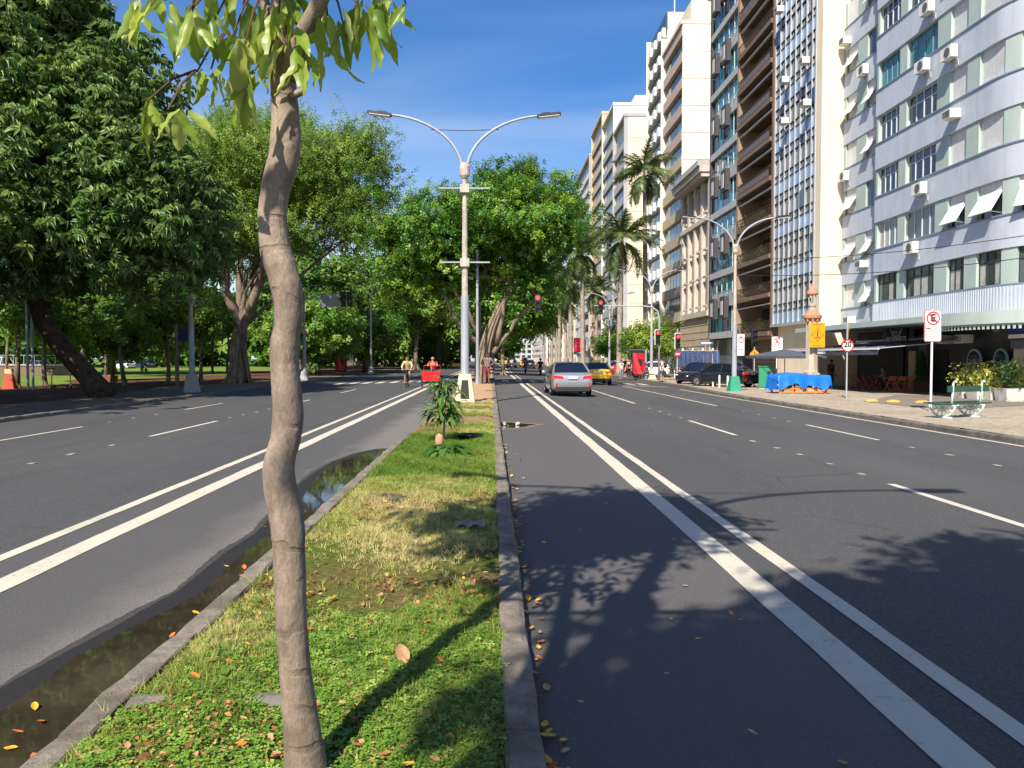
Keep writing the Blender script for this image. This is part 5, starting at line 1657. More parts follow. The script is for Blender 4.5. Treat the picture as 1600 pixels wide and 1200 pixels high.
for k in range(16):
    x, y = rr(.35, 1.6), 2.9 + 6*R.random()
    c = R.choice(['yellow', 'orange', 'tan', 'green'])
    fallen('%s fallen leaf lying out on the right bicycle lane' % c, '%s fallen leaves on the bicycle lane' % c, x, y, .012, c, rr(.3, .6))
for k in range(120):
    y = 2.7 + 9*R.random()**1.5; x = rr(-1.5, .0)
    c = R.choice(['brown', 'brown', 'tan', 'tan', 'orange', 'orange', 'yellow'])
    fallen('%s fallen leaf lying on the median grass' % c, '%s fallen leaves on the grass' % c, x, y, med_z(x, y)+.025, c, rr(.3, .62))
for k in range(14):
    y = 2.9 + 7*R.random(); x = rr(-2.15, -1.8)
    c = R.choice(['yellow', 'orange', 'yellow'])
    fallen('%s fallen leaf floating on the long gutter puddle' % c, '%s fallen leaves on the puddle' % c, x, y, .014, c, rr(.4, .75))
p = gr(627, 1028)
tag(link('fallen_leaf', DL['tan'][2], None, (p.x, p.y, med_z(p.x, p.y)+.03), (.5, .1, .6), (1.5, 1.2, 1.2)), 'largest curled tan leaf lying in the middle of the grass', 'leaf')
n = 7500                                                    # crumbs of dry leaf, past counting
x, y = spread(n, 2.6, 14, 1.3)
q = fbm(x, y, 1.0, 61) + g.normal(0, .5, n) > .25
tv = [(0, -.5, 0), (.3, 0, .18), (0, .5, 0), (-.3, 0, .15)]
pos = np.stack([x[q], y[q], MZ(x[q], y[q])+.02], 1)
fr = frames_from(np.array([0, 0, 1.0]) + g.normal(0, .4, (q.sum(), 3)), g)
v, f, t = scatter(tv, [(0, 1, 2), (0, 2, 3)], pos, fr, g.uniform(.015, .045, q.sum()), g.random(q.sum()))
tag(link('leaf_litter', np_mesh('leaf_litter', v, f, leaf_mat('litter', (108, 70, 46), (156, 106, 70), (196, 148, 104), .8, .1, .2), t)), 'crumbled dry leaf litter scattered through the median grass', 'leaf litter', kind='stuff')

# drain cover, slab and odd bits
M_IRON = mat('cast_iron', (74, 68, 64), .75, .3, var=.25, vscale=8, bump=.4, bscale=40)
p = gr(592, 781)
mc = thing('drain_cover', 'round dark iron drain cover set in the grass', 'drain cover', (p.x, p.y, .125))
MB().lathe([(.30, -.06), (.30, .0), (.285, .018), (.0, .018)], 28).build('lid', M_IRON, mc)
MB().torus((0, 0, .016), .24, .012, 'z', 28, 6).build('rim', M_IRON, mc)
for k in range(5): block('lid_bar', -.16, .16, -.14+k*.07-.012, -.14+k*.07+.012, .018, .026, M_IRON, mc)
a, b = gr(190, 1112), gr(440, 1106)
sl = MB()
sl.grid(lambda u, v: (a.x+(b.x-a.x)*u, a.y+.02+.13*v+.01*math.sin(u*9), .125+.018*math.sin(math.pi*min(1, max(0, v)))+.003*math.sin(u*40)), 14, 4)
tag(sl.build('buried_stone', M_KERB2), 'grey stone slab half buried across the grass by the sapling', 'stone')
p = gr(735, 686)
pot = thing('black_basin', 'black plastic basin lying in the grass behind the small mango plant', 'basin', (p.x, p.y, .1))
MB().lathe([(.20, 0), (.24, .1), (.25, .11), (.225, .105), (.18, .02), (0, .02)], 20).build('bowl', mat('black_plastic', (30, 30, 32), .5), pot, smooth=True)
p = gr(735, 826)
pl = thing('plastic_scrap', 'crumpled grey plastic bag on the shaded grass', 'bag', (p.x, p.y, .14))
m = MB(); m.grid(lambda u, v: ((u-.5)*.26, (v-.5)*.10, .03*abs(math.sin(u*7+v*3))+.02*math.sin(v*9)), 10, 5); m.build('film', mat('grey_film', (112, 112, 114), .5), pl)
p = gr(797, 661)
for k, (dx, lb) in enumerate(((0, 'white paper cup by the small puddle'), (.28, 'second white paper scrap by the small puddle'))):
    o = MB().lathe([(.035, 0), (.045, .1), (.043, .1), (.033, .005), (0, .005)], 12).build('paper_cup', M_WHITEP, None, loc=(.3+dx, pc.y+.1-dx*.3, .03), rot=(1.3, .2, k*2.0))
    o.scale = (.8, .8, .8)
    tag(o, lb, 'cup')

# small mango plant, its stump and the low leafy plant at its foot
p = gr(693, 690)
mg = thing('mango_plant', 'waist high young mango plant with drooping leaves on the median', 'plant', (p.x, p.y, .1))
MB().tube([(0, 0, 0), (.02, 0, .5), (-.01, .01, 1.0), (.0, 0, 1.12)], [.022, .017, .012, .006], 7).build('stem', B_SAP, mg)
L_YM = leaf_mat('young_mango_leaf', (38, 74, 24), (62, 104, 36), (118, 146, 66), .38, .3, .5)
def plant_leaf(seed, L_, w, droop):
    r = random.Random(seed)
    def fn(u, v):
        s = math.sin(math.pi*min(.98, max(.02, v**.85)))**.8
        return (L_*v*(1-.15*droop*v), (u-.5)*w*s, L_*(.25*v-.75*droop*v*v) + abs(u-.5)*w*.35*s)
    m = MB().grid(fn, 2, 6); me = m.mesh('leaf', L_YM, True)
    at_ = me.attributes.new('tint', 'FLOAT', 'POINT'); at_.data.foreach_set('value', np.full(len(me.vertices), r.uniform(.35, .75), np.float32))
    return me
PL = [plant_leaf(s, .25, .078, .9+.25*(s % 3)) for s in range(6)]
for k in range(180):
    t = .1 + .9*R.random(); z = .22 + .9*t; spread_ = .30*math.sin(math.pi*min(1, .15+.8*(1-t)))
    a = rr(0, 6.28); d = spread_*R.random()
    s = rr(.8, 1.2)*(1.0 if t < .8 else .8)
    link('leaf', PL[R.randrange(6)], mg, (d*math.cos(a), d*math.sin(a), z+rr(-.04, .04)), (0, rr(-.75, .15), a+rr(-.6, .6)), (s, s, s))
p2 = gr(690, 696)
tag(MB().lathe([(.075, 0), (.07, .12), (.06, .2), (.02, .23), (0, .235)], 12).build('stump', mat('raw_wood', (186, 138, 108), .8, var=.2, vscale=14), None, smooth=True, loc=(p2.x-.03, p2.y-.12, .1)), 'pale sawn stump at the foot of the young mango plant', 'stump')
p3 = gr(699, 712)
lp = thing('leafy_weed', 'low dark green leafy plant in front of the young mango plant', 'plant', (p3.x, p3.y, .11))
for k in range(46):
    a = rr(0, 6.28); d = rr(.02, .2); s = rr(.8, 1.25)
    link('leaf', PL[R.randrange(6)], lp, (d*math.cos(a), d*math.sin(a), rr(.03, .14)), (0, rr(-.6, .0), a+rr(-.5, .5)), (s, s*1.5, s))

# ---------------------------------------------------------------- street furniture
M_POLE = mat('painted_pole', (160, 165, 172), .6, .1, var=.08, vscale=2, dirt=.4)
M_RUST = mat('rusty_pole', (178, 168, 154), .75, .1, var=.3, vscale=5, dirt=.3)
M_CONC = mat('lamp_base_concrete', (214, 198, 164), .85, var=.12, dirt=.3)
M_DMETAL = mat('dark_metal', (46, 48, 52), .5, .3, var=.15)
M_GPAINT = mat('green_paint', (44, 140, 108), .6, var=.12, dirt=.2)
M_WPOLE = mat('white_pole', (226, 224, 220), .5, var=.06, dirt=.15)

def lamp_head(parent, x, z, s):
    o = MB().cbox((0, 0, 0), (.8, .22, .08), 0, 0, -s*rad(7)).cbox((-s*.1, 0, .055), (.3, .12, .04), 0, 0, -s*rad(7)).build('lamp_head', M_DMETAL, parent, loc=(x, 0, z))
    block('lamp_lens', -.35, .35, -.12, .12, -.07, -.055, M_WHITE, o, (0, -s*rad(7), 0))
def lamp_post(label, X, Y, H_=9.75, fork=7.9, reach=3.2, base_m=None, base_h=.95, group=None, rz=0.0, arms=(-1, 1), r=.13, z=None, poled=M_POLE, bars=True, plate=False):
    root = thing('street_lamp', label, 'street lamp', (X, Y, gz(X) if z is None else z), rz, group)
    MB().tube([(0, 0, .3), (0, 0, 3.6)], [r*1.05, r*.96], 14).build('pole', poled, root, smooth=False)
    MB().tube([(0, 0, 3.4), (0, 0, 3.62), (0, 0, fork+.05)], [r*.85, r*.78, r*.52], 14).build('upper_pole', M_RUST, root, smooth=False)
    if base_m:
        bs = MB().add([(-.34, -.34, -.06), (.34, -.34, -.06), (.34, .34, -.06), (-.34, .34, -.06), (-.2, -.2, base_h), (.2, -.2, base_h), (.2, .2, base_h), (-.2, .2, base_h)],
                      [(0, 3, 2, 1), (4, 5, 6, 7), (0, 1, 5, 4), (1, 2, 6, 5), (2, 3, 7, 6), (3, 0, 4, 7)]).build('base', base_m, root)
        if plate:
            MB().add([(-.15, -.33, .12), (.15, -.33, .12), (.11, -.245, .75), (-.11, -.245, .75), (-.15, -.30, .12), (.15, -.30, .12), (.11, -.215, .75), (-.11, -.215, .75)], [(0, 1, 2, 3), (0, 4, 5, 1), (1, 5, 6, 2), (2, 6, 7, 3), (3, 7, 4, 0)]).build('hatch', mat('hatch_black', (22, 22, 24), .6), root)
    MB().lathe([(r*.75, fork-.35), (r*1.2, fork-.25), (r*1.35, fork+.05), (r*.7, fork+.18)], 12).build('collar', M_RUST, root)
    dh = H_-fork
    for s in arms:
        pts = []
        for i in range(13):
            t = i/12
            an = t*rad(84)
            pts.append((s*(.08 + (reach-.75)*(1-math.cos(an))/(1-math.cos(rad(84)))), 0, fork-.1 + (dh+.02)*math.sin(an)/math.sin(rad(84))))
        MB().tube(pts, [.055-.015*i/12 for i in range(13)], 8).build('arm', poled, root, smooth=True)
        lamp_head(root, s*(reach-.35), H_-.05, s)
    if bars:
        for z_, w in ((fork-.72, .85), (4.7, .85)):
            block('cross_bar', -w, w, -.15, -.11, z_, z_+.045, M_POLE, root)
            block('cross_bar_clamp', -r*1.1, r*1.1, -r*1.25, r*1.2, z_-.12, z_+.16, M_RUST, root)
        MB().tube([(-1.15, 0, fork+1.28), (0, 0, fork+1.25), (1.15, 0, fork+1.3)], .012, 5).build('stay_wire', M_DMETAL, root)
    return root
lamp_post('double armed grey lamp post with a cream base on the median ahead', -.9, 26.2, base_m=M_CONC, z=.12, plate=True, r=.14)
lamp_post('double armed lamp post behind the viewer on the median', -.95, .3, base_m=M_CONC, z=.12)
p = gr(1147, 611)
gp = lamp_post('double armed lamp post with a bright green base on the right pavement', p.x, p.y, 9.4, 7.7, 2.9, M_GPAINT, .8, 'double armed lamps on the right pavement', bars=False)
sgn = thing('no_parking_plate', 'white no parking plate strapped to the green based lamp post', 'sign', (p.x+.28, p.y-.2, 1.75), rad(20))
block('plate', -.22, .22, -.015, .015, 0, 1.15, M_WHITEP, sgn)
MB().torus((0, -.02, .85), .16, .025, 'y', 20, 4).build('red_ring', M_REDP, sgn)
link('lettering', text_mesh('E', .26, M_BLACKP), sgn, (0, -.02, .85), FACE_US)
block('text_line', -.16, .16, -.02, -.016, .45, .48, M_BLACKP, sgn); block('text_line', -.14, .14, -.02, -.016, .32, .35, M_BLACKP, sgn)
names = ['second', 'third', 'fourth', 'fifth', 'sixth', 'seventh', 'eighth']
for k, Y in enumerate((65.5, 89, 113, 137, 161, 185, 210)):
    lamp_post('%s double armed lamp post along the right pavement counting from the green base' % names[k], 13.7, Y, 9.4, 7.7, 2.9, M_CONC, .8, 'double armed lamps on the right pavement', bars=False)
for k, Y in enumerate((78, 104, 132, 165)):
    lamp_post('%s lamp post on the median beyond the crossing' % ['first', 'second', 'third', 'fourth'][k], -1.2, Y, base_m=M_CONC, z=.1, bars=False)
p = gr(300, 613)
lamp_post('grey lamp post with a tapered base under the big dark tree', p.x, p.y, 8.6, 6.9, 2.4, M_GREY, .95, bars=True)
p = gr(580, 584)
lamp_post('single armed lamp curving over the left lanes near the bus shelter', p.x, p.y, 11.2, 9.0, 3.4, M_GREY, .8, arms=(1,), bars=False)
p = gr(476, 596)
lamp_post('plain grey pole beside the sapling trunk on the park side', p.x, p.y, 7.4, 6.4, 1.4, M_GREY, .8, arms=(1,), bars=False)
pt = at(745, 385, 43)
pp = thing('grey_mast', 'thin grey mast standing beside the median fig', 'mast', (pt.x, 44.4, .1))
MB().tube([(0, 0, -.05), (0, 0, pt.z-.4)], [.10, .07], 10).build('pole', M_POLE, pp)
block('cap', -.08, .08, -.08, .08, pt.z-.4, pt.z-.1, M_POLE, pp)

# traffic signals
M_SIG = mat('signal_black', (26, 26, 28), .55, var=.1)
M_REDL = mat('red_light', (255, 40, 40), .4, var=0, emit=6.0)
M_OFFL = mat('unlit_lens', (58, 50, 46), .4, var=.1)
def signal_head(parent, x, y, z, lit=True, back=False, border=False):
    o = MB().box(-.17, .17, -.1, .1, -.55, .55).build('signal_head', M_SIG, parent, loc=(x, y, z))
    if border: MB().box(-.21, .21, .101, .12, -.6, .6).build('backboard', M_WHITEP, o)
    for k, zz in enumerate((.34, 0, -.34)):
        MB().disc((0, -.11, zz), .115, 'y', .03, 16).build('lens', M_REDL if (k == 0 and lit and not back) else M_OFFL, o)
        hood = MB()
        n = 10
        hood.grid(lambda u, v: (.125*math.cos(math.pi*(-.1+1.2*u)), -.12-.16*v, zz+.125*math.sin(math.pi*(-.1+1.2*u))), n, 1)
        hood.build('hood', M_SIG, o)
    return o
# arm over the right lanes, from the pavement
p = gr(1027, 592)
sp = thing('traffic_signal', 'traffic signal mast arm from the right pavement with two red lights', 'traffic signal', (p.x-.2, p.y-6, gz(p.x)))
Y_ = p.y-6
a = at(938, 480, Y_); c = at(1027, 527, Y_); top = at(1024, 478, Y_)
rx = sp.location.x; z0 = sp.location.z
xm = at(1030, 520, Y_).x - rx
hz = at(980, 478, Y_).z - z0
MB().tube([(xm, 0, -.02), (xm, 0, hz-1.0), (xm-.15, 0, hz-.4), (xm-.6, 0, hz-.08), (xm-1.4, 0, hz), (a.x-rx-.5, 0, hz+.02)], [.09, .08, .075, .065, .055, .045], 9).build('mast_arm', M_POLE, sp, smooth=True)
signal_head(sp, a.x-rx, -.12, a.z-z0)
signal_head(sp, c.x-rx, -.15, c.z-z0, border=True)
p = gr(1058, 597)
s2 = thing('traffic_signal', 'red traffic signal on a short pole right of the bus shelter', 'traffic signal', (p.x, p.y, gz(p.x)))
zz = at(1058, 533, p.y).z - gz(p.x)
MB().tube([(0, 0, 0), (0, 0, zz+.9)], [.06, .05], 9).build('pole', M_POLE, s2)
signal_head(s2, 0, -.12, zz, border=True)
MB().disc((0, -.1, zz-.95), .22, 'y', .02, 20).build('round_sign', M_REDP, s2)
block('sign_bar', -.14, .14, -.125, -.112, zz-1.02, zz-.9, M_WHITEP, s2)
# arm from the median over the right lanes
Y_ = 44.0
s3 = thing('traffic_signal', 'red traffic signal on a long arm reaching out of the median fig', 'traffic signal', (-.95, Y_+2.6, .1))
a = at(840, 468, Y_); hz = at(760, 462, Y_).z
MB().tube([(0, 0, -.02), (0, 0, hz-.5), (.3, 0, hz-.15), (.9, 0, hz-.1), (a.x+1.4, -2.0, a.z-.08)], [.08, .07, .05, .04, .035], 9).build('mast_arm', M_DMETAL, s3, smooth=True)
signal_head(s3, a.x+.95, -2.6, a.z-.35)
# seen from behind over the left lanes
p = at(540, 464, 56)
s4 = thing('traffic_signal', 'dark back of a traffic signal hanging over the left lanes', 'traffic signal', (KL-.6, 56, -.17))
MB().tube([(0, 0, 0), (0, 0, p.z-.5), (.3, 0, p.z-.05), (1, 0, p.z+.1), (p.x-KL+1.0, 0, p.z+.1)], [.1, .09, .08, .07, .05], 9).build('mast_arm', M_POLE, s4, smooth=True)
signal_head(s4, p.x-KL+.9, 0, p.z, lit=False)
signal_head(s4, p.x-KL+.45, 0, p.z, lit=False)
block('street_name_board', p.x-KL-1.2, p.x-KL+.1, -.05, .0, p.z-.55, p.z+.4, M_GREY, s4)
p = at(628, 464, 62)
s5 = thing('traffic_signal', 'far traffic signal over the left lanes beside the curved lamp', 'traffic signal', (-.9, 61, .05))
MB().tube([(0, 0, 0), (0, 0, p.z-.3), (-.6, 0, p.z+.1), (p.x-.2+.9, 0, p.z+.12)], [.1, .09, .07, .05], 9).build('mast_arm', M_DMETAL, s5, smooth=True)
signal_head(s5, p.x+.9, 0, p.z-.3, lit=False)

# signs on posts
def sign_post(name, label, X, Y, h, r=.035, m=M_WPOLE, rz=0.0):
    o = thing(name, label, 'sign', (X, Y, gz(X)), rz)
    MB().tube([(0, .035, -.02), (0, .035, h)], r, 9).build('post', m, o)
    return o
def round_rect(w, h, r, y0, y1, n=5):
    pr = []
    for cx, cz, a0 in ((w/2-r, h/2-r, 0), (-w/2+r, h/2-r, 90), (-w/2+r, -h/2+r, 180), (w/2-r, -h/2+r, 270)):
        for k in range(n+1):
            a = rad(a0+90*k/n); pr.append((cx+r*math.cos(a), cz+r*math.sin(a)))
    k = len(pr); m = MB()
    return m.add([(x, y0, z) for x, z in pr] + [(x, y1, z) for x, z in pr], [tuple(range(k)), tuple(range(k, 2*k))[::-1]] + [(i, k+i, k+(i+1) % k, (i+1) % k) for i in range(k)])
M_PINKW = mat('sign_white', (228, 214, 212), .5, var=.05)
M_PINKB2 = mat('sign_red_edge', (196, 92, 96), .5, var=.08)
p = gr(1455, 643)
zc = at(1454, 509, p.y).z - gz(p.x)
e1 = sign_post('no_parking_sign', 'large no parking sign on a white post left of the bench', p.x, p.y, zc+.55)
w_ = .58; h_ = 1.06
round_rect(w_, h_, .06, -.012, .012).build('plate', M_PINKB2, e1, loc=(0, 0, zc))
round_rect(w_-.05, h_-.05, .045, -.016, -.0125).build('white_field', M_PINKW, e1, loc=(0, 0, zc))
MB().torus((0, -.02, zc+.25), .205, .022, 'y', 28, 5).build('red_ring', M_REDP, e1)
MB().cbox((0, -.027, zc+.25), (.40, .008, .04), 0, 0, rad(45)).build('red_slash', M_REDP, e1)
link('lettering', text_mesh('E', .34, M_BLACKP, .003, bold=.012), e1, (0, -.020, zc+.25), FACE_US)
for k, (ww, dz) in enumerate(((.34, -.07), (.30, -.115), (.26, -.18), (.38, -.27), (.42, -.36), (.4, -.41))):
    block('text_line', -ww/2, ww/2, -.019, -.0165, zc+dz-.012, zc+dz+.010, mat('sign_grey_text', (120, 112, 112), .6), e1)
block('text_arrow', -.24, -.10, -.019, -.0165, zc-.1, zc-.07, M_BLACKP, e1)
p = gr(1323, 623)
zc = at(1326, 540, p.y).z - gz(p.x)
e2 = sign_post('speed_limit_sign', 'round red and white 20 speed limit sign before the awning', p.x, p.y, zc+1.0, m=M_POLE)
MB().disc((0, 0, zc), .27, 'y', .02, 28).build('plate', M_WHITEP, e2)
MB().torus((0, -.012, zc), .25, .03, 'y', 28, 5).build('red_ring', M_REDP, e2)
link('lettering', text_mesh('20', .34, M_BLACKP, .003, bold=.012), e2, (0, -.016, zc+.04), FACE_US)
link('lettering', text_mesh('km/h', .11, M_BLACKP, .003), e2, (0, -.016, zc-.14), FACE_US)
MB().cbox((0, 0, 0), (.42, .015, .42), 0, 0, rad(45)).build('side_plate', mat('back_yellow', (176, 140, 44), .5), e2, loc=(.06, .05, zc+.65), rot=(0, 0, rad(68)))
p = gr(1228, 607)
zc = at(1228, 538, p.y).z - gz(p.x)
e3 = sign_post('no_parking_sign', 'smaller no parking sign above the dark grey parasol', p.x, p.y+1.5, zc+.3)
block('plate', -.33, .33, -.012, .012, zc-.45, zc+.5, M_WHITEP, e3)
MB().torus((0, -.016, zc+.2), .21, .022, 'y', 24, 5).build('red_ring', M_REDP, e3)
MB().cbox((0, -.022, zc+.2), (.4, .006, .04), 0, 0, rad(45)).build('red_slash', M_REDP, e3)
link('lettering', text_mesh('E', .30, M_REDP, .003, bold=.01), e3, (0, -.016, zc+.2), FACE_US)
# ornamental stone column with the yellow sign
Yc = 42.0
p = at(1268, 560, Yc)
oc = thing('stone_column', 'ornate stone column with a small domed terracotta lantern on top', 'column', (p.x, Yc, gz(p.x)))
M_COLS = mat('column_stone', (176, 166, 148), .85, var=.12, vscale=3, dirt=.35)
M_TERRA = mat('terracotta', (178, 126, 98), .8, var=.12, vscale=4, dirt=.2)
zt = at(1268, 489, Yc).z - gz(p.x)
MB().prism([(-.33, -.33), (.33, -.33), (.33, .33), (-.33, .33)], -.02, 1.0).build('plinth', M_COLS, oc)
MB().lathe([(.36, 1.0), (.36, 1.1), (.33, 1.15), (.33, zt-.45), (.34, zt-.4)], 8).build('shaft', M_COLS, oc)
MB().lathe([(.34, zt-.4), (.50, zt-.3), (.52, zt-.15), (.44, zt-.1), (.25, zt+.15), (.18, zt+.2)], 16).build('capital', M_TERRA, oc)
for k in range(10):
    a = 2*math.pi*k/10
    MB().cbox((.42*math.cos(a), .42*math.sin(a), zt-.42), (.08, .08, .14), a).build('corbel', M_TERRA, oc)
z2 = at(1268, 455, Yc).z - gz(p.x)
MB().lathe([(.18, zt+.2), (.16, z2-.9), (.22, z2-.8), (.22, z2-.7)], 12).build('lantern_stem', M_COLS, oc)
for k in range(6):
    a = 2*math.pi*k/6
    MB().tube([(.19*math.cos(a), .19*math.sin(a), z2-.7), (.19*math.cos(a), .19*math.sin(a), z2-.2)], .03, 6).build('lantern_colonnette', M_COLS, oc)
MB().lathe([(.30, z2-.2), (.31, z2-.12), (.22, z2+.08), (.08, z2+.22), (.05, z2+.32), (.07, z2+.38), (0, z2+.48)], 14).build('lantern_dome', M_TERRA, oc, smooth=True)
ys_ = thing('yellow_warning_sign', 'rectangular yellow pedestrian crossing sign in front of the stone column', 'sign', (p.x+.05, Yc-.62, at(1270, 545, Yc).z))
hh = at(1270, 505, Yc).z - at(1270, 543, Yc).z
M_YEL = mat('sign_yellow', (232, 148, 8), .5, var=.04)
round_rect(.82, hh, .03, -.015, .015).build('plate', M_YEL, ys_, loc=(0, 0, hh/2+.07))
dm = MB()
for k in range(4): dm.cbox((.21*math.cos(rad(45+90*k)), -.019, hh/2+.07+.21*math.sin(rad(45+90*k))), (.60, .006, .015), 0, 0, rad(-(45+90*k)+90))
dm.build('diamond_outline', M_BLACKP, ys_)
MB().ball((0, -.02, hh/2+.24), (.035, .008, .04)).tube([(0, -.02, hh/2+.2), (0, -.02, hh/2+.06)], .03, 6).tube([(0, -.02, hh/2+.06), (.06, -.02, hh/2-.04)], .016, 5).tube([(0, -.02, hh/2+.06), (-.06, -.02, hh/2-.04)], .016, 5).build('walking_figure', M_BLACKP, ys_)
for k in range(5): block('crossing_stripe', -.16+k*.07, -.12+k*.07, -.021, -.0165, hh/2-.1, hh/2-.04, M_BLACKP, ys_)
for z_ in (.16, hh-.02): block('text_line', -.26, .26, -.021, -.0165, z_-.02, z_+.02, mat('sign_brown_text', (150, 96, 10), .6), ys_)
block('bracket', -.03, .03, .016, .5, hh/2, hh/2+.06, M_POLE, ys_)
p = gr(1179, 607); Yd = 47.0
p = at(1179, 553, Yd)
ds = sign_post('diamond_warning_sign', 'small orange diamond warning sign behind the black parked car', p.x, Yd, p.z-gz(p.x)+.9, m=M_POLE)
MB().cbox((0, -.01, p.z-gz(p.x)), (.44, .015, .44), 0, 0, rad(45)).build('plate', mat('sign_orange', (250, 150, 20), .5, var=.04), ds)
MB().ball((0, -.025, p.z-gz(p.x)+.09), (.03, .006, .035)).tube([(0, -.025, p.z-gz(p.x)+.05), (0, -.025, p.z-gz(p.x)-.1)], .028, 6).build('walking_figure', M_BLACKP, ds)
signal_head(ds, .0, .1, p.z-gz(p.x)+1.0, lit=False)

# bench: four boards on two white scrolled castings
M_BGREEN = mat('bench_green', (40, 74, 58), .55, var=.12)
M_BCAST = mat('bench_casting', (190, 208, 200), .6, var=.1, dirt=.2)
pb_ = gr(1494, 652)
bn = thing('park_bench', 'dark green slatted bench on white scrolled iron ends beside the road', 'bench', (pb_.x, pb_.y, gz(pb_.x)), rad(22))
for k, (dy, z_) in enumerate(((-.28, .43), (-.12, .42), (.04, .43), (.20, .45))):
    block('seat_slat', -1.08, 1.08, dy-.07, dy+.07, z_-.02, z_+.02, M_BGREEN, bn)
block('back_slat', -.85, .95, -.36, -.325, .78, .96, M_BGREEN, bn)
for sx in (-.62, .62):
    c_ = MB()
    c_.tube([(0, -.30, .40), (0, -.33, .7), (0, -.34, .95), (0, -.36, 1.06), (0, -.41, 1.1), (0, -.45, 1.06)], [.04, .035, .035, .035, .03, .025], 8)
    n = 10
    c_.tube([(0, -.42*math.cos(rad(180*k/n)) , .40-.36*math.sin(rad(180*k/n))) for k in range(n+1)], .032, 7)
    c_.tube([(0, -.22*math.cos(rad(180*k/n)), .40-.19*math.sin(rad(180*k/n))) for k in range(n+1)], .022, 6)
    for a in (35, 65, 90, 115, 145): c_.tube([(0, -.05*math.cos(rad(a)), .38-.05*math.sin(rad(a))), (0, -.40*math.cos(rad(a)), .40-.34*math.sin(rad(a)))], .018, 6)
    c_.cbox((0, 0, .02), (.12, .62, .05))
    c_.cbox((0, -.04, .385), (.06, .66, .03))
    c_.build('end_casting', M_BCAST, bn, loc=(sx, 0, 0), smooth=True)
block('plinth', -1.0, 1.1, -.2, .2, -.06, -.001, M_GREY, bn)

# blue tarpaulin over stacked orange timber
M_TIMB = mat('orange_timber', (206, 122, 62), .7, var=.15, vscale=5)
M_TARP = mat('blue_tarpaulin', (18, 104, 196), .45, var=.08, vscale=2)
q0, q1 = gr(1212, 613), gr(1290, 617)
c_ = (q0+q1)/2; ln = (q1-q0).length
ang = math.atan2(q1.y-q0.y, q1.x-q0.x)
L2 = 2.7
cr_ = thing('timber_stack', 'stack of folded orange wooden tables under the blue tarpaulin', 'furniture stack', (c_.x+.1, c_.y+.4, gz(c_.x)), 0.12)
for k in range(5):
    x_ = -L2/2+.12 + k*(L2-.24)/4
    MB().cbox((x_, -.52, .28), (.09, .06, .62), 0, 0, rad(14 if k in (0, 4) else 0)).build('leg', M_TIMB, cr_)
    MB().cbox((x_, .45, .3), (.09, .06, .6)).build('leg', M_TIMB, cr_)
for z_ in (.07, .26): block('rail', -L2/2, L2/2, -.56, -.49, z_-.04, z_+.04, M_TIMB, cr_)
block('table_top', -L2/2, L2/2, -.5, .5, .55, .62, M_TIMB, cr_)
block('table_top', -L2/2+.15, L2/2-.1, -.45, .45, .63, .70, M_TIMB, cr_)
tp = MB()
def tarp_fn(u, v):
    x_ = (u-.5)*(L2+.2); a = (v-.5)*2
    top_ = .98 + .06*math.sin(u*5) - .05*math.sin(u*11+1)*.5
    if u < .02 or u > .98: top_ -= .25
    drop = max(0, abs(a)-.55)/.45
    y_ = (a if abs(a) < .55 else math.copysign(.55+.10*drop, a))*1.05
    z_ = top_ - drop*(.62 + .1*math.sin(u*17) + .05*math.sin(u*31)) - .02*abs(math.sin(u*23+v*7))
    return (x_ + .03*math.sin(v*12), y_ + .04*math.sin(u*26+v*3)*drop, z_)
tp.grid(tarp_fn, 48, 24)
tarp = tp.build('blue_tarp', M_TARP, None, smooth=True, loc=(c_.x+.1, c_.y+.4, gz(c_.x)), rot=(0, 0, .12))
tag(tarp, 'bright blue tarpaulin draped over the stacked wooden tables', 'tarpaulin')
for s in (-1, 1):
    e = MB(); e.grid(lambda u, v: (s*(L2/2+.1+.05*v), (u-.5)*1.15, .80-.62*v+.05*math.sin(u*9)), 8, 5)
    e.build('tarp_end', M_TARP, tarp, smooth=True)

# green street cabinet
p = gr(1196, 608)
gc = thing('street_cabinet', 'green metal street cabinet with stickers beside the tarpaulin', 'cabinet', (p.x, p.y, gz(p.x)), rad(-18))
M_CAB = mat('cabinet_green', (36, 134, 96), .55, var=.12, dirt=.25)
block('body', -.38, .38, -.3, .3, .08, 1.28, M_CAB, gc); block('roof', -.42, .42, -.34, .34, 1.282, 1.34, M_CAB, gc); block('plinth', -.36, .36, -.28, .28, 0, .078, M_GREY, gc)
block('door', -.35, -.01, -.325, -.302, .14, 1.22, M_CAB, gc); block('door', .01, .35, -.325, -.302, .14, 1.22, M_CAB, gc)
block('sticker', .08, .28, -.332, -.326, .85, 1.05, M_DMETAL, gc)
# parasol
p = at(1226, 575, 44.5)
ub = thing('parasol', 'dark grey square parasol behind the blue tarpaulin', 'parasol', (p.x, 44.5, gz(p.x)), rad(12))
zt = at(1226, 546, 44.5).z - gz(p.x)
MB().tube([(0, 0, 0), (0, 0, zt)], .03, 8).build('pole', M_ALU, ub)
cv = MB()
W_ = 1.62
for k in range(4):
    a, b_ = [(W_, W_), (-W_, W_), (-W_, -W_), (W_, -W_)][k], [(W_, W_), (-W_, W_), (-W_, -W_), (W_, -W_)][(k+1) % 4]
    def fn(u, v):
        x_ = (a[0]*(1-u)+b_[0]*u)*v; y_ = (a[1]*(1-u)+b_[1]*u)*v
        return (x_, y_, zt+.03 - .42*v - .05*math.sin(math.pi*u)*v*math.sin(math.pi*v))
    cv.grid(fn, 8, 6)
    cv.grid(lambda u, v: (a[0]*(1-u)+b_[0]*u, a[1]*(1-u)+b_[1]*u, zt-.39-.05*math.sin(math.pi*u)*0-.14*v), 8, 1)
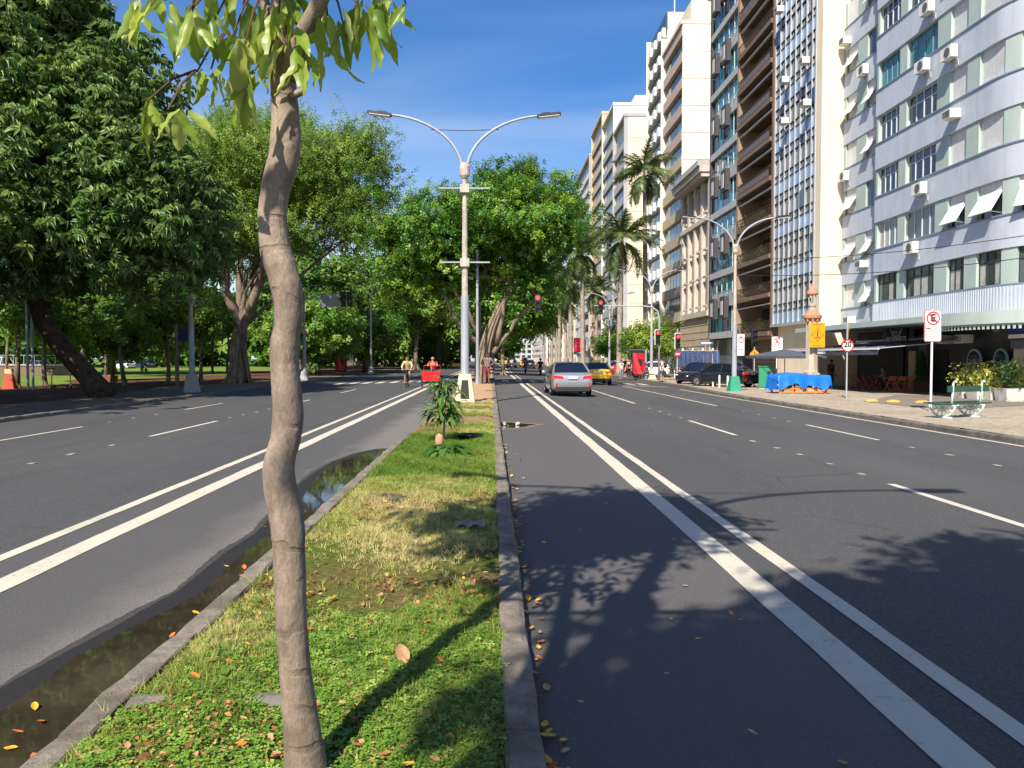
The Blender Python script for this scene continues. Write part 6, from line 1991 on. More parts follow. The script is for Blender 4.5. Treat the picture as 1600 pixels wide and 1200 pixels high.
cv.build('canopy', mat('parasol_fabric', (74, 78, 90), .85, var=.1), ub)
MB().lathe([(.3, 0), (.3, .06), (.05, .1)], 16).build('base', M_DMETAL, ub)
# bollards
BOL = MB().lathe([(.055, -.02), (.055, .72), (.045, .76), (0, .77)], 10).mesh('bollard', M_WHITE)
bp = [(1137, 608, 'bollard nearest the green lamp base'), (1124, 606, 'second bollard from the green lamp base'), (1114, 604, 'third bollard from the green lamp base'), (1102, 602, 'fourth bollard from the green lamp base'), (1090, 600, 'fifth bollard from the green lamp base'), (1082, 594, 'sixth bollard by the big planter'), (1094, 593, 'bollard behind the row beside the jeans stall'), (1054, 593, 'bollard beside the parked bicycles')]
for px, py, lb in bp:
    q = gr(px, py)
    tag(link('bollard', BOL, None, (q.x, q.y, gz(q.x))), 'white ' + lb, 'bollard', 'white bollards on the right pavement')
# yellow half-round road blocks on the driveway
YB = MB().lathe([(.24, 0), (.22, .06), (.14, .11), (0, .13)], 16).mesh('yellow_block', mat('block_yellow', (190, 150, 62), .6, var=.15), True)
for k, (px, lb) in enumerate(((1362, 'leftmost'), (1396, 'middle'), (1441, 'rightmost'))):
    q = gr(px, 628+k)
    tag(link('yellow_block', YB, None, (q.x, q.y, gz(q.x)+.005), (0, 0, 0), (1.3, .8, .9)), '%s yellow half round block on the driveway' % lb, 'road block')
# overhead cables
M_CABLE = mat('cable_black', (40, 40, 44), .6)
gpz = gp.location
for k, (dz, lb) in enumerate(((0, 'upper'), (.85, 'lower'))):
    A = Vector((gpz.x, gpz.y, 6.9-dz)); B_ = Vector((21.2, 22.0, 6.1-dz*.9))
    tag(MB().tube([A.lerp(B_, i/14) + Vector((0, 0, -.45*math.sin(math.pi*i/14))) for i in range(15)], .016, 5).build('overhead_cable', M_CABLE), '%s overhead cable crossing the pale blue block' % lb, 'cable')
A = Vector((gpz.x, gpz.y, 7.0)); B_ = Vector((13.7, 65.5, 7.2))
tag(MB().tube([A.lerp(B_, i/14) + Vector((0, 0, -.5*math.sin(math.pi*i/14))) for i in range(15)], .016, 5).build('overhead_cable', M_CABLE), 'overhead cable between the first two right lamp posts', 'cable')

# ---------------------------------------------------------------- vehicles
M_TYRE = mat('tyre_rubber', (26, 26, 27), .85, var=.15)
M_RIM = mat('wheel_rim', (150, 150, 152), .35, .6, var=.1)
M_TAIL = mat('tail_light', (200, 24, 24), .25, var=.1, coat=.5)
M_BRAKE = mat('brake_light_lit', (236, 30, 18), .3, var=0, emit=.45)
M_HEAD = mat('head_light', (226, 228, 232), .15, var=.05)
M_CARGL = glass_mat('car_glass', (22, 28, 40), .05, .1)
M_UNDER = mat('under_bumper', (30, 30, 32), .7)
M_PLATE = mat('number_plate', (176, 188, 214), .5, var=.1)
def car_paint(name, col, metal=.0, rough=.28):
    return mat(name, col, rough, metal, var=.04, vscale=1.0, coat=.8)
def loft(sections, closed_ends=True):
    n = len(sections[0]); m = MB()
    m.add([p for s in sections for p in s], [(j*n+i, (j+1)*n+i, (j+1)*n+i+1, j*n+i+1) for j in range(len(sections)-1) for i in range(n-1)])
    if closed_ends:
        m.f.append(tuple(range(n))); k = (len(sections)-1)*n; m.f.append(tuple(k+i for i in range(n))[::-1])
    return m
def mirror_sec(half, y): return [(-x, y, z) for x, z in half[::-1]] + [(x, y, z) for x, z in half]
SHAPES = {
  'sedan': dict(L=4.52, W=.87, st=[(0, .42, .86, .74), (.05, .34, .93, .82), (.18, .27, 1.02, .855), (.55, .22, 1.045, .87), (1.1, .2, .99, .875), (1.9, .2, .965, .875), (2.8, .2, .95, .875), (3.35, .2, .93, .865), (4.0, .22, .83, .85), (4.35, .27, .70, .80), (4.5, .36, .60, .70)],
                gh=[(.55, 1.03, 1.05), (1.22, 1.03, 1.425), (1.75, .98, 1.475), (2.35, .96, 1.46), (3.32, .93, .95)], wy=(.88, 3.52)),
  'hatch': dict(L=3.95, W=.85, st=[(0, .4, .9, .72), (.06, .32, .98, .80), (.2, .25, 1.0, .84), (.7, .2, .98, .85), (1.6, .2, .96, .855), (2.5, .2, .94, .855), (2.95, .2, .92, .85), (3.5, .22, .84, .83), (3.82, .28, .72, .78), (3.95, .36, .62, .66)],
                gh=[(.1, .98, 1.02), (.42, .98, 1.42), (1.1, .98, 1.5), (1.9, .95, 1.48), (2.9, .92, .94)], wy=(.7, 3.15)),
  'van': dict(L=4.7, W=.9, st=[(0, .4, 1.0, .82), (.06, .32, 1.1, .88), (.3, .25, 1.1, .9), (1, .22, 1.08, .9), (2.2, .22, 1.06, .9), (3.3, .22, 1.04, .9), (4.0, .24, .98, .88), (4.45, .3, .84, .82), (4.7, .4, .7, .7)],
              gh=[(.08, 1.1, 1.12), (.25, 1.1, 1.85), (1.2, 1.08, 1.95), (3.0, 1.05, 1.9), (3.9, 1.0, 1.04)], wy=(.85, 3.75))}
WHEEL = {}
def car(label, X, Y, rz, paint, kind='sedan', z=None, brake=False, taxi=False, cat='car', group=None, name='car', detail=True, plate=True):
    S = SHAPES[kind]; W = S['W']
    root = thing(name, label, cat, (X, Y, gz(X) if z is None else z), rz, group)
    secs = []
    for y, zb, zt, hw in S['st']:
        mid = zb+(zt-zb)*.55
        half = [(.0, zb), (hw*.86, zb), (hw*.97, zb+.08), (hw, zb+.22 if zb+.22 < mid else mid-.02), (hw*1.0, mid), (hw*.965, zt-.07), (hw*.90, zt-.015), (hw*.80, zt), (.0, zt+.012)]
        secs.append(mirror_sec(half, y))
    o = loft(secs).build('body', paint, root, smooth=True)
    md = o.modifiers.new('edge', 'EDGE_SPLIT'); md.split_angle = rad(38)
    gh = []
    for k, (y, zb, zt) in enumerate(S['gh']):
        hb, ht = W*.90, W*.90 - .30*(zt-zb)/.48*.62
        gh.append(mirror_sec([(hb, zb-.02), (ht+.02, max(zb, zt-.05)), (ht-.06, zt), (0, zt+.015)][::1], y))
    loft(gh, False).build('window_glass', M_CARGL, root, smooth=False)
    # roof skin and pillars a little proud of the glass
    rf = []
    for k in range(1, 4):
        y, zb, zt = S['gh'][k]
        ht = W*.90 - .30*(zt-zb)/.48*.62
        rf.append(mirror_sec([(ht+.035, zt-.055), (ht-.05, zt+.014), (0, zt+.034)], y))
    loft(rf, False).build('roof', paint, root, smooth=True)
    def gpt(k, s, t):
        y, zb, zt = S['gh'][k]
        hb, ht = W*.90, W*.90-.30*(zt-zb)/.48*.62
        return Vector((s*(hb*(1-t)+(ht+.02)*t + .012), y, (zb-.02)*(1-t) + (zt-.05)*t+.01))
    for s in (-1, 1):
        for (k0, t0, k1, t1, wd) in ((0, 0, 1, 1, .045), (4, 0, 3, 1, .035), (2, 0, 2, 1, .03)):
            MB().tube([gpt(k0, s, t0), gpt(k1, s, t1)], wd, 6).build('pillar', paint if k0 != 2 else M_UNDER, root)
        if kind == 'sedan':
            y, zb, zt = S['gh'][1]
            a, b_, c_ = gpt(0, s, 0), gpt(1, s, 1), gpt(1, s, 0)
            MB().add([a, b_, c_+Vector((0, -.12, 0)), a+Vector((-s*.03, 0, 0)), b_+Vector((-s*.03, 0, 0)), c_+Vector((-s*.03, -.12, 0))], [(0, 1, 2), (5, 4, 3)]).build('rear_quarter', paint, root)
    for y in S['wy']:
        for s in (-1, 1):
            if s not in WHEEL:
                WHEEL[s] = (MB().torus((0, 0, 0), .245, .075, 'x', 22, 8).mesh('tyre', M_TYRE, True), MB().disc((s*.05, 0, 0), .2, 'x', .04, 18).mesh('rim', M_RIM), MB().disc((s*.01, 0, 0), .37, 'x', .02, 20).mesh('wheel_arch', M_UNDER))
            wv = link('wheel', WHEEL[s][0], root, (s*(W-.075), y, .315), (0, 0, 0), (1.35, 1, 1))
            link('rim', WHEEL[s][1], wv)
            if detail:
                for k in range(5):
                    block('spoke', s*.072-.012, s*.072+.012, -.025, .025, .02, .19, M_UNDER if k % 2 else M_RIM, wv, (k*1.2566, 0, 0)).location = (s*.07, -.1*math.sin(k*1.2566), .1*math.cos(k*1.2566))
            link('wheel_arch', WHEEL[s][2], root, (s*(W-.012), y, .36))
    z_l = S['st'][2][2]
    hw = S['st'][1][3]
    for s in (-1, 1):
        tl = MB()
        tl.add([(s*hw*.98, -.005, z_l-.10), (s*hw*.55, -.045, z_l-.13), (s*hw*.5, -.045, z_l-.21), (s*hw*.97, -.005, z_l-.225), (s*(hw+.035), .30, z_l-.12), (s*(hw+.035), .30, z_l-.2),
                (s*hw*.9, .2, z_l-.10), (s*hw*.5, .2, z_l-.13), (s*hw*.5, .2, z_l-.21), (s*hw*.9, .2, z_l-.225)],
               [(0, 1, 2, 3), (0, 3, 5, 4), (0, 4, 6), (3, 9, 5), (1, 7, 8, 2), (0, 6, 7, 1), (3, 2, 8, 9)])
        tl.build('tail_light', M_BRAKE if brake else M_TAIL, root)
        MB().cbox((s*hw*.86, -.0, .52), (.07, .06, .16)).build('reflector', M_TAIL, root)
        f = S['L']; fw = S['st'][-2][3]
        MB().ball((s*fw*.80, f-.22, S['st'][-2][2]-.08), (.17, .2, .08)).build('head_light', M_HEAD, root, smooth=True)
        mr = S['gh'][4]
        MB().ball((s*(W+.10), mr[0]-.3, mr[1]+.10), (.11, .06, .075)).build('mirror', paint, root, smooth=True)
    if plate: block('number_plate', -.21, .21, -.055, -.02, z_l-.25, z_l-.12, M_PLATE, root)
    MB().add([(-hw*.86, -.02, .25), (hw*.86, -.02, .25), (hw*.93, -.008, .43), (-hw*.93, -.008, .43), (-hw*.86, .3, .2), (hw*.86, .3, .2)], [(0, 1, 2, 3), (0, 4, 5, 1)]).build('lower_bumper', M_UNDER, root)
    if taxi:
        ty = S['gh'][2][0]
        block('taxi_sign', -.28, .28, ty-.09, ty+.09, S['gh'][2][2]+.03, S['gh'][2][2]+.17, mat('taxi_sign', (240, 206, 120), .5), root)
    return root
P_SILVER = car_paint('silver_paint', (158, 159, 162), .5, .28)
P_YELLOW = car_paint('taxi_yellow', (246, 190, 10))
P_WHITE = car_paint('white_car_paint', (232, 232, 230))
P_RED = car_paint('red_car_paint', (206, 22, 30))
P_BLACK = car_paint('black_car_paint', (24, 27, 34))
P_GREY = car_paint('grey_car_paint', (120, 124, 130), .5)
P_BLUEC = car_paint('dark_blue_paint', (40, 56, 90))
a, b = gr(858, 620), gr(929, 620)
car('silver sedan with lit tail lights driving away in the first lane', (a.x+b.x)/2+.02, (a.y+b.y)/2-.1, rad(1.5), P_SILVER, 'sedan', brake=True, z=-.05)
car('yellow taxi driving away just beyond the silver sedan', 7.1, 50.2, rad(0), P_YELLOW, 'sedan', taxi=True)
def car_px(label, px, py, rz, paint, kind='hatch', Y=None, **kw):
    q = gr(px, py)
    if Y: q = at(px, py, Y)
    return car(label, q.x, Y or q.y, rz, paint, kind, z=gz(q.x) if q.x > -14 else -.15, **kw)
car_px('red car parked nose out beyond the right bus shelter', 1001, 584, rad(75), P_RED, 'hatch', 82, detail=False)
car_px('white car parked behind the red car', 985, 575, rad(60), P_WHITE, 'hatch', 90, detail=False)
car_px('grey car parked behind the white one beyond the palm', 976, 570, rad(55), P_GREY, 'hatch', 97, detail=False)
car_px('black parked car behind the bollards nearest the green cabinet', 1176, 607, rad(38), P_BLACK, 'sedan', 46.5)
car_px('second black parked car further along behind the bollards', 1108, 600, rad(140), P_BLACK, 'hatch', 55.0)
car_px('white cargo scooter car by the bus shelter', 1046, 588, rad(80), P_WHITE, 'hatch', 72, detail=False)
car('distant white car driving away near the median', 1.9+1.6, 132, 0, P_WHITE, 'hatch', detail=False)
car('distant dark car in the middle lane', 6.4, 128, 0, P_BLACK, 'hatch', detail=False)
car('distant cream van left of the far white car', 2.9, 168, 0, P_YELLOW, 'van', detail=False, cat='van', name='van')
car('distant yellow van beyond the dark car', 6.6, 152, 0, P_YELLOW, 'van', detail=False, cat='van', name='van')
car('orange car half hidden behind the left foot of the median fig', -5.6, 128, math.pi, P_YELLOW, 'hatch', detail=False)
for px, py, Y, pt_, kd, lb in ((12, 568, 92, P_WHITE, 'van', 'white van parked beyond the park wall at the left edge'), (72, 566, 96, P_GREY, 'hatch', 'silver car parked beyond the park wall beside the leaning trunk'), (206, 563, 118, P_WHITE, 'hatch', 'white car with red tail lights parked far across the lawn'), (238, 562, 126, P_BLUEC, 'hatch', 'dark blue car parked far across the lawn')):
    car_px(lb, px, py, rad(70), pt_, kd, Y, detail=False, cat='van' if kd == 'van' else 'car', name='van' if kd == 'van' else 'car')

# ---------------------------------------------------------------- people
SKIN = {'tan': mat('skin_tan', (190, 136, 106), .6, var=.06), 'brown': mat('skin_brown', (128, 84, 62), .6, var=.06), 'light': mat('skin_light', (220, 172, 146), .6, var=.06)}
HAIR = mat('hair_dark', (30, 24, 22), .7)
def cloth(n, c): return mat('cloth_'+n, c, .9, var=.1, vscale=6)
def skin_mesh(name, nodes, edges, m, parent, root=0, sub=1):
    me = bpy.data.meshes.new(name)
    me.from_pydata([n[0] for n in nodes], edges, [])
    me.materials.append(m)
    o = link(name, me, parent)
    md = o.modifiers.new('skin', 'SKIN')
    md.use_smooth_shade = True
    for k, n in enumerate(nodes):
        sv = me.skin_vertices[0].data[k]
        r = n[1] if hasattr(n[1], '__len__') else (n[1], n[1])
        sv.radius = r
        sv.use_root = (k == root)
    o.modifiers.new('smooth', 'SUBSURF').render_levels = sub
    o.modifiers['smooth'].levels = sub
    return o
def person(label, loc, rz, J, shirt, lower, skin='tan', hair=True, long_legs=False, long_sleeves=False, shoes=(40, 40, 44), s=1.0, bald=False):
    """J: joints in metres, facing +y. One continuous body; clothes and hair on top"""
    root = thing('person', label, 'person', loc, rz)
    root.scale = (s, s, s)
    sk = SKIN[skin]
    V = lambda k: Vector(J[k])
    nodes, edges, idx = [], [], {}
    def N(k, p, r): idx[k] = len(nodes); nodes.append((tuple(p), r)); return idx[k]
    def E(a, b): edges.append((idx[a], idx[b]))
    N('pel', V('pel'), (.15, .11)); N('wai', V('pel').lerp(V('che'), .5), (.135, .10)); N('che', V('che'), (.165, .115)); N('nek', V('nek'), .058)
    hd = V('hed'); up = (hd-V('nek')).normalized()
    N('jaw', hd-up*.05+Vector((0, .015, 0)), .072); N('hed', hd+up*.05, (.082, .098)); N('top', hd+up*.115, .062)
    E('pel', 'wai'); E('wai', 'che'); E('che', 'nek'); E('nek', 'jaw'); E('jaw', 'hed'); E('hed', 'top')
    for q in 'lr':
        N('sh'+q, V('sh'+q), .066); N('el'+q, V('el'+q), .045); N('wr'+q, V('wr'+q), .030)
        E('che', 'sh'+q); E('sh'+q, 'el'+q); E('el'+q, 'wr'+q)
        d = (V('wr'+q)-V('el'+q)).normalized()
        side = d.cross(Vector((0, 0, 1)) if abs(d.z) < .9 else Vector((0, 1, 0))).normalized()
        N('pa'+q, V('wr'+q)+d*.07, (.038, .018)); E('wr'+q, 'pa'+q)
        for f in range(4):
            b0 = V('wr'+q)+d*.12+side*(.024*(f-1.5)); e0 = b0 + d*(.045+.012*math.sin((f+.6)*.9))+Vector((0, .012, -.012))
            N('fa%d%s' % (f, q), b0, .010); N('fb%d%s' % (f, q), e0, .0085)
            E('pa'+q, 'fa%d%s' % (f, q)); E('fa%d%s' % (f, q), 'fb%d%s' % (f, q))
        N('th'+q, V('wr'+q)+d*.07+side*.052, .0105); E('pa'+q, 'th'+q)
        N('hp'+q, V('hp'+q), .09); N('kn'+q, V('kn'+q), .062); N('ca'+q, V('kn'+q).lerp(V('an'+q), .35), .058); N('an'+q, V('an'+q), .042); N('to'+q, V('to'+q), (.04, .028))
        E('pel', 'hp'+q); E('hp'+q, 'kn'+q); E('kn'+q, 'ca'+q); E('ca'+q, 'an'+q); E('an'+q, 'to'+q)
    body = skin_mesh('body', nodes, edges, sk, root)
    # clothes
    g = .018
    sl = .55 if not long_sleeves else .98
    sn = [(V('pel')+Vector((0, 0, .02)), (.17, .13)), (V('pel').lerp(V('che'), .5), (.155, .12)), (V('che'), (.185, .135)), (V('nek')-up*.05, (.085, .075))]
    se = [(0, 1), (1, 2), (2, 3)]
    for q in 'lr':
        k = len(sn)
        sn += [(V('sh'+q), .083), (V('sh'+q).lerp(V('el'+q), sl), .068)]
        se += [(2, k), (k, k+1)]
        if long_sleeves: sn.append((V('el'+q).lerp(V('wr'+q), .9), .045)); se.append((k+1, k+2))
    skin_mesh('shirt', sn, se, shirt, root, 1)
    ln = [(V('pel')+Vector((0, 0, .03)), (.172, .132)), (V('pel'), (.175, .135))]
    le = [(0, 1)]
    for q in 'lr':
        k = len(ln)
        ln += [(V('hp'+q), .112), (V('hp'+q).lerp(V('kn'+q), .88), .092)]
        le += [(1, k), (k, k+1)]
        if long_legs: ln.append((V('kn'+q).lerp(V('an'+q), .92), .066)); le.append((k+1, k+2))
        fo = V('to'+q)-V('an'+q)
        skin_mesh('shoe', [(V('an'+q)+Vector((0, 0, -.02)), .052), (V('an'+q).lerp(V('to'+q), .5), (.05, .042)), (V('to'+q)+fo*.15, (.046, .034))], [(0, 1), (1, 2)], cloth('shoe%d' % shoes[0], shoes), root)
    skin_mesh('trousers' if long_legs else 'shorts', ln, le, lower, root, 1)
    c = hd+up*.055
    if hair and not bald:
        MB().ball((c.x, c.y-.022, c.z+.022), (.088, .102, .098), 12, 9).build('hair', HAIR, root, smooth=True)
    for s_ in (-1, 1):
        MB().ball((c.x+s_*.032, c.y+.088, c.z-.012), (.011, .008, .007), 8, 6).build('eye', M_BLACKP, root)
        MB().ball((c.x+s_*.086, c.y+.0, c.z-.02), (.014, .024, .034), 8, 6).build('ear', sk, root)
    MB().ball((c.x, c.y+.100, c.z-.035), (.014, .02, .022), 8, 6).build('nose', sk, root)
    MB().cbox((c.x, c.y+.085, c.z-.075), (.045, .015, .012)).build('mouth', mat('lips', (150, 80, 76), .6), root)
    return root
def pose_stand(arms='down', step=0.0):
    J = dict(pel=(0, 0, .95), che=(0, .01, 1.30), nek=(0, .01, 1.49), hed=(0, .035, 1.60),
             shl=(-.19, 0, 1.41), shr=(.19, 0, 1.41), ell=(-.25, -.03, 1.12), elr=(.25, -.03, 1.12), wrl=(-.26, .06, .88), wrr=(.26, .06, .88),
             hpl=(-.095, 0, .90), hpr=(.095, 0, .90), knl=(-.10, .03+step*.5, .50), knr=(.10, .03-step*.3, .50), anl=(-.11, 0+step*.6, .08), anr=(.11, 0-step*.7, .08 + abs(step)*.1), tol=(-.13, .15+step*.6, .035), tor=(.13, .15-step*.65, .035))
    if arms == 'hips': J.update(ell=(-.40, -.05, 1.16), wrl=(-.20, .06, 1.03), elr=(.38, -.04, 1.15), wrr=(.19, .08, 1.03))
    if arms == 'point': J.update(ell=(-.34, .10, 1.18), wrl=(-.44, .30, 1.0))
    return J
def pose_sit(seat=.46, lean=.08):
    z = seat+.10
    return dict(pel=(0, 0, z), che=(0, lean, z+.35), nek=(0, lean+.03, z+.54), hed=(0, lean+.06, z+.65), shl=(-.19, lean, z+.46), shr=(.19, lean, z+.46),
                ell=(-.25, lean+.14, z+.20), elr=(.25, lean+.14, z+.20), wrl=(-.12, lean+.36, z+.24), wrr=(.12, lean+.36, z+.24), hpl=(-.1, .03, z-.02), hpr=(.1, .03, z-.02),
                knl=(-.13, .44, z), knr=(.13, .44, z), anl=(-.13, .46, .09), anr=(.13, .42, .09), tol=(-.14, .61, .035), tor=(.14, .57, .035))
def pose_ride(seat=.92, bar=(.24, .55, 1.05), ped=.22):
    z = seat
    return dict(pel=(0, 0, z+.08), che=(0, .16, z+.42), nek=(0, .2, z+.60), hed=(0, .24, z+.71), shl=(-.19, .17, z+.51), shr=(.19, .17, z+.51),
                ell=(-.28, .34, z+.30), elr=(.28, .34, z+.30), wrl=(-bar[0], bar[1], bar[2]+.03), wrr=(bar[0], bar[1], bar[2]+.03), hpl=(-.1, .02, z+.06), hpr=(.1, .02, z+.06),
                knl=(-.13, .36, z-.06), knr=(.13, .30, z-.22), anl=(-.12, .22, ped+.32), anr=(.12, .18, ped+.02), tol=(-.13, .36, ped+.26), tor=(.13, .32, ped-.03))

p = gr(757, 601)
person('man in grey shirt and maroon shorts, hands on hips, by the median fig', (-.25, 45.0, .105), rad(160), pose_stand('hips'), cloth('grey_shirt', (104, 110, 122)), cloth('maroon', (128, 50, 66)), 'brown', s=1.05)
p = gr(1035, 597)
bpk = person('man in a white shirt and blue shorts with a backpack on the kerb', (p.x, p.y, gz(p.x)), rad(75), pose_stand('point', .12), cloth('white_shirt', (232, 228, 224)), cloth('blue_shorts', (52, 86, 140)), 'tan', s=1.0)
pk = thing('backpack', 'dark backpack worn by the man on the kerb', 'bag', (p.x, p.y, gz(p.x)), rad(75))
MB().ball((0, -.22, 1.25), (.16, .11, .24), 12, 9).build('pack', cloth('pack', (52, 40, 50)), pk, smooth=True)
for s_ in (-1, 1): MB().tube([(s_*.1, -.14, 1.42), (s_*.12, .02, 1.48), (s_*.13, .13, 1.32), (s_*.13, .0, 1.08)], .018, 5).build('strap', cloth('pack', (52, 40, 50)), pk)

# bicycles and the cargo tricycle
M_BIKE = mat('bike_frame', (40, 42, 48), .4, .4)
M_SEATM = mat('saddle', (24, 24, 26), .6)
def wheel_b(parent, c, r, t=.022):
    o = MB().torus((0, 0, 0), r, t, 'x', 26, 6).build('wheel', M_TYRE, parent, loc=c)
    sp = MB()
    for k in range(8): sp.tube([(0, 0, 0), (0, r*math.cos(k*.785), r*math.sin(k*.785))], .004, 4)
    sp.build('spokes', M_RIM, o)
    return o
def bicycle(label, loc, rz, fm=M_BIKE, lean=0.0):
    b = thing('bicycle', label, 'bicycle', loc, rz)
    b.rotation_euler = (0, lean, rz)
    wheel_b(b, (0, -.48, .33), .32); wheel_b(b, (0, .58, .33), .32)
    MB().tube([(0, -.48, .33), (0, 0, .30), (0, .42, .80), (0, -.12, .76), (0, 0, .30)], .020, 7).tube([(0, -.48, .33), (0, -.12, .76), (0, -.15, .90)], .016, 6).build('frame', fm, b)
    MB().tube([(0, .58, .33), (0, .44, .78), (0, .40, 1.0)], .018, 6).build('fork', fm, b)
    MB().tube([(-.28, .46, 1.04), (-.1, .40, 1.01), (.1, .40, 1.01), (.28, .46, 1.04)], .014, 6).build('handlebar', M_ALU, b)
    MB().ball((0, -.15, .93), (.09, .14, .035), 10, 6).build('saddle', M_SEATM, b, smooth=True)
    MB().tube([(-.14, 0, .22), (.14, 0, .38)], .012, 5).build('pedals', M_ALU, b)
    return b
q = gr(637, 605)
bicycle('dark bicycle ridden towards us by the woman on the left lanes', (q.x, q.y, gz2(q.x)), math.pi)
person('woman in a pale green open shirt riding a bicycle towards us', (q.x, q.y+.1, gz2(q.x)), math.pi, pose_ride(.90, (.25, .56, 1.03)), cloth('pale_green', (176, 172, 120)), cloth('black_top', (30, 30, 36)), 'tan', long_sleeves=True)
q = gr(676, 605)
tz = gz2(q.x)
tr_ = thing('cargo_tricycle', 'cargo tricycle with a bright red box in front ridden towards us', 'tricycle', (q.x, q.y, tz), math.pi)
M_REDBOX = mat('red_box', (226, 26, 30), .45, var=.06)
for s_ in (-1, 1): wheel_b(tr_, (s_*.52, .75, .33), .31)
wheel_b(tr_, (0, -.75, .33), .31)
bx_ = MB().add([(-.44, .45, .38), (.44, .45, .38), (.44, 1.15, .38), (-.44, 1.15, .38), (-.5, .42, .86), (.5, .42, .86), (.5, 1.2, .86), (-.5, 1.2, .86)], [(0, 3, 2, 1), (0, 1, 5, 4), (1, 2, 6, 5), (2, 3, 7, 6), (3, 0, 4, 7)]).build('cargo_box', M_REDBOX, tr_)
block('box_rim', -.52, .52, 1.18, 1.22, .84, .89, M_REDBOX, tr_)
MB().tube([(-.45, .44, .86), (-.45, .40, 1.2), (.45, .40, 1.2), (.45, .44, .86)], .018, 6).build('push_bar', M_REDBOX, tr_)
MB().tube([(0, -.75, .33), (0, -.3, .35), (0, .45, .42), (0, -.35, .75), (0, -.3, .35)], .022, 7).tube([(-.52, .75, .33), (.52, .75, .33)], .02, 6).build('frame', M_BIKE, tr_)
MB().ball((0, -.36, .86), (.09, .14, .035), 10, 6).build('saddle', M_SEATM, tr_, smooth=True)
for s_ in (-1, 1): MB().tube([(s_*.56, .75+.36*math.cos(a_), .33+.36*math.sin(a_)) for a_ in [k*math.pi/8 for k in range(9)]], .012, 5).build('mudguard', M_BIKE, tr_)
person('man in a red shirt riding the red cargo tricycle', (q.x, q.y+.34, tz), math.pi, pose_ride(.86, (.3, .68, 1.18)), cloth('red_shirt', (214, 26, 34)), cloth('dark_shorts', (40, 44, 54)), 'tan', bald=True)
for k, (px, lb) in enumerate(((1041, 'bicycle parked beside the backpack man'), (1066, 'dark bicycle parked by the short signal pole'))):
    q = gr(px, 594)
    bicycle(lb, (q.x+.3, q.y+1, gz(q.x)), rad(60+50*k), lean=.1)

def motorbike(label, rl, X, Y, col, shirt):
    b = thing('motorbike', label, 'motorbike', (X, Y, gz(X)))
    wheel_b(b, (0, -.62, .3), .26, .06); wheel_b(b, (0, .66, .3), .26, .05)
    MB().ball((0, .12, .72), (.16, .36, .16), 10, 7).ball((0, -.2, .62), (.15, .4, .14), 10, 7).build('body', col, b, smooth=True)
    MB().ball((0, -.28, .82), (.15, .4, .07), 10, 6).build('saddle', M_SEATM, b, smooth=True)
    MB().tube([(0, .66, .3), (0, .5, .8), (0, .42, 1.02)], .04, 7).tube([(-.36, .34, 1.06), (0, .44, 1.02), (.36, .34, 1.06)], .02, 6).build('fork', M_DMETAL, b)
    MB().ball((0, -.66, .78), (.09, .04, .05), 8, 6).build('tail_light', M_TAIL, b)
    MB().tube([(.14, .1, .3), (.16, -.75, .34)], .05, 8).build('exhaust', M_RIM, b)
    block('number_plate', -.09, .09, -.76, -.75, .52, .66, M_PLATE, b)
    for s_ in (-1, 1): MB().tube([(s_*.3, .34, 1.06), (s_*.36, .36, 1.24)], .01, 5).ball((s_*.37, .36, 1.26), (.06, .02, .04), 8, 6).build('mirror', M_DMETAL, b)
    pr = person(rl, (X, Y-.2, gz(X)), 0, pose_ride(.82, (.34, .54, 1.06), .26), shirt, cloth('jeans', (48, 58, 82)), 'brown', long_legs=True, long_sleeves=True)
    MB().ball((0, .245, 1.60), (.135, .155, .14), 12, 9).build('helmet', M_SIG, pr, smooth=True)
motorbike('red motorbike riding away behind the silver sedan', 'rider in dark clothes and helmet on the red motorbike', 4.9, 77, mat('moto_red', (190, 26, 30), .35), cloth('rider_black', (34, 34, 38)))
motorbike('dark motorbike riding away left of the red one', 'rider in grey on the dark motorbike', 3.6, 82, M_SIG, cloth('rider_grey', (90, 86, 88)))
motorbike('far motorbike beyond the other two', 'rider on the farthest motorbike', 2.95, 112, M_SIG, cloth('rider_white', (200, 196, 190)))

# ---------------------------------------------------------------- restaurant terrace, shelters, planters, park things
M_WOODSH = mat('shaded_orange_wood', (164, 84, 46), .6, var=.15, vscale=6)  # darker copy of the orange wood, awning shade put into the colour
M_WOODO = mat('orange_wood', (206, 116, 60), .6, var=.15, vscale=6)
def folding_chair(label, loc, rz, m):
    c = thing('folding_chair', label, 'chair', loc, rz, 'folding wooden chairs on the terrace')
    for s in (-1, 1):
        MB().tube([(s*.2, -.22, 0), (s*.2, .2, .86)], .018, 5).build('back_leg', m, c)
        MB().tube([(s*.17, .24, 0), (s*.17, -.18, .46)], .018, 5).build('front_leg', m, c)
    for k in range(5): block('seat_slat', -.2, .2, -.19+k*.075, -.135+k*.075, .445, .465, m, c)
    for k in range(3):
        b_ = block('back_slat', -.2, .2, .105+k*.04, .125+k*.04, .62+k*.085, .68+k*.085, m, c)
    return c
def folding_table(label, loc, rz, m):
    c = thing('folding_table', label, 'table', loc, rz, 'folding wooden tables on the terrace')
    for k in range(6): block('top_slat', -.36, .36, -.35+k*.118, -.245+k*.118, .72, .745, m, c)
    for s in (-1, 1):
        MB().tube([(s*.3, -.3, 0), (s*.3, .3, .72)], .02, 5).build('leg', m, c)
        MB().tube([(s*.27, .3, 0), (s*.27, -.3, .72)], .02, 5).build('leg', m, c)
    return c
ordn = ['first', 'second', 'third', 'fourth', 'fifth', 'sixth', 'seventh', 'eighth', 'ninth']
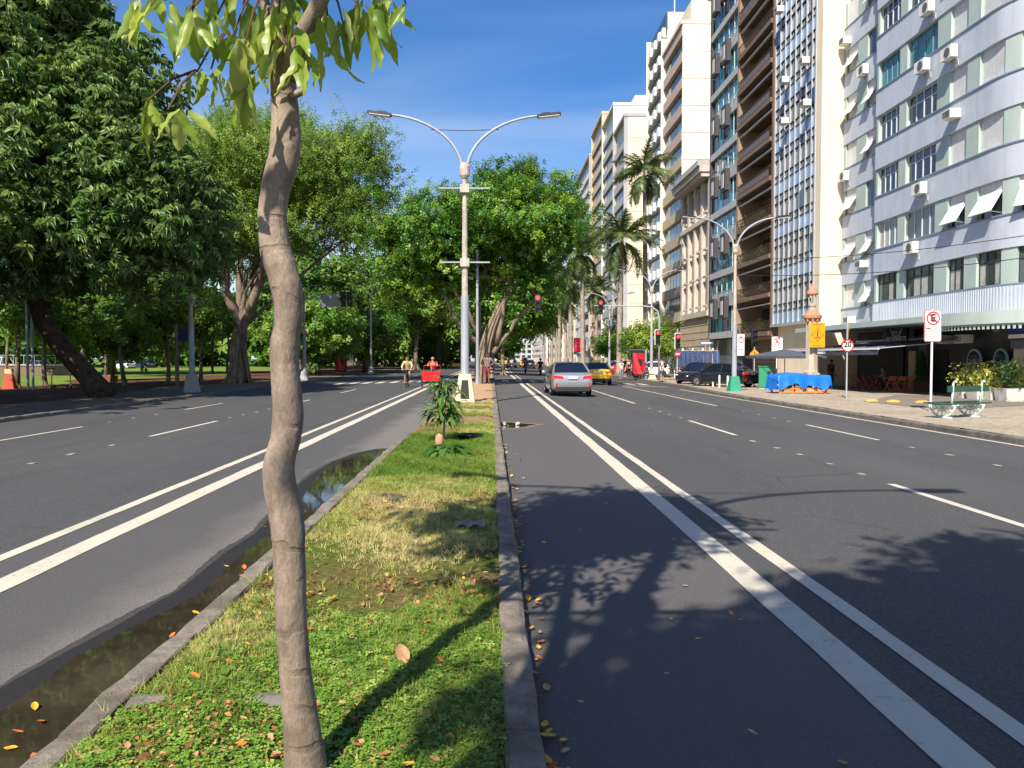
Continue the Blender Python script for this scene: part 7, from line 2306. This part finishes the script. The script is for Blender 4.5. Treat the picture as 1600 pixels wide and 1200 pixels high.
for k, px in enumerate((1392, 1408, 1424)):
    q = gr(px, 611)
    folding_table('%s sunlit orange folding table from the left at the right end of the terrace' % ordn[k], (q.x, q.y, gz(q.x)), .3, M_WOODO)
    folding_chair('%s sunlit orange folding chair from the left beside the terrace planter' % ordn[k], (q.x-.3, q.y-.55, gz(q.x)), rr(-.3, .3)+math.pi, M_WOODO)
for k, px in enumerate((1332, 1342, 1352, 1362, 1371)):
    q = gr(px, 609)
    folding_chair('%s shaded reddish chair from the left under the awning' % ordn[k], (q.x, q.y, gz(q.x)), rr(-.2, .2)+rad(80), M_WOODSH)
for k, px in enumerate((1339, 1357, 1373)):
    q = gr(px, 606)
    folding_table('%s shaded reddish table from the left under the awning' % ordn[k], (q.x, q.y, gz(q.x)), .2, M_WOODSH)
q = gr(1382, 609)
person('diner in a green shirt and jeans sitting at the terrace table', (q.x, q.y, gz(q.x)), rad(75), pose_sit(), cloth('green_grey', (96, 116, 96)), cloth('jeans', (48, 58, 82)), 'tan', long_legs=True, shoes=(210, 206, 200))
q = gr(1298, 606)
person('person in dark clothes standing in the shade under the awning', (q.x, q.y, gz(q.x)), rad(200), pose_stand(), cloth('dark_top', (34, 34, 44)), cloth('dark_green', (24, 70, 50)), 'brown', long_legs=True)

def pot(label, loc, r, h, m, leaf_n, size, seed, lm=M_LEAF_POT, leaf=.14, square=False, name='potted_shrub'):
    o = thing(name, label, 'plant', loc)
    if square: MB().add([(-r*.85, -r*.85, 0), (r*.85, -r*.85, 0), (r*.85, r*.85, 0), (-r*.85, r*.85, 0), (-r, -r, h), (r, -r, h), (r, r, h), (-r, r, h)], [(0, 3, 2, 1), (4, 5, 6, 7), (0, 1, 5, 4), (1, 2, 6, 5), (2, 3, 7, 6), (3, 0, 4, 7)]).build('planter', m, o)
    else: MB().lathe([(r*.7, 0), (r, h*.8), (r*1.06, h*.86), (r*1.06, h), (r*.9, h), (r*.85, h*.9), (0, h*.9)], 16).build('planter', m, o, smooth=True)
    MB().tube([(0, 0, h*.8), (0, 0, h+size[2]*.5)], .03, 6).build('stem', B_DARK, o)
    foliage_patch('foliage', o, (0, 0, h*.9), size, leaf_n, seed, lm, leaf)
    return o
L_LIME = leaf_mat('lime_leaf', (120, 134, 44), (176, 180, 76), (222, 214, 120), .45, .35, .35)
L_CONE = leaf_mat('conifer_leaf', (34, 58, 30), (58, 88, 44), (98, 122, 66), .6, .2, .2)
def topiary(label, px, py, htop, seed):
    q = gr(px, py)
    o = thing('topiary', label, 'plant', (q.x, q.y, gz(q.x)))
    MB().add([(-.26, -.26, 0), (.26, -.26, 0), (.26, .26, 0), (-.26, .26, 0), (-.3, -.3, .6), (.3, -.3, .6), (.3, .3, .6), (-.3, .3, .6)], [(0, 3, 2, 1), (4, 5, 6, 7), (0, 1, 5, 4), (1, 2, 6, 5), (2, 3, 7, 6), (3, 0, 4, 7)]).build('planter', mat('planter_brown', (92, 70, 58), .8), o)
    h = at(px, htop, q.y).z - gz(q.x) - .55
    gg = np.random.default_rng(seed); n = 2600
    t = gg.random(n)**.8; a = gg.uniform(0, 6.28, n); r = .36*np.sqrt(np.clip(1-t, 0, 1))*np.clip(.75+.6*t, 0, 1)*gg.uniform(.7, 1.1, n)*(1+.12*np.sin(t*26))
    pos = np.stack([r*np.cos(a), r*np.sin(a), .55+h*t], 1)
    fr = frames_from(np.stack([np.cos(a), np.sin(a), np.full(n, .6)], 1)+gg.normal(0, .4, (n, 3)), gg)
    v, f, tt = scatter([(0, -.5, 0), (.2, 0, .06), (0, .5, 0), (-.2, 0, .06)], [(0, 1, 2), (0, 2, 3)], pos, fr, gg.uniform(.07, .14, n), gg.uniform(.1, .9, n))
    link('foliage', np_mesh('foliage', v, f, L_CONE, tt), o)
    MB().tube([(0, 0, .5), (0, 0, .55+h*.9)], .03, 6).build('stem', B_DARK, o)
topiary('tall clipped column shrub in a brown planter right of the terrace tables', 1439, 612, 548, 1)
topiary('tall clipped column shrub right of the dark gate', 1486, 614, 538, 2)
M_PLC = mat('planter_concrete', (204, 198, 186), .85, var=.1, dirt=.3)
for k, (px, py, sz, lm, lf, lb) in enumerate(((1508, 622, (1.3, 1.0, 1.1), L_LIME, .17, 'lime green bush in a pale planter right behind the bench'), (1531, 624, (.9, .8, .8), L_LIME, .15, 'small lime bush in the second pale planter'), (1552, 625, (1.4, 1.0, 1.2), L_LIME, .17, 'lime green bush in a planter under the red poster'), (1577, 627, (1.2, 1.0, 1.2), M_LEAF_POT, .2, 'dark spiky plant in a grey planter near the right edge'), (1600, 626, (1.3, 1.1, 1.3), L_LIME, .2, 'mixed lime and orange plant in the last planter at the right edge'))):
    q = gr(px, py)
    pot(lb, (q.x, q.y, gz(q.x)), .42, .55, M_PLC, 420, sz, 20+k, lm, lf, True)
fp = foliage_patch('flowers', None, (0, 0, 0), (.8, .6, .7), 60, 99, leaf_mat('orange_flower', (214, 90, 30), (236, 130, 40), (246, 180, 70), .5, .3, .3), .14)
q = gr(1598, 618); fp.location = (q.x, q.y-.3, .75); tag(fp, 'orange flowers of the planter at the right edge', 'flowers')
M_POT = mat('clay_planter', (190, 176, 156), .85, var=.12, dirt=.25)
for k, (px, py, sz, n, lb) in enumerate(((1073, 592, (1.9, 1.5, 2.0), 700, 'dark bush in a round pot left of the jeans stall'), (1086, 593, (1.9, 1.4, 1.9), 700, 'bright green bush in a pale pot beside the jeans stall'), (1062, 588, (2.2, 1.6, 2.2), 800, 'dark clipped bush behind the short signal pole'))):
    q = gr(px, py)
    pot(lb, (q.x+.2, q.y+2, gz(q.x)), .5, .75, M_POT, n, sz, 40+k, M_LEAF_POT, .2)
# clothes stall of hanging jeans
Y_ = 57.0
q = at(1092, 570, Y_)
js = thing('clothes_stall', 'street stall frame hung with rows of blue jeans', 'stall', (q.x, Y_, gz(q.x)))
w = (at(1126, 570, Y_).x - at(1060, 570, Y_).x)/2*.95
zt = at(1092, 548, Y_).z - gz(q.x)
for s in (-1, 1): MB().tube([(s*w, 0, 0), (s*w*.9, 0, zt)], .03, 6).build('post', M_POLE, js)
MB().tube([(-w*.95, 0, zt), (w*.95, 0, zt)], .025, 6).build('rail', M_POLE, js)
M_JEAN = mat('denim', (58, 72, 112), .9, var=.25, vscale=5)
M_LAVN = mat('lavender_cloth', (196, 176, 206), .9, var=.1)
for k in range(9):
    x = -w*.9 + k*w*1.8/8
    m = MB()
    for s in (-1, 1):
        m.add([(x+s*.02, -.06, zt-.05), (x+s*.16, -.06, zt-.05), (x+s*.19+.04*math.sin(k*2), -.14, zt-1.15), (x+s*.05, -.14, zt-1.15), (x+s*.02, .02, zt-.05), (x+s*.16, .02, zt-.05), (x+s*.19, -.02, zt-1.15), (x+s*.05, -.02, zt-1.15)],
              [(0, 1, 2, 3), (7, 6, 5, 4), (0, 4, 5, 1), (3, 2, 6, 7), (1, 5, 6, 2), (0, 3, 7, 4)])
    m.build('jeans', M_JEAN, js)
for k in range(6): MB().ball((-w*.6+k*w*.25, -.1, zt-1.3), (.2, .12, .16), 8, 6).build('folded_cloth', M_LAVN, js)
for k in range(4): MB().ball((-w*.8+k*w*.5, .05, zt+.08), (.08, .06, .12), 8, 6).build('hanger_hook', M_WHITE, js)
block('stall_table', -w*.9, w*.9, -.25, .3, .72, .78, M_DMETAL, js)
for k in range(4): MB().tube([(-w*.85 if k % 2 else w*.85, -.2 if k < 2 else .25, 0), (-w*.85 if k % 2 else w*.85, -.2 if k < 2 else .25, .72)], .03, 6).build('leg', M_DMETAL, js)
Yn = 60.0
q = at(1103, 536, Yn)
sn = sign_post('street_name_sign', 'blue street name sign on a pole above the jeans stall', q.x, Yn, q.z-gz(q.x)+.1, m=M_POLE)
block('plate', -.55, .55, -.02, .02, q.z-gz(q.x)-.09, q.z-gz(q.x)+.09, mat('street_blue', (40, 120, 170), .5), sn)
block('text_line', -.4, .4, -.026, -.021, q.z-gz(q.x)-.03, q.z-gz(q.x)+.04, M_WHITEP, sn)

def shelter(label, X, Y, L_, rz=0.0, z=None):
    o = thing('bus_shelter', label, 'bus shelter', (X, Y, gz(X) if z is None else z), rz)
    M_SHEL = mat('shelter_metal', (86, 92, 98), .5, .3)
    block('roof', -.8, .8, -.1, L_+.1, 2.45, 2.55, M_SHEL, o)
    for y in (.05, L_-.05): MB().tube([(.6, y, 0), (.6, y, 2.45)], .05, 8).build('post', M_SHEL, o)
    for k in range(3):
        y0 = .1 + k*(L_-.2)/3
        block('glass_panel', .58, .6, y0+.03, y0+(L_-.2)/3-.03, .25, 2.2, G_GREYG, o)
    ad = block('advert_case', -.6, .6, -.12, .02, .25, 2.35, mat('shelter_dark', (40, 34, 36), .5), o)
    block('advert', -.5, .5, -.135, -.121, .4, 2.2, mat('advert_red', (176, 26, 40), .4, var=.1), o)
    MB().add([(-.5, -.14, 2.2), (-.28, -.14, 2.2), (.32, -.14, .42), (-.1, -.14, .42)], [(0, 1, 2, 3)]).build('advert_stripe', mat('advert_bright', (236, 60, 62), .4), o)
    block('advert_panel', -.16, .34, -.139, -.137, 1.1, 1.7, mat('advert_dark', (48, 30, 36), .4), o)
    for k in range(3): block('seat_slat', .15, .5, .4, L_-.4, .45, .48, M_SHEL, o) if k == 0 else MB().tube([(.32, .6 + (k-1)*(L_-1.2), 0), (.32, .6+(k-1)*(L_-1.2), .45)], .03, 6).build('seat_leg', M_SHEL, o)
    return o
q = at(992, 588, 66)
shelter('bus shelter with a red advert panel on the right pavement', q.x+.3, 66, 4.2)
block('shelter_side', .55, .65, -.3, .0, 0, 2.5, mat('shelter_bluegrey', (150, 166, 186), .5), bpy.data.objects['bus_shelter'])
q = at(1008, 588, 65)
person('seated person in a pink top waiting in the right bus shelter', (q.x+.2, 65, gz(q.x)), rad(95), pose_sit(), cloth('pink_top', (176, 110, 130)), cloth('dark_long', (50, 46, 56)), 'brown', long_legs=True)
q = at(981, 588, 66)
person('officer in dark uniform standing before the red advert panel', (q.x-.1, 65, gz(q.x)), rad(150), pose_stand(), cloth('uniform', (36, 40, 54)), cloth('uniform2', (26, 28, 36)), 'tan', long_legs=True)
q = at(976, 588, 67)
person('person in a white top beside the officer at the shelter', (q.x-.3, 67, gz(q.x)), rad(200), pose_stand(), cloth('white_shirt', (232, 228, 224)), cloth('grey_pants', (120, 124, 136)), 'tan', long_legs=True)
q = gr(533, 585)
shelter('dark red bus shelter on the park side beyond the crossing', q.x, q.y, 4.5, 0, -.15)
person('person in pink standing beside the park side bus shelter', (q.x+1.9, q.y-.4, -.15), rad(180), pose_stand(), cloth('pink_dress', (196, 120, 130)), cloth('pink_skirt', (170, 96, 110)), 'brown')

# digital advert totem
q = at(904, 541, 112)
tt_ = thing('advert_totem', 'tall red digital advert board on a pole before the far palms', 'advert board', (q.x, 112, gz(q.x)))
zc = q.z - gz(q.x)
block('board', -.68, .68, -.1, .1, zc-1.2, zc+1.2, M_SIG, tt_)
block('screen', -.60, .60, -.112, -.101, zc-.78, zc+1.1, mat('screen_red', (206, 24, 66), .4, var=.1, emit=.25), tt_)
MB().ball((0, -.115, zc+.45), (.38, .01, .16), 12, 8).build('screen_logo', M_PINKP, tt_)
block('screen_text', -.42, .0, -.12, -.113, zc-.08, zc+.1, M_PINKP, tt_); block('screen_text', .15, .42, -.12, -.113, zc-.08, zc+.1, M_PINKP, tt_)
block('footer_text', -.3, .3, -.108, -.101, zc-1.1, zc-.88, M_WHITEP, tt_)
block('post', .75, 1.05, -.08, .08, 0, zc+1.0, mat('totem_post', (110, 124, 136), .5), tt_)
# small street tree with yellowish crown by the signals
quick_tree('pavement_tree', 'small yellow green street tree behind the right traffic signal', at(1022, 560, 74).x, 74, 5.6, 2.3, 401, L_YELLOW, B_GREY, T=T_FICUS, n=1500, scale=1.7, tr=.1, tone=.75, z=-.2)
quick_tree('pavement_tree', 'dark drooping conifer like tree beside the right bus shelter', at(1000, 560, 78).x, 78, 4.8, 1.4, 402, L_CONE, B_DARK, T=T_FICUS, n=800, scale=1.5, tr=.08, tone=.4, z=-.2)
quick_tree('pavement_tree', 'low leafy tree in front of the cream tower', at(955, 560, 112).x, 112, 5.5, 2.2, 403, L_PARK, B_GREY, n=900, scale=1.9, tr=.1, z=-.2)

# ---------------------------------------------------------------- park side bits
pw = thing('park_wall', 'low concrete wall with a railing beyond the lawn at the far left', 'wall', (-62, 78, -.1), rad(-6))
block('wall', -30, 22, -.2, .2, 0, 1.0, M_BROWN, pw)
block('coping', -30, 22, -.3, .3, 1.001, 1.12, M_GREY, pw)
MB().tube([(-30, 0, 2.0), (22, 0, 2.0)], .03, 5).build('top_rail', M_POLE, pw)
for k in range(48): block('railing_bar', -30+k*1.08-.02, -30+k*1.08+.02, -.02, .02, 1.12, 2.0, M_POLE, pw)
q = gr(15, 608)
ob = thing('orange_barrier', 'orange plastic barrier standing at the left edge of the park', 'barrier', (q.x, q.y, -.15))
M_ORG = mat('barrier_orange', (176, 70, 40), .5, var=.1)
MB().add([(-.35, -.2, 0), (.35, -.2, 0), (.35, .2, 0), (-.35, .2, 0), (-.2, -.08, .85), (.2, -.08, .85), (.2, .08, .85), (-.2, .08, .85)], [(0, 3, 2, 1), (4, 5, 6, 7), (0, 1, 5, 4), (1, 2, 6, 5), (2, 3, 7, 6), (3, 0, 4, 7)]).build('body', M_ORG, ob)
block('top_block', -.2, .2, -.1, .1, .88, 1.15, mat('barrier_cream', (226, 186, 130), .5), ob)
MB().tube([(-.16, 0, 1.15), (-.12, 0, 1.3), (.12, 0, 1.3), (.16, 0, 1.15)], .025, 6).build('handle', M_ORG, ob)
for k, px in enumerate((83, 108)):
    q = gr(px, 607)
    sc = thing('kick_scooter', '%s upright yellow electric scooter parked by the leaning trunk' % ('left' if k == 0 else 'right'), 'scooter', (q.x, q.y, -.15), rad(200+20*k))
    M_SCO = mat('scooter_yellow', (206, 168, 90), .5, var=.1)
    block('deck', -.08, .08, -.45, .35, .12, .17, M_SIG, sc)
    MB().tube([(0, .40, .12), (0, .32, 1.15)], .035, 7).build('stem', M_SCO, sc)
    MB().tube([(-.22, .31, 1.16), (.22, .31, 1.16)], .02, 6).build('handlebar', M_SIG, sc)
    for y in (-.48, .42): MB().torus((0, y, .11), .08, .03, 'x', 16, 6).build('wheel', M_TYRE, sc)
    block('fork_guard', -.06, .06, .36, .46, .16, .34, M_WHITE, sc)
q = gr(48, 609)
gp2 = thing('double_post', 'pair of grey galvanised posts standing left of the scooters', 'post', (q.x, q.y, -.15))
for s in (-.14, .14): MB().tube([(s, 0, 0), (s, 0, 5.2)], .07, 8).build('post', M_POLE, gp2)
q = gr(277, 603)
bo_ = thing('park_board', 'dark blue notice board on a wooden post between the park trees', 'board', (q.x, q.y, -.15))
MB().tube([(0, 0, 0), (0, 0, 3.9)], .13, 8).build('post', B_GREY, bo_)
block('board', .1, 1.1, -.04, .04, 2.85, 3.65, mat('board_blue', (24, 40, 78), .5), bo_)
MB().tube([(1.05, 0.08, 0), (1.05, 0.08, 3.7)], .05, 8).build('post', M_POLE, bo_)
q = gr(172, 597)
tag(MB().add([(-.4, -.3, 0), (.4, -.3, 0), (.4, .3, 0), (-.4, .3, 0), (-.45, -.34, .5), (.45, -.34, .5), (.45, .34, .5), (-.45, .34, .5), (-.38, -.28, .5), (.38, -.28, .5), (.38, .28, .42), (-.38, .28, .42)], [(0, 3, 2, 1), (0, 1, 5, 4), (1, 2, 6, 5), (2, 3, 7, 6), (3, 0, 4, 7), (4, 5, 9, 8), (5, 6, 10, 9), (6, 7, 11, 10), (7, 4, 8, 11), (8, 9, 10, 11)]).build('planting_box', mat('box_wood', (128, 76, 52), .8, var=.15), None, loc=(q.x, q.y, -.15)), 'small reddish wooden planting box between the park trees', 'box')
